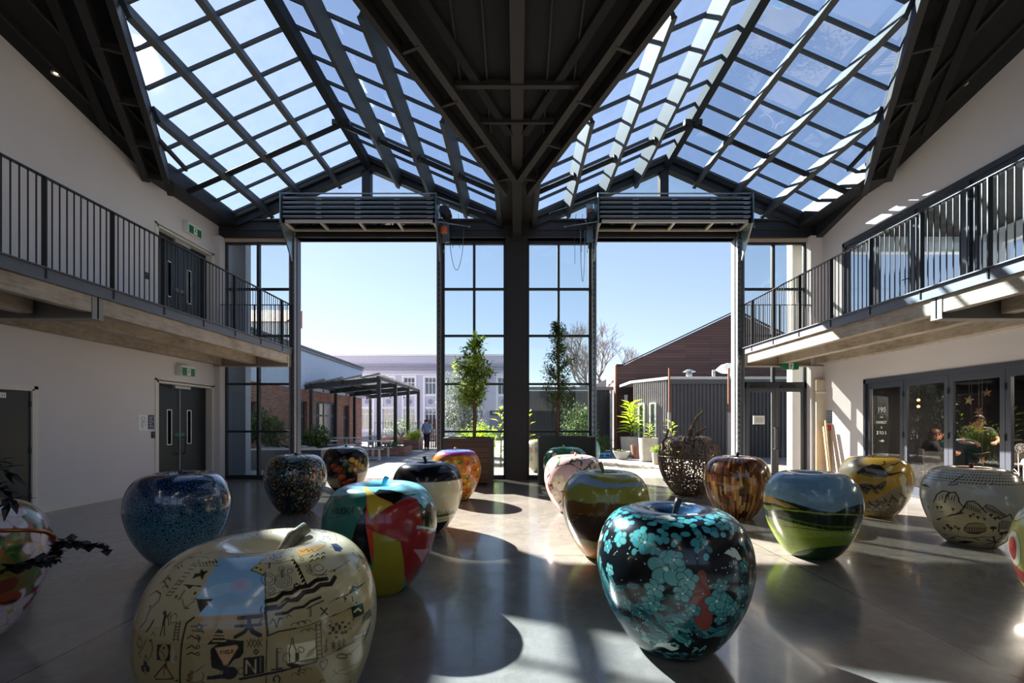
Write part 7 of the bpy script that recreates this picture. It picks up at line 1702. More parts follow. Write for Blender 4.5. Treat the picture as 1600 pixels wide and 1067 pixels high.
# darker timber towards the crown, as laid
idx = np.floor(tt * 9.99).astype(int); idx = np.where((p.V > .58) & (tt > .45), np.array([2, 5, 3, 7])[(tt * 97).astype(int) % 4], idx)
p.C = np.array([lin(c)[:3] for c in pal])[idx]
fr = ((p.T % (2 * math.pi)) / (2 * math.pi) * NCOL) % 1.0
p.C[(fr < .12)] *= .45
apple('apple clad in small brown timber blocks', 3.48, 7.217, .487, .966, p, paint_mat('varnished_wood_blocks', 0.25, 0.7, 0.3, 60), stem=('#17161a', 0.10, 0.02, 0))

# ---- yellow, blue and brown layered hills apple
p = Paint(360, 240, base='#8f8d36')
p.ops(D_YB)
apple('apple painted with olive, blue and brown rolling hills', .994, 5.132, .487, .949, p, M_PAINT, stem=('#7d7a44', 0.14, -0.06, 0))

# ---- countryside landscape apple
p = Paint(460, 320, base='#6f98b4')
p.grad(.56, 1.0, '#7d9fb2', '#5f92b8')
p.ops(D_LAND)
rg = np.random.RandomState(8)
for k in range(60):
    th = -1.55 + k * .053
    v = np.interp(th, [-1.55, -.6, .3, 1.55], [.475, .445, .415, .405])
    p.ell(th, v + .008, .022, .026, 0, ['#1e3312', '#2c451a', '#16260e'][k % 3]); p.ell(th - .015, v + .018, .010, .010, 0, '#557a2c')
    p.line([(th, v - .03), (th, v - .055)], .004, '#8f8f80')
apple('apple painted with a green field, vine row and blue sky', 3.324, 5.146, .482, .941, p, M_PAINTG, stem=None)

# ---- gold apple with inked bird
p = Paint(440, 300, base='#b08c34')
p.ops(D_GOLD)
rg = np.random.RandomState(14)
for k in range(260):
    th = rg.uniform(-.9, 1.5); v = rg.uniform(.16, .5)
    if v < .2 + .22 * (th + .9) / 2.4 + .06: p.line([(th, v), (th + rg.uniform(-.08, .08), v + rg.uniform(-.03, .03))], .006, ['#2b2620', '#8f8066', '#c9bda0'][k % 3])
apple('gold apple with an inked bird and grey thicket at the café doors', 5.781, 7.352, .489, .946, p, M_PAINT, stem=('#a89048', 0.06, -0.04, 0))

# ---- ink drawn hills apple
p = Paint(520, 330, base='#a59f84')
p.grad(.5, 1.0, '#b3b0a0', '#a8a690')
p.grad(0, .5, '#9c9068', '#b3ac90')
p.ops(D_HILLS)
rg = np.random.RandomState(21)
for row in range(5):
    v = .655 + row * .023
    for k in range(44):
        th = -1.56 + k * .072 + (row % 2) * .036
        if row == 4: p.poly([(th - .02, v), (th + .02, v), (th, v + .018)], '#24221f')
        else: p.ell(th, v, .0115, .0065, .3, '#1e1d1b')
p.line([(-1.57 + k * .05, .776 + .002 * math.sin(k)) for k in range(64)], .006, '#2a2824')
for k in range(90): p.line([(a := rg.uniform(-1.4, 1.4), b := rg.uniform(.12, .4)), (a + rg.uniform(-.05, .05), b + rg.uniform(-.008, .008))], .004, '#3a342a')
p.band(.83, .86, '#b39a3c', .006, 8); p.band(.86, 1.01, '#a04a44')
apple('wide cream apple with inked hills, hut and patterned band', 5.62, 5.63, .483, .945, p, M_PAINT, stem=('#7a3030', 0.09, 0.0, 0))

# ---- abstract geometric apple
p = Paint(620, 380, base='#2c6a5c')
p.ops(D_GEO)
p.text('HAUORA', -.99, .625, .050, '#0c2a26', .010, ang=.10, slant=.15)
p.line([(-.98, .605), (-.75, .62), (-.5, .645)], .008, '#16403a')
apple('teal, red, yellow and black geometric painted apple', -1.23, 4.111, .497, .948, p, M_PAINT, stem=('#2f9fc4', 0.10, 0.05, 0))

# ---- teal flower apple
p = Paint(620, 420, dense=.76, base='#0b1014')
rg = np.random.RandomState(31)
TE = ['#2f6c70', '#24585e', '#3c7c7c', '#1c484e', '#4a8a86', '#28626a', '#163c44']
for k in range(210):
    th = rg.uniform(-1.57, 1.57); v = .28 + .26 * rg.beta(1.5, 1.5) + .03 * math.sin(th * 3)
    if abs(th - .35) < .14 and v > .5: continue
    c = TE[rg.randint(7)]
    p.leafp(th, v, rg.uniform(.05, .08), rg.uniform(.022, .034), rg.uniform(-.8, .8) + (0 if k % 2 else 2.4), c, '#17464c')
p.ell(.33, .46, .055, .15, .05, '#6b342c'); p.ell(.38, .41, .045, .1, .2, '#75392f'); p.ell(.31, .55, .03, .06, -.1, '#6b342c')
for (x, v, r, a) in D_FLOW: p.flower(x, v, r * .85, a, ['#4c8886', '#3c7678', '#5a9490'][int(r * 997) % 3], '#b8d4cc', edge='#123236')
for k in range(150):
    th = rg.uniform(-1.57, 1.57); v = rg.uniform(.70, .80); p.ell(th, v, .021, .016, rg.uniform(-.3, .3), ['#3f9a9c', '#2f8088', '#56b0ae', '#4a94a8'][rg.randint(4)])
for k in range(60):
    th = rg.uniform(-1.57, 1.57); v = rg.uniform(.62, .70); p.ell(th, v, .016, .021, rg.uniform(-.5, .5), ['#3f8a92', '#2a6a78', '#4a9a9c'][rg.randint(3)])
for k in range(120):
    th = rg.uniform(-1.57, 1.57); v = rg.uniform(.13, .22); p.ell(th, v, .018, .009, rg.uniform(-.3, .3), TE[rg.randint(7)])
for k in range(40):
    th = rg.uniform(-1.4, 1.4); v = rg.uniform(.22, .3); p.leafp(th, v, .026, .012, rg.uniform(0, 3), '#5f9a94')
for k in range(120):
    p.ell(rg.uniform(-1.2, 1.2), rg.uniform(.3, .66), .0032, .0032, 0, '#c9d8d2')
for (th, v, s_, a) in ((-.15, .79, .06, .1), (.78, .63, .065, -.6), (-.12, .25, .075, .2), (.15, .87, .05, .3), (.5, .83, .05, .5), (-1.3, .62, .05, 1.3), (1.3, .35, .05, .4)):
    p.leafp(th - .035, v + .004, s_ * .75, s_ * .4, a + .5, '#b8c4b6'); p.leafp(th + .045, v, s_ * .8, s_ * .42, a - .2, '#c3cdbf')
p.band(.86, .93, '#274f74', .004, 5, a=.6); p.band(.93, 1.01, '#1c2c40')
apple('black apple painted with teal flowers and leaves, front right of centre', 1.05, 3.073, .502, .925, p, M_PAINT, stem=('#121316', 0.10, 0.045, 0.2))

# ---- doodle-covered apple in the foreground
p = Paint(960, 580, dense=.8, base='#a8945a', vd=(.36, .93, .86))
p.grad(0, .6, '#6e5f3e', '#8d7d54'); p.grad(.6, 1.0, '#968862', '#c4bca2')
p.ops(D_DOOD)  # its first patches put the lit right and shaded left into the paint
p.text('YIELD', *D_YIELD, '#1a1712', .0030)
rg = np.random.RandomState(61)
for k in range(150):
    th = rg.uniform(-1.5, 1.5); v = rg.uniform(.44, .86)
    if -.62 < th < -.02 and .56 < v < .8: continue          # keep the painted sky clear
    q = k % 4; d = rg.uniform(.012, .03)
    if q == 0: p.line([(th, v), (th + d, v + d * .3), (th + 2 * d, v)], .0028, '#2a231a')
    elif q == 1: p.line([(th + d * math.cos(x), v + d * .35 * math.sin(x)) for x in np.linspace(0, 5.5, 8)], .0026, '#2a231a')
    elif q == 2: p.line([(th, v - d * .4), (th + d * .3, v + d * .4)], .0034, '#221c14'); p.line([(th + d * .5, v - d * .4), (th + d * .8, v + d * .4)], .0030, '#221c14')
    else: p.ell(th, v, .006, .004, 0, '#1c1812')
for k in range(70):
    th = rg.uniform(-1.5, 1.5); v = rg.uniform(.14, .40)
    if k % 2: p.line([(th, v), (th + rg.uniform(-.1, .1), v + rg.uniform(-.03, .03)), (th + rg.uniform(-.1, .1), v + rg.uniform(-.03, .03))], .006, '#161310')
    else: p.line([(th + .03 * math.cos(q), v + .012 * math.sin(q)) for q in np.linspace(0, 6.3, 10)], .005, '#161310')
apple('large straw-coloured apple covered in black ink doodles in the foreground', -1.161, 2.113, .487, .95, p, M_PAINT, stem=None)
a_ = [o for o in COL.objects if o.get('label', '').startswith('large straw')][0]
m = MB(); m.tube([(0.04, 0, .80), (0.06, .0, .88), (0.11, .02, .95), (0.17, .05, .985)], [.028, .03, .034, .03], 12)
me = bpy.data.meshes.new('stem'); me.from_pydata(m.v, [], m.f); me.materials.append(M_STEMD := mat('inked_stem', '#6e6650', .4, var=.6, vs=45)); me.polygons.foreach_set('use_smooth', [True] * len(me.polygons))
o = bpy.data.objects.new('stem', me); COL.objects.link(o); o.parent = a_; o['label'] = 'cream stem with black ink marks'

# ---- flowered apple cut by the left edge, with a copper wire and dark leaf sprays
p = Paint(340, 200, base='#6a5a26')
rg = np.random.RandomState(41)
for k in range(120): p.ell(rg.uniform(-1.57, 1.57), rg.uniform(.1, .95), rg.uniform(.03, .07), rg.uniform(.02, .05), rg.uniform(0, 3), ['#9a5426', '#b0662e', '#6d6a2a', '#566024', '#8a3f20', '#a34a52'][rg.randint(6)])
for k in range(60): p.leafp(rg.uniform(-1.5, 1.5), rg.uniform(.1, .9), .07, .03, rg.uniform(0, 3), ['#3f6a34', '#557a3c', '#2f5a2c'][k % 3], '#1f3a1c')
for k in range(12): p.ell(rg.uniform(-1.5, 1.5), rg.uniform(.25, .8), .04, .035, 0, ['#8a2c34', '#a8484e'][k % 2])
for (th, v, r) in ((.6, .72, .14), (.95, .55, .13), (1.25, .42, .13), (.7, .3, .15), (1.0, .2, .12), (.1, .6, .13), (.2, .3, .14), (-.5, .5, .14), (1.35, .66, .1), (-.9, .3, .12), (-.2, .8, .12), (1.45, .25, .1)):
    p.flower(th, v, r, th * 2, '#cdbfc6', '#c9a23a', n=6, edge='#8a7a84', fat=.3)
p.ell(.45, .42, .10, .06, .4, '#6b2c14'); p.ell(.6, .37, .08, .05, -.4, '#8a3c1a'); p.line([(.3, .37), (.7, .35)], .02, '#0f0b0a')
tl = apple('flower-painted apple cut off by the left edge', -3.811, 3.064, .487, .95, p, M_PAINT, stem=('#8a5a38', 0.1, 0.0, 0))
# ---- fruit-medallion apple cut by the right edge
p = Paint(340, 200, base='#c3bc68')
rg = np.random.RandomState(43)
p.band(.36, .43, '#b0402e', .02, 4, 1.0)
for (th, v, c, c2) in ((-1.2, .52, '#8f1520', '#c23a34'), (-.6, .5, '#9a1c24', '#c8483c'), (-1.05, .27, '#b06a1c', '#d8982c'), (-.4, .28, '#a83a24', '#d07a34'), (-1.3, .72, '#6fa8a0', '#9fd0c8'), (-.7, .72, '#8f1520', '#c23a34'), (0, .5, '#6a8a2a', '#9ab83c'), (0.6, .5, '#8f1520', '#c23a34'), (.2, .28, '#b06a1c', '#d8982c'), (1.2, .5, '#b06a1c', '#d8982c'), (.9, .28, '#6a8a2a', '#9ab83c')):
    p.ell(th, v, .115, .135, 0, '#3c8a50'); p.ell(th, v, .108, .128, 0, '#d8d4b4'); p.ell(th, v, .068, .09, -.2, c); p.ell(th - .03, v + .02, .034, .045, -.2, c2); p.line([(th, v + .05), (th + .02, v + .075), (th + .06, v + .08)], .008, '#6a4a20')
apple('cream apple with painted red and gold fruit cut off by the right edge', 4.079, 3.117, .487, .95, p, M_PAINT, stem=('#5a3a20', 0.1, 0.0, 0))

# ---- woven scrap-metal apple
t = thing('apple_sculpture', 'large open apple woven from brown metal scraps', 'apple sculpture', (3.60, 9.56, 0))
M_SCRAP = mat('brown_scrap_metal', '#6e5c4e', 0.45, metal=0.4, var=0.4, vs=14)
rg = np.random.RandomState(77)
def SP(th, v, r=1.0):
    q = surf(np.array(th), np.array(v)); return Vector((q[0] * 1.26 * r, q[1] * 1.26 * r, q[2] * 1.27))
m = MB()
NT_, NV = 54, 26
grid = {}
for i in range(NV + 1):
    for k in range(NT_):
        v = .10 + .84 * i / NV + (rg.uniform(-.012, .012) if 0 < i < NV else 0); th = 2 * math.pi * k / NT_ + rg.uniform(-.035, .035) + (i % 2) * .05
        grid[i, k] = SP(th, v, rg.uniform(.985, 1.015))
for i in range(NV):
    for k in range(NT_):
        k2 = (k + 1) % NT_
        for (a, b) in (((i, k), (i + 1, k)), ((i, k), (i, k2)), ((i, k), (i + 1, k2)) if rg.rand() < .5 else ((i + 1, k), (i, k2))):
            if rg.rand() < (.20 if i < 15 else .50): continue
            m.bar(grid[a], grid[b], .018, .008, up=grid[a] - Vector((0, 0, .6)))
m.v = [(3.60 + a, 9.56 + b, c) for a, b, c in m.v]
m.build('woven_skin', M_SCRAP, t)
m = MB()
for v in (.09, .30, .55, .94):
    m.tube([SP(2 * math.pi * k / 40, v, 1.01) for k in range(41)], .022, 6)
for k in range(8):
    m.tube([SP(2 * math.pi * k / 8 + .2, .09 + .86 * j / 14, 1.01) for j in range(15)], .018, 6)
m.v = [(3.60 + a, 9.56 + b, c) for a, b, c in m.v]; m.build('ring_frame', M_SCRAP, t)
m = MB(); c = SP(-.62, .38, 1.03); ax = c - Vector((0, 0, c.z)); ax.normalize()
hz = Vector((0, 0, 1)).cross(ax) * -1
for k in range(14):
    a = 2 * math.pi * k / 14
    d = hz * math.cos(a) + Vector((0, 0, 1)) * math.sin(a)
    m.bar(c + d * .04, c + d * .19 + ax * -.03, .03, .012, up=ax)
m.ball(c, .045, 10, 8)
m.v = [(3.60 + a, 9.56 + b, c_) for a, b, c_ in m.v]; m.build('metal_flower', M_SCRAP, t)
m = MB(); c = SP(-.78, .68, 1.0); m.ball(c, .13, 14, 10, (1, 1, .8)); m.v = [(3.60 + a, 9.56 + b, c_) for a, b, c_ in m.v]; m.build('dome_cap', M_SCRAP, t, smooth=True)
for (pts, w, nm) in (([(0.0, 0, 1.05), (.02, -.1, 1.35), (.14, -.15, 1.62), (.24, -.16, 1.72)], .1, 'metal_leaf'), ([(.05, -.1, 1.1), (.16, -.15, 1.3), (.32, -.15, 1.38)], .09, 'metal_leaf')):
    m = MB()
    for i in range(len(pts) - 1): m.bar(pts[i], pts[i + 1], w * (1 - .25 * i), .02, up=(0, 1, 0), ext=.01)
    m.v = [(3.60 + a, 9.56 + b, c_) for a, b, c_ in m.v]; m.build(nm, M_SCRAP, t, bevel=.008)
m = MB(); m.tube([(-.58, -.22, .95), (-.62, -.26, 1.1), (-.55, -.24, 1.18), (-.5, -.22, 1.36)], .03, 8); m.v = [(3.60 + a, 9.56 + b, c_) for a, b, c_ in m.v]; m.build('twig', M_SCRAP, t)

# ---- copper wire and near-black leaf sprays on the left-edge apple
def cvt(px, py, Y): return Vector(((px - 808) / FPX * Y, Y, EYE + (660 - py) / FPX * Y))
def local_build(mb, name, mt, root, smooth=False):
    M = (Matrix.Translation(root.location) @ Matrix.Rotation(root.rotation_euler.z, 4, 'Z')).inverted()
    mb.v = [tuple(M @ Vector(v)) for v in mb.v]
    me = bpy.data.meshes.new(name); me.from_pydata(mb.v, [], mb.f); me.materials.append(mt)
    if smooth: me.polygons.foreach_set('use_smooth', [True] * len(me.polygons))
    o = bpy.data.objects.new(name, me); COL.objects.link(o); o.parent = root
    return o
m = MB(); m.tube([cvt(-60, 832, 2.62), cvt(5, 829, 2.6), (cvt(45, 828, 2.62)), cvt(72, 831, 2.75), cvt(85, 838, 2.85), cvt(84, 855, 2.85), cvt(79, 872, 2.8)], .012, 8)
local_build(m, 'copper_wire', mat('copper_pipe', '#9a5a34', .3, metal=.8), tl, True)
rng = random.Random(66)
m = MB()
def spray(path, n, L, W):
    for k in range(n):
        u = rng.uniform(0, len(path) - 1.001); i = int(u); p = path[i].lerp(path[i + 1], u - i)
        d = (path[i + 1] - path[i]).normalized()
        leaf(m, p, d * .6 + Vector((rng.uniform(-1, 1), rng.uniform(-1, 1), rng.uniform(-.8, .8))), (0, 0, 1), L * rng.uniform(.7, 1.2), W, .2)
    m.tube(path, .006, 5)
spray([cvt(-40, 905, 2.5), cvt(20, 888, 2.5), cvt(60, 878, 2.55), cvt(84, 874, 2.7)], 60, .06, .06)
spray([cvt(84, 874, 2.75), cvt(90, 852, 2.8), cvt(110, 845, 2.8), cvt(135, 850, 2.8), cvt(168, 858, 2.8)], 90, .05, .06)
local_build(m, 'dark_leaf_spray', M_LEAFK, tl)
m = MB()
spray([cvt(-110, 760, 2.8), cvt(-50, 725, 2.75), cvt(-20, 720, 2.75), cvt(5, 735, 2.75)], 40, .13, .045)
spray([cvt(-100, 770, 2.8), cvt(-40, 755, 2.75), cvt(0, 765, 2.75), cvt(20, 785, 2.75)], 40, .12, .045)
local_build(m, 'dark_leaf_spray', M_LEAFK, tl)

# outdoor apples seen through the glazing
p = Paint(160, 90, base='#8f8a80')
rg = np.random.RandomState(51)
for k in range(60): p.leafp(rg.uniform(-1.5, 1.5), rg.uniform(.1, .9), .09, .03, rg.uniform(0, 3), ['#3f6a4c', '#a86a80', '#b8486a', '#4f7a3c'][k % 4])
p.band(.75, 1.01, '#b8b04c')
apple('pale apple with pink and green leaves outside behind the glazing', 0.72, 13.9, .5, .98, p, M_PAINT, stem=('#b09a5a', 0.08, 0.0, 0))
p = Paint(160, 90, base='#5c9a9c')
p.band(.0, .5, '#3a7478', .03, 4); p.band(.7, .78, '#c8d8d4', .01, 6)
apple('pale teal apple outside behind the glazing by the right doorway', 2.1, 14.3, .5, .98, p, M_PAINT, stem=('#b09a5a', 0.08, 0.0, 0))
# ================================================================== PEOPLE
M_SKIN = mat('skin', '#b98368', 0.5, sub=0.0)
M_HAIRD = mat('dark_hair', '#1e1713', 0.6)
M_HAIRB = mat('auburn_hair', '#43200f', 0.55)
def skinned(name, verts, edges, radii, m, parent, root=0, sub=2):
    me = bpy.data.meshes.new(name)
    me.from_pydata([tuple(v) for v in verts], edges, [])
    me.materials.append(m)
    o = bpy.data.objects.new(name, me); COL.objects.link(o); o.parent = parent
    md = o.modifiers.new('skin', 'SKIN'); md.use_smooth_shade = True
    for i, r in enumerate(radii):
        rr = r if hasattr(r, '__len__') else (r, r)
        me.skin_vertices[0].data[i].radius = rr
    me.skin_vertices[0].data[root].use_root = True
    s = o.modifiers.new('subsurf', 'SUBSURF'); s.levels = sub; s.render_levels = sub
    return o

def hand(V, E, R, wi, wrist, d, side, curl=0.5):
    """palm and five bent fingers grown from the wrist vertex wi; d = hand direction, side = thumb side"""
    d = Vector(d).normalized(); side = Vector(side); side = (side - d * side.dot(d)).normalized(); nrm = d.cross(side)
    def add(p, r, a):
        V.append(p); R.append(r); E.append((a, len(V) - 1)); return len(V) - 1
    palm = add(wrist + d * .055, (.036, .018), wi)
    for k, (o, L) in enumerate(((.027, .068), (.009, .076), (-.009, .07), (-.026, .056))):
        b = add(wrist + d * .09 + side * o, .0095, palm)
        c = add(wrist + d * (.09 + L * .5) + side * o * 1.05 + nrm * curl * L * .2, .0088, b)
        add(wrist + d * (.09 + L * .88) + side * o * 1.0 + nrm * curl * L * .7, .0075, c)
    t1 = add(wrist + d * .045 + side * .034, .0115, wi)
    add(wrist + d * .085 + side * .052 + nrm * .014, .0095, t1)

def person(label, loc, rz, J, shirt, trousers, hair, shoes='#17171a', group=None, long_hair=False, sleeves=1.0):
    """J: dict of joint positions in metres, facing -Y"""
    t = thing('person', label, 'person', loc, group); t.rotation_euler = (0, 0, rz)
    g = lambda k: Vector(J[k])
    V = [g('pelvis'), g('waist'), g('chest'), g('neck'), g('head') + Vector((0, 0.0, -.07)), g('head') + Vector((0, 0, .03)), g('head') + Vector((0, .005, .10))]
    R = [(.13, .095), (.11, .085), (.12, .085), (.05, .05), (.062, .075), (.077, .094), (.06, .075)]
    E = [(0, 1), (1, 2), (2, 3), (3, 4), (4, 5), (5, 6)]
    wr = []
    for s in ('l', 'r'):
        b = len(V)
        V += [g('sh_' + s), g('el_' + s), g('wr_' + s)]; R += [.05, .042, .027]; E += [(2, b), (b, b + 1), (b + 1, b + 2)]
        dd = (g('wr_' + s) - g('el_' + s)); hand(V, E, R, b + 2, g('wr_' + s), dd, J.get('thumb_' + s, (0, -1, 0)))
        b = len(V)
        V += [g('hip_' + s), g('kn_' + s), g('an_' + s), g('an_' + s) + Vector(J.get('toe', (0, -.14, -.05)))]
        R += [.088, .058, .04, .032]; E += [(0, b), (b, b + 1), (b + 1, b + 2), (b + 2, b + 3)]
    skinned('body', V, E, R, M_SKIN, t)
    # face: nose, eyes, mouth, ears
    h = g('head')
    m = MB(); m.add([h + Vector(p) for p in ((-.012, -.092, .0), (.012, -.092, .0), (0, -.118, -.008), (0, -.092, .035), (0, -.09, -.014))], [(0, 2, 3), (2, 1, 3), (0, 4, 2), (4, 1, 2)])
    def lb(mb, nm, mt, sm=True):
        me = bpy.data.meshes.new(nm); me.from_pydata([tuple(v) for v in mb.v], [], mb.f); me.materials.append(mt)
        me.polygons.foreach_set('use_smooth', [sm] * len(me.polygons))
        o = bpy.data.objects.new(nm, me); COL.objects.link(o); o.parent = t; return o
    lb(m, 'nose', M_SKIN)
    for s in (-1, 1):
        m = MB(); m.ball(h + Vector((s * .03, -.083, .022)), .0105, 8, 6); lb(m, 'eye', mat('eye_dark', '#201a18', .3))
        m = MB(); m.ball(h + Vector((s * .079, .0, .01)), .026, 8, 6, (.35, .6, 1)); lb(m, 'ear', M_SKIN)
    m = MB(); m.ball(h + Vector((0, -.088, -.035)), .02, 8, 5, (1.1, .35, .3)); lb(m, 'mouth', mat('lip', '#8a4a42', .5))
    m = MB(); m.ball(h + Vector((0, .018, .05)), .105, 16, 12, (.86, 1.0, .95))
    m.v = [v for v in m.v]
    m.v = [(a, b if b > h.y - .062 or c > h.z + .085 else h.y - .062, c if c > h.z - .03 or b > h.y else h.z - .03) for (a, b, c) in m.v]
    if long_hair:
        m.ball(h + Vector((0, .05, -.07)), .095, 14, 10, (.95, .6, 1.35))
    lb(m, 'hair', hair)
    # shirt and trousers follow the body
    V = [g('pelvis') + Vector((0, 0, -.07)), g('waist'), g('chest') + Vector((0, 0, .03)), g('neck') + Vector((0, .005, -.03))]; R = [(.19, .155), (.168, .135), (.19, .145), (.085, .085)]; E = [(0, 1), (1, 2), (2, 3)]
    for s in ('l', 'r'):
        b = len(V); e = g('el_' + s); w = g('wr_' + s)
        end = e.lerp(w, .9) if sleeves == 1.0 else g('sh_' + s).lerp(e, sleeves)
        V += [g('sh_' + s), e if sleeves == 1.0 else g('sh_' + s).lerp(e, sleeves * .5), end]; R += [.085, .06, .044 if sleeves == 1 else .06]; E += [(2, b), (b, b + 1), (b + 1, b + 2)]
    skinned('shirt', V, E, R, mat('cloth_' + shirt.strip('#'), shirt, .85, var=.1), t)
    V = [g('pelvis') + Vector((0, 0, .07))]; R = [(.165, .13)]; E = []
    for s in ('l', 'r'):
        b = len(V); V += [g('hip_' + s), g('kn_' + s), g('an_' + s) + Vector((0, 0, .03))]; R += [.104, .075, .06]; E += [(0, b), (b, b + 1), (b + 1, b + 2)]
    skinned('trousers', V, E, R, mat('cloth_' + trousers.strip('#'), trousers, .85, var=.1), t)
    for s in ('l', 'r'):
        a = g('an_' + s); toe = Vector(J.get('toe', (0, -.14, -.05)))
        m = MB(); c = a + toe * .45 + Vector((0, 0, -.03)); m.ball(c, .13, 12, 8, (.36, 1.0, .42)); lb(m, 'shoe', mat('shoe_leather', shoes, .5))
    return t
WALK = dict(pelvis=(0, 0, .92), waist=(0, 0, 1.08), chest=(0, -.01, 1.30), neck=(0, -.01, 1.45), head=(0, -.03, 1.56),
            sh_l=(.185, 0, 1.38), el_l=(.25, -.02, 1.12), wr_l=(.24, -.2, .98), sh_r=(-.185, 0, 1.38), el_r=(-.25, .04, 1.12), wr_r=(-.24, -.08, .92),
            hip_l=(.09, 0, .88), kn_l=(.10, -.12, .50), an_l=(.10, -.10, .09), hip_r=(-.09, 0, .88), kn_r=(-.10, .02, .49), an_r=(-.10, .20, .12),
            thumb_l=(-1, 0, .3), thumb_r=(1, 0, .3))
person('person in a blue-grey shirt and dark trousers walking away across the courtyard', (PW(667, 24.6), 24.6, 0), math.pi, WALK, '#6f7f9a', '#14151b', M_HAIRD)

SEAT = dict(pelvis=(0, .05, .55), waist=(0, .04, .72), chest=(0, -.0, .94), neck=(0, -.03, 1.10), head=(0, -.08, 1.22),
            sh_l=(.18, 0, 1.03), el_l=(.24, -.10, .80), wr_l=(.12, -.33, .80), sh_r=(-.18, 0, 1.03), el_r=(-.24, -.10, .80), wr_r=(-.10, -.33, .82),
            hip_l=(.10, .02, .53), kn_l=(.12, -.40, .52), an_l=(.12, -.42, .09), hip_r=(-.10, .02, .53), kn_r=(-.12, -.40, .52), an_r=(-.12, -.36, .09),
            thumb_l=(0, 0, 1), thumb_r=(0, 0, 1))
person('seated person with auburn hair in dark clothes behind the second café leaf', (9.25, 10.15, 0), R_(60), SEAT, '#1c1f24', '#22242c', M_HAIRB, long_hair=True)
person('seated person in black with dark hair at the back of the second café leaf', (10.15, 11.0, 0), R_(100), SEAT, '#101114', '#15161b', M_HAIRD)
LEAN = dict(WALK); LEAN.update(chest=(0, -.14, 1.26), neck=(0, -.22, 1.40), head=(0, -.28, 1.50), sh_l=(.18, -.12, 1.32), sh_r=(-.18, -.12, 1.32), el_l=(.27, -.26, 1.14), wr_l=(.20, -.5, 1.12),
                               el_r=(-.26, -.24, 1.12), wr_r=(-.14, -.46, 1.10), kn_l=(.10, -.04, .5), an_l=(.10, 0, .09), kn_r=(-.10, -.02, .5), an_r=(-.10, .02, .09))
person('standing person in black leaning forward with bare arms behind the third café leaf', (9.15, 9.05, 0), R_(-40), LEAN, '#15161a', '#15161a', M_HAIRD, sleeves=.7)
person('seated person with dark hair behind the fourth café leaf', (9.85, 8.75, 0), R_(80), SEAT, '#3a2c26', '#1b1b20', M_HAIRD)

# ---- café furniture and hanging ornaments
M_WOODT = mat('cafe_table_wood', '#8c8078', .5, var=.1)
for i, (x, y, lab) in enumerate(((8.75, 10.75, 'small café table behind the second leaf'), (9.15, 8.1, 'small café table behind the third leaf'))):
    t = thing('cafe_table', lab, 'table', (x, y, 0), 'café tables')
    m = MB(); m.lathe([(.0, .72), (.33, .72), (.33, .75), (0, .75)], (x, y, 0), 24); m.build('table_top', M_WOODT, t)
    m = MB(); m.tube([(x, y, .02), (x, y, .72)], .03, 8); m.build('pedestal', M_BLACK, t)
    m = MB(); m.lathe([(0, 0), (.2, 0), (.2, .02), (0, .02)], (x, y, 0), 18); m.build('base_plate', M_BLACK, t)
def chair(x, y, rz, lab):
    t = thing('cafe_chair', lab, 'chair', (x, y, 0), 'café chairs'); t.rotation_euler = (0, 0, rz)
    def lb(mb, nm, mt):
        me = bpy.data.meshes.new(nm); me.from_pydata([tuple(v) for v in mb.v], [], mb.f); me.materials.append(mt); o = bpy.data.objects.new(nm, me); COL.objects.link(o); o.parent = t
    m = MB(); m.box(-.2, .2, -.2, .2, .43, .46); lb(m, 'seat', M_WOODT)
    m = MB(); m.box(-.2, .2, .19, .215, .62, .9); lb(m, 'backrest', M_WOODT)
    for a in (-1, 1):
        for b in (-1, 1):
            m = MB(); m.tube([(a * .18, b * .18, 0), (a * .17, b * .17, .43 if b < 0 else .9)], .014, 6); lb(m, 'leg', M_BLACK)
chair(9.30, 10.18, R_(60), 'café chair under the auburn-haired person'); chair(10.22, 11.0, R_(100), 'café chair under the person in black')
chair(9.92, 8.75, R_(80), 'café chair under the person behind the fourth leaf'); chair(8.75, 9.55, R_(150), 'empty café chair close to the glass')
M_STAR = mat('copper_paper', '#c08a6c', .4, metal=.2, var=.15)
def star(px, py, Y_, r, rot, lab, m_=None):
    X_ = (px - 808) / FPX * Y_; Z_ = EYE + (660 - py) / FPX * Y_
    t = thing('hanging_star', lab, 'ornament', (X_, Y_, Z_), 'paper stars in the café window')
    m = MB(); vs = []
    for k in range(10):
        a = rot + k * math.pi / 5; rr = r if k % 2 == 0 else r * .42
        vs.append((X_ - .35 * rr * math.cos(a) * 0, Y_ + rr * math.cos(a), Z_ + rr * math.sin(a)))
    vs += [(X_ - .03, Y_, Z_), (X_ + .03, Y_, Z_)]
    m.add(vs, [(k, (k + 1) % 10, 10) for k in range(10)] + [((k + 1) % 10, k, 11) for k in range(10)])
    m.build('star_body', m_ or M_STAR, t)
    m = MB(); m.tube([(X_, Y_, Z_ + r), (X_, Y_, 2.7)], .0022, 4); m.build('thread', M_GREYST, t)
ST = [(1542, 613, 8.4, 'topmost copper star right of the third leaf'), (1529, 643, 8.35, 'copper star below the topmost'), (1530, 657, 8.3, 'copper star in the middle of the string'), (1518, 665, 8.4, 'copper star at the left of the cluster'),
      (1534, 672, 8.2, 'copper star at the right of the cluster'), (1529, 695, 8.3, 'small copper star low in the cluster'), (1535, 720, 8.2, 'lowest copper star near the table')]
for i, (px, py, Y_, lab) in enumerate(ST): star(px, py, Y_ * .98 + .1 * (i % 2), .095 if i not in (5,) else .06, .3 + i * .7, lab)
star(1514, 625, 8.5, .10, .5, 'pale cream star left of the copper stars', mat('cream_paper', '#d9cf9c', .5))
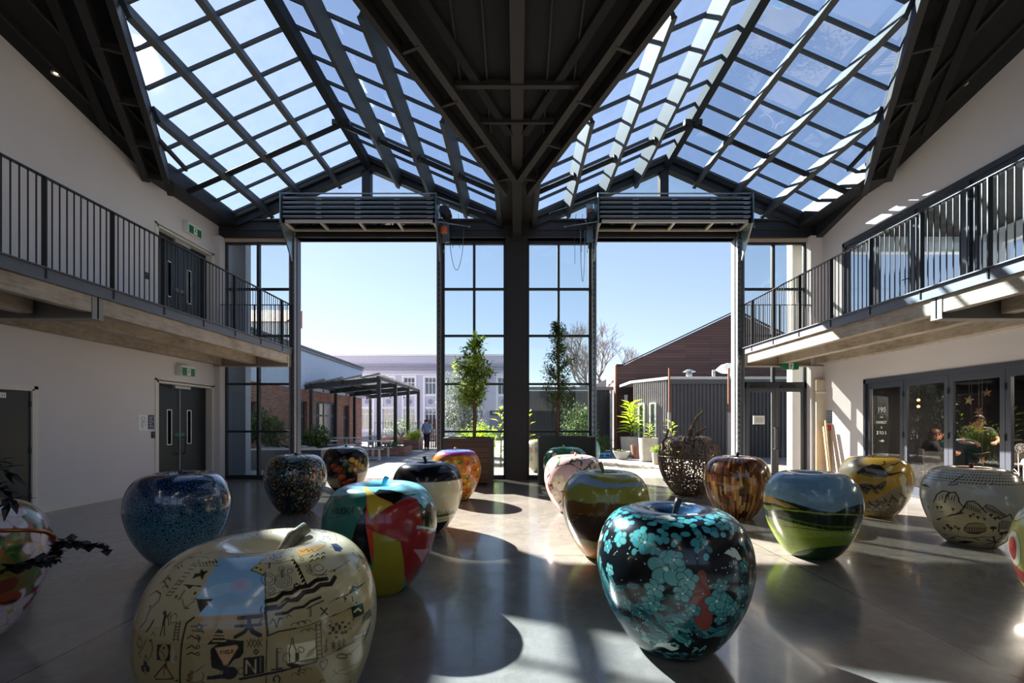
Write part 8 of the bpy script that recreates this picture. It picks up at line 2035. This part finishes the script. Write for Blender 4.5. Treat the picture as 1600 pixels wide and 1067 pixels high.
for (px, py, Y_, lab) in ((1435, 625, 9.8, 'upper small warm bulb behind the second leaf'), (1435, 635, 9.8, 'lower small warm bulb behind the second leaf')):
    X_ = (px - 808) / FPX * Y_; Z_ = EYE + (660 - py) / FPX * Y_
    t = thing('pendant_bulb', lab, 'lamp', (X_, Y_, Z_))
    N = NT('warm_bulb_glow'); N.set(col=lin('#ffc890'), em=lin('#ffb070'), ems=4.0)
    m = MB(); m.ball((X_, Y_, Z_), .03, 10, 8); m.build('bulb', N.m, t, smooth=True)
    m = MB(); m.tube([(X_, Y_, Z_ + .03), (X_ + .02, Y_, 2.72)], .004, 5); m.build('cord', M_BLACK, t)
# white drawn flowers on the café glass (fourth leaf)
lf4 = [c for c in cafe_doors.children if c.name.startswith('door_leaf')][3]
for i, (px, y0, y1, r) in enumerate(((1590, 740, 700, .07), (1598, 745, 722, .05))):
    Yg = 7.96 * FPX / (px - 808)
    z0 = EYE + (660 - y0) / FPX * Yg; z1 = EYE + (660 - y1) / FPX * Yg
    m = MB(); m.tube([(WR + .042, Yg, 0.35), (WR + .042, Yg + .02, z1 - .1), (WR + .042, Yg, z1)], .005, 5)
    for k in range(9):
        a = k * .7; m.tube([(WR + .042, Yg, z1), (WR + .042, Yg + r * math.cos(a), z1 + r * math.sin(a))], .004, 4)
    m.tube([(WR + .042, Yg + r * math.cos(a), z1 + r * math.sin(a)) for a in [k * .45 for k in range(15)]], .004, 4)
    for k, zz in enumerate((z1 - .25, z1 - .42)):
        s = 1 if k % 2 else -1
        m.tube([(WR + .042, Yg, zz), (WR + .042, Yg + s * .08, zz + .08), (WR + .042, Yg + s * .12, zz + .03), (WR + .042, Yg, zz)], .004, 4)
    m.build('drawn_flower', M_SIGNW, lf4)

# ---- fill lights added unseen behind the viewer, and lights of the café
def luminaire(x, y, z, w, l, power, lab, col=(1, .93, .84), rx=0.0):
    t = thing('linear_fill_light', lab, 'light', (x, y, z))
    m = MB(); m.box(x - w / 2 - .02, x + w / 2 + .02, y - l / 2 - .02, y + l / 2 + .02, z, z + .06); m.build('housing', M_BLACK, t)
    for a in (-1, 1):
        m = MB(); m.tube([(x, y + a * l * .4, z + .06), (x, y + a * l * .4, (min(main_z(y + a * l * .4), main_z(y)) - TH - .01) if z > 4 else 2.72)], .006, 5); m.build('suspension', M_STEEL, t)
    d = bpy.data.lights.new('lamp_light', 'AREA'); d.shape = 'RECTANGLE'; d.size = w; d.size_y = l; d.energy = power; d.color = col
    o = bpy.data.objects.new('lamp_light', d); COL.objects.link(o); o.parent = t; o.location = (0, 0, -.01)
FILL_POWER = 9
for i, (x, y) in enumerate(((-5.0, -4.5), (0, -4.5), (5.0, -4.5), (-5.0, -1.6), (0, -1.6), (5.0, -1.6))):
    luminaire(x, y, 5.6, .35, 2.0, FILL_POWER, ('left', 'middle', 'right')[i % 3] + ' added fill light in the %s row behind the viewer' % ('rear', 'front')[i // 3])
luminaire(9.6, 8.9, 2.45, .2, 1.6, 130, 'linear light over the café tables', (1, .85, .68))
luminaire(9.6, 5.5, 2.45, .2, 1.6, 130, 'second linear light over the café tables', (1, .85, .68))
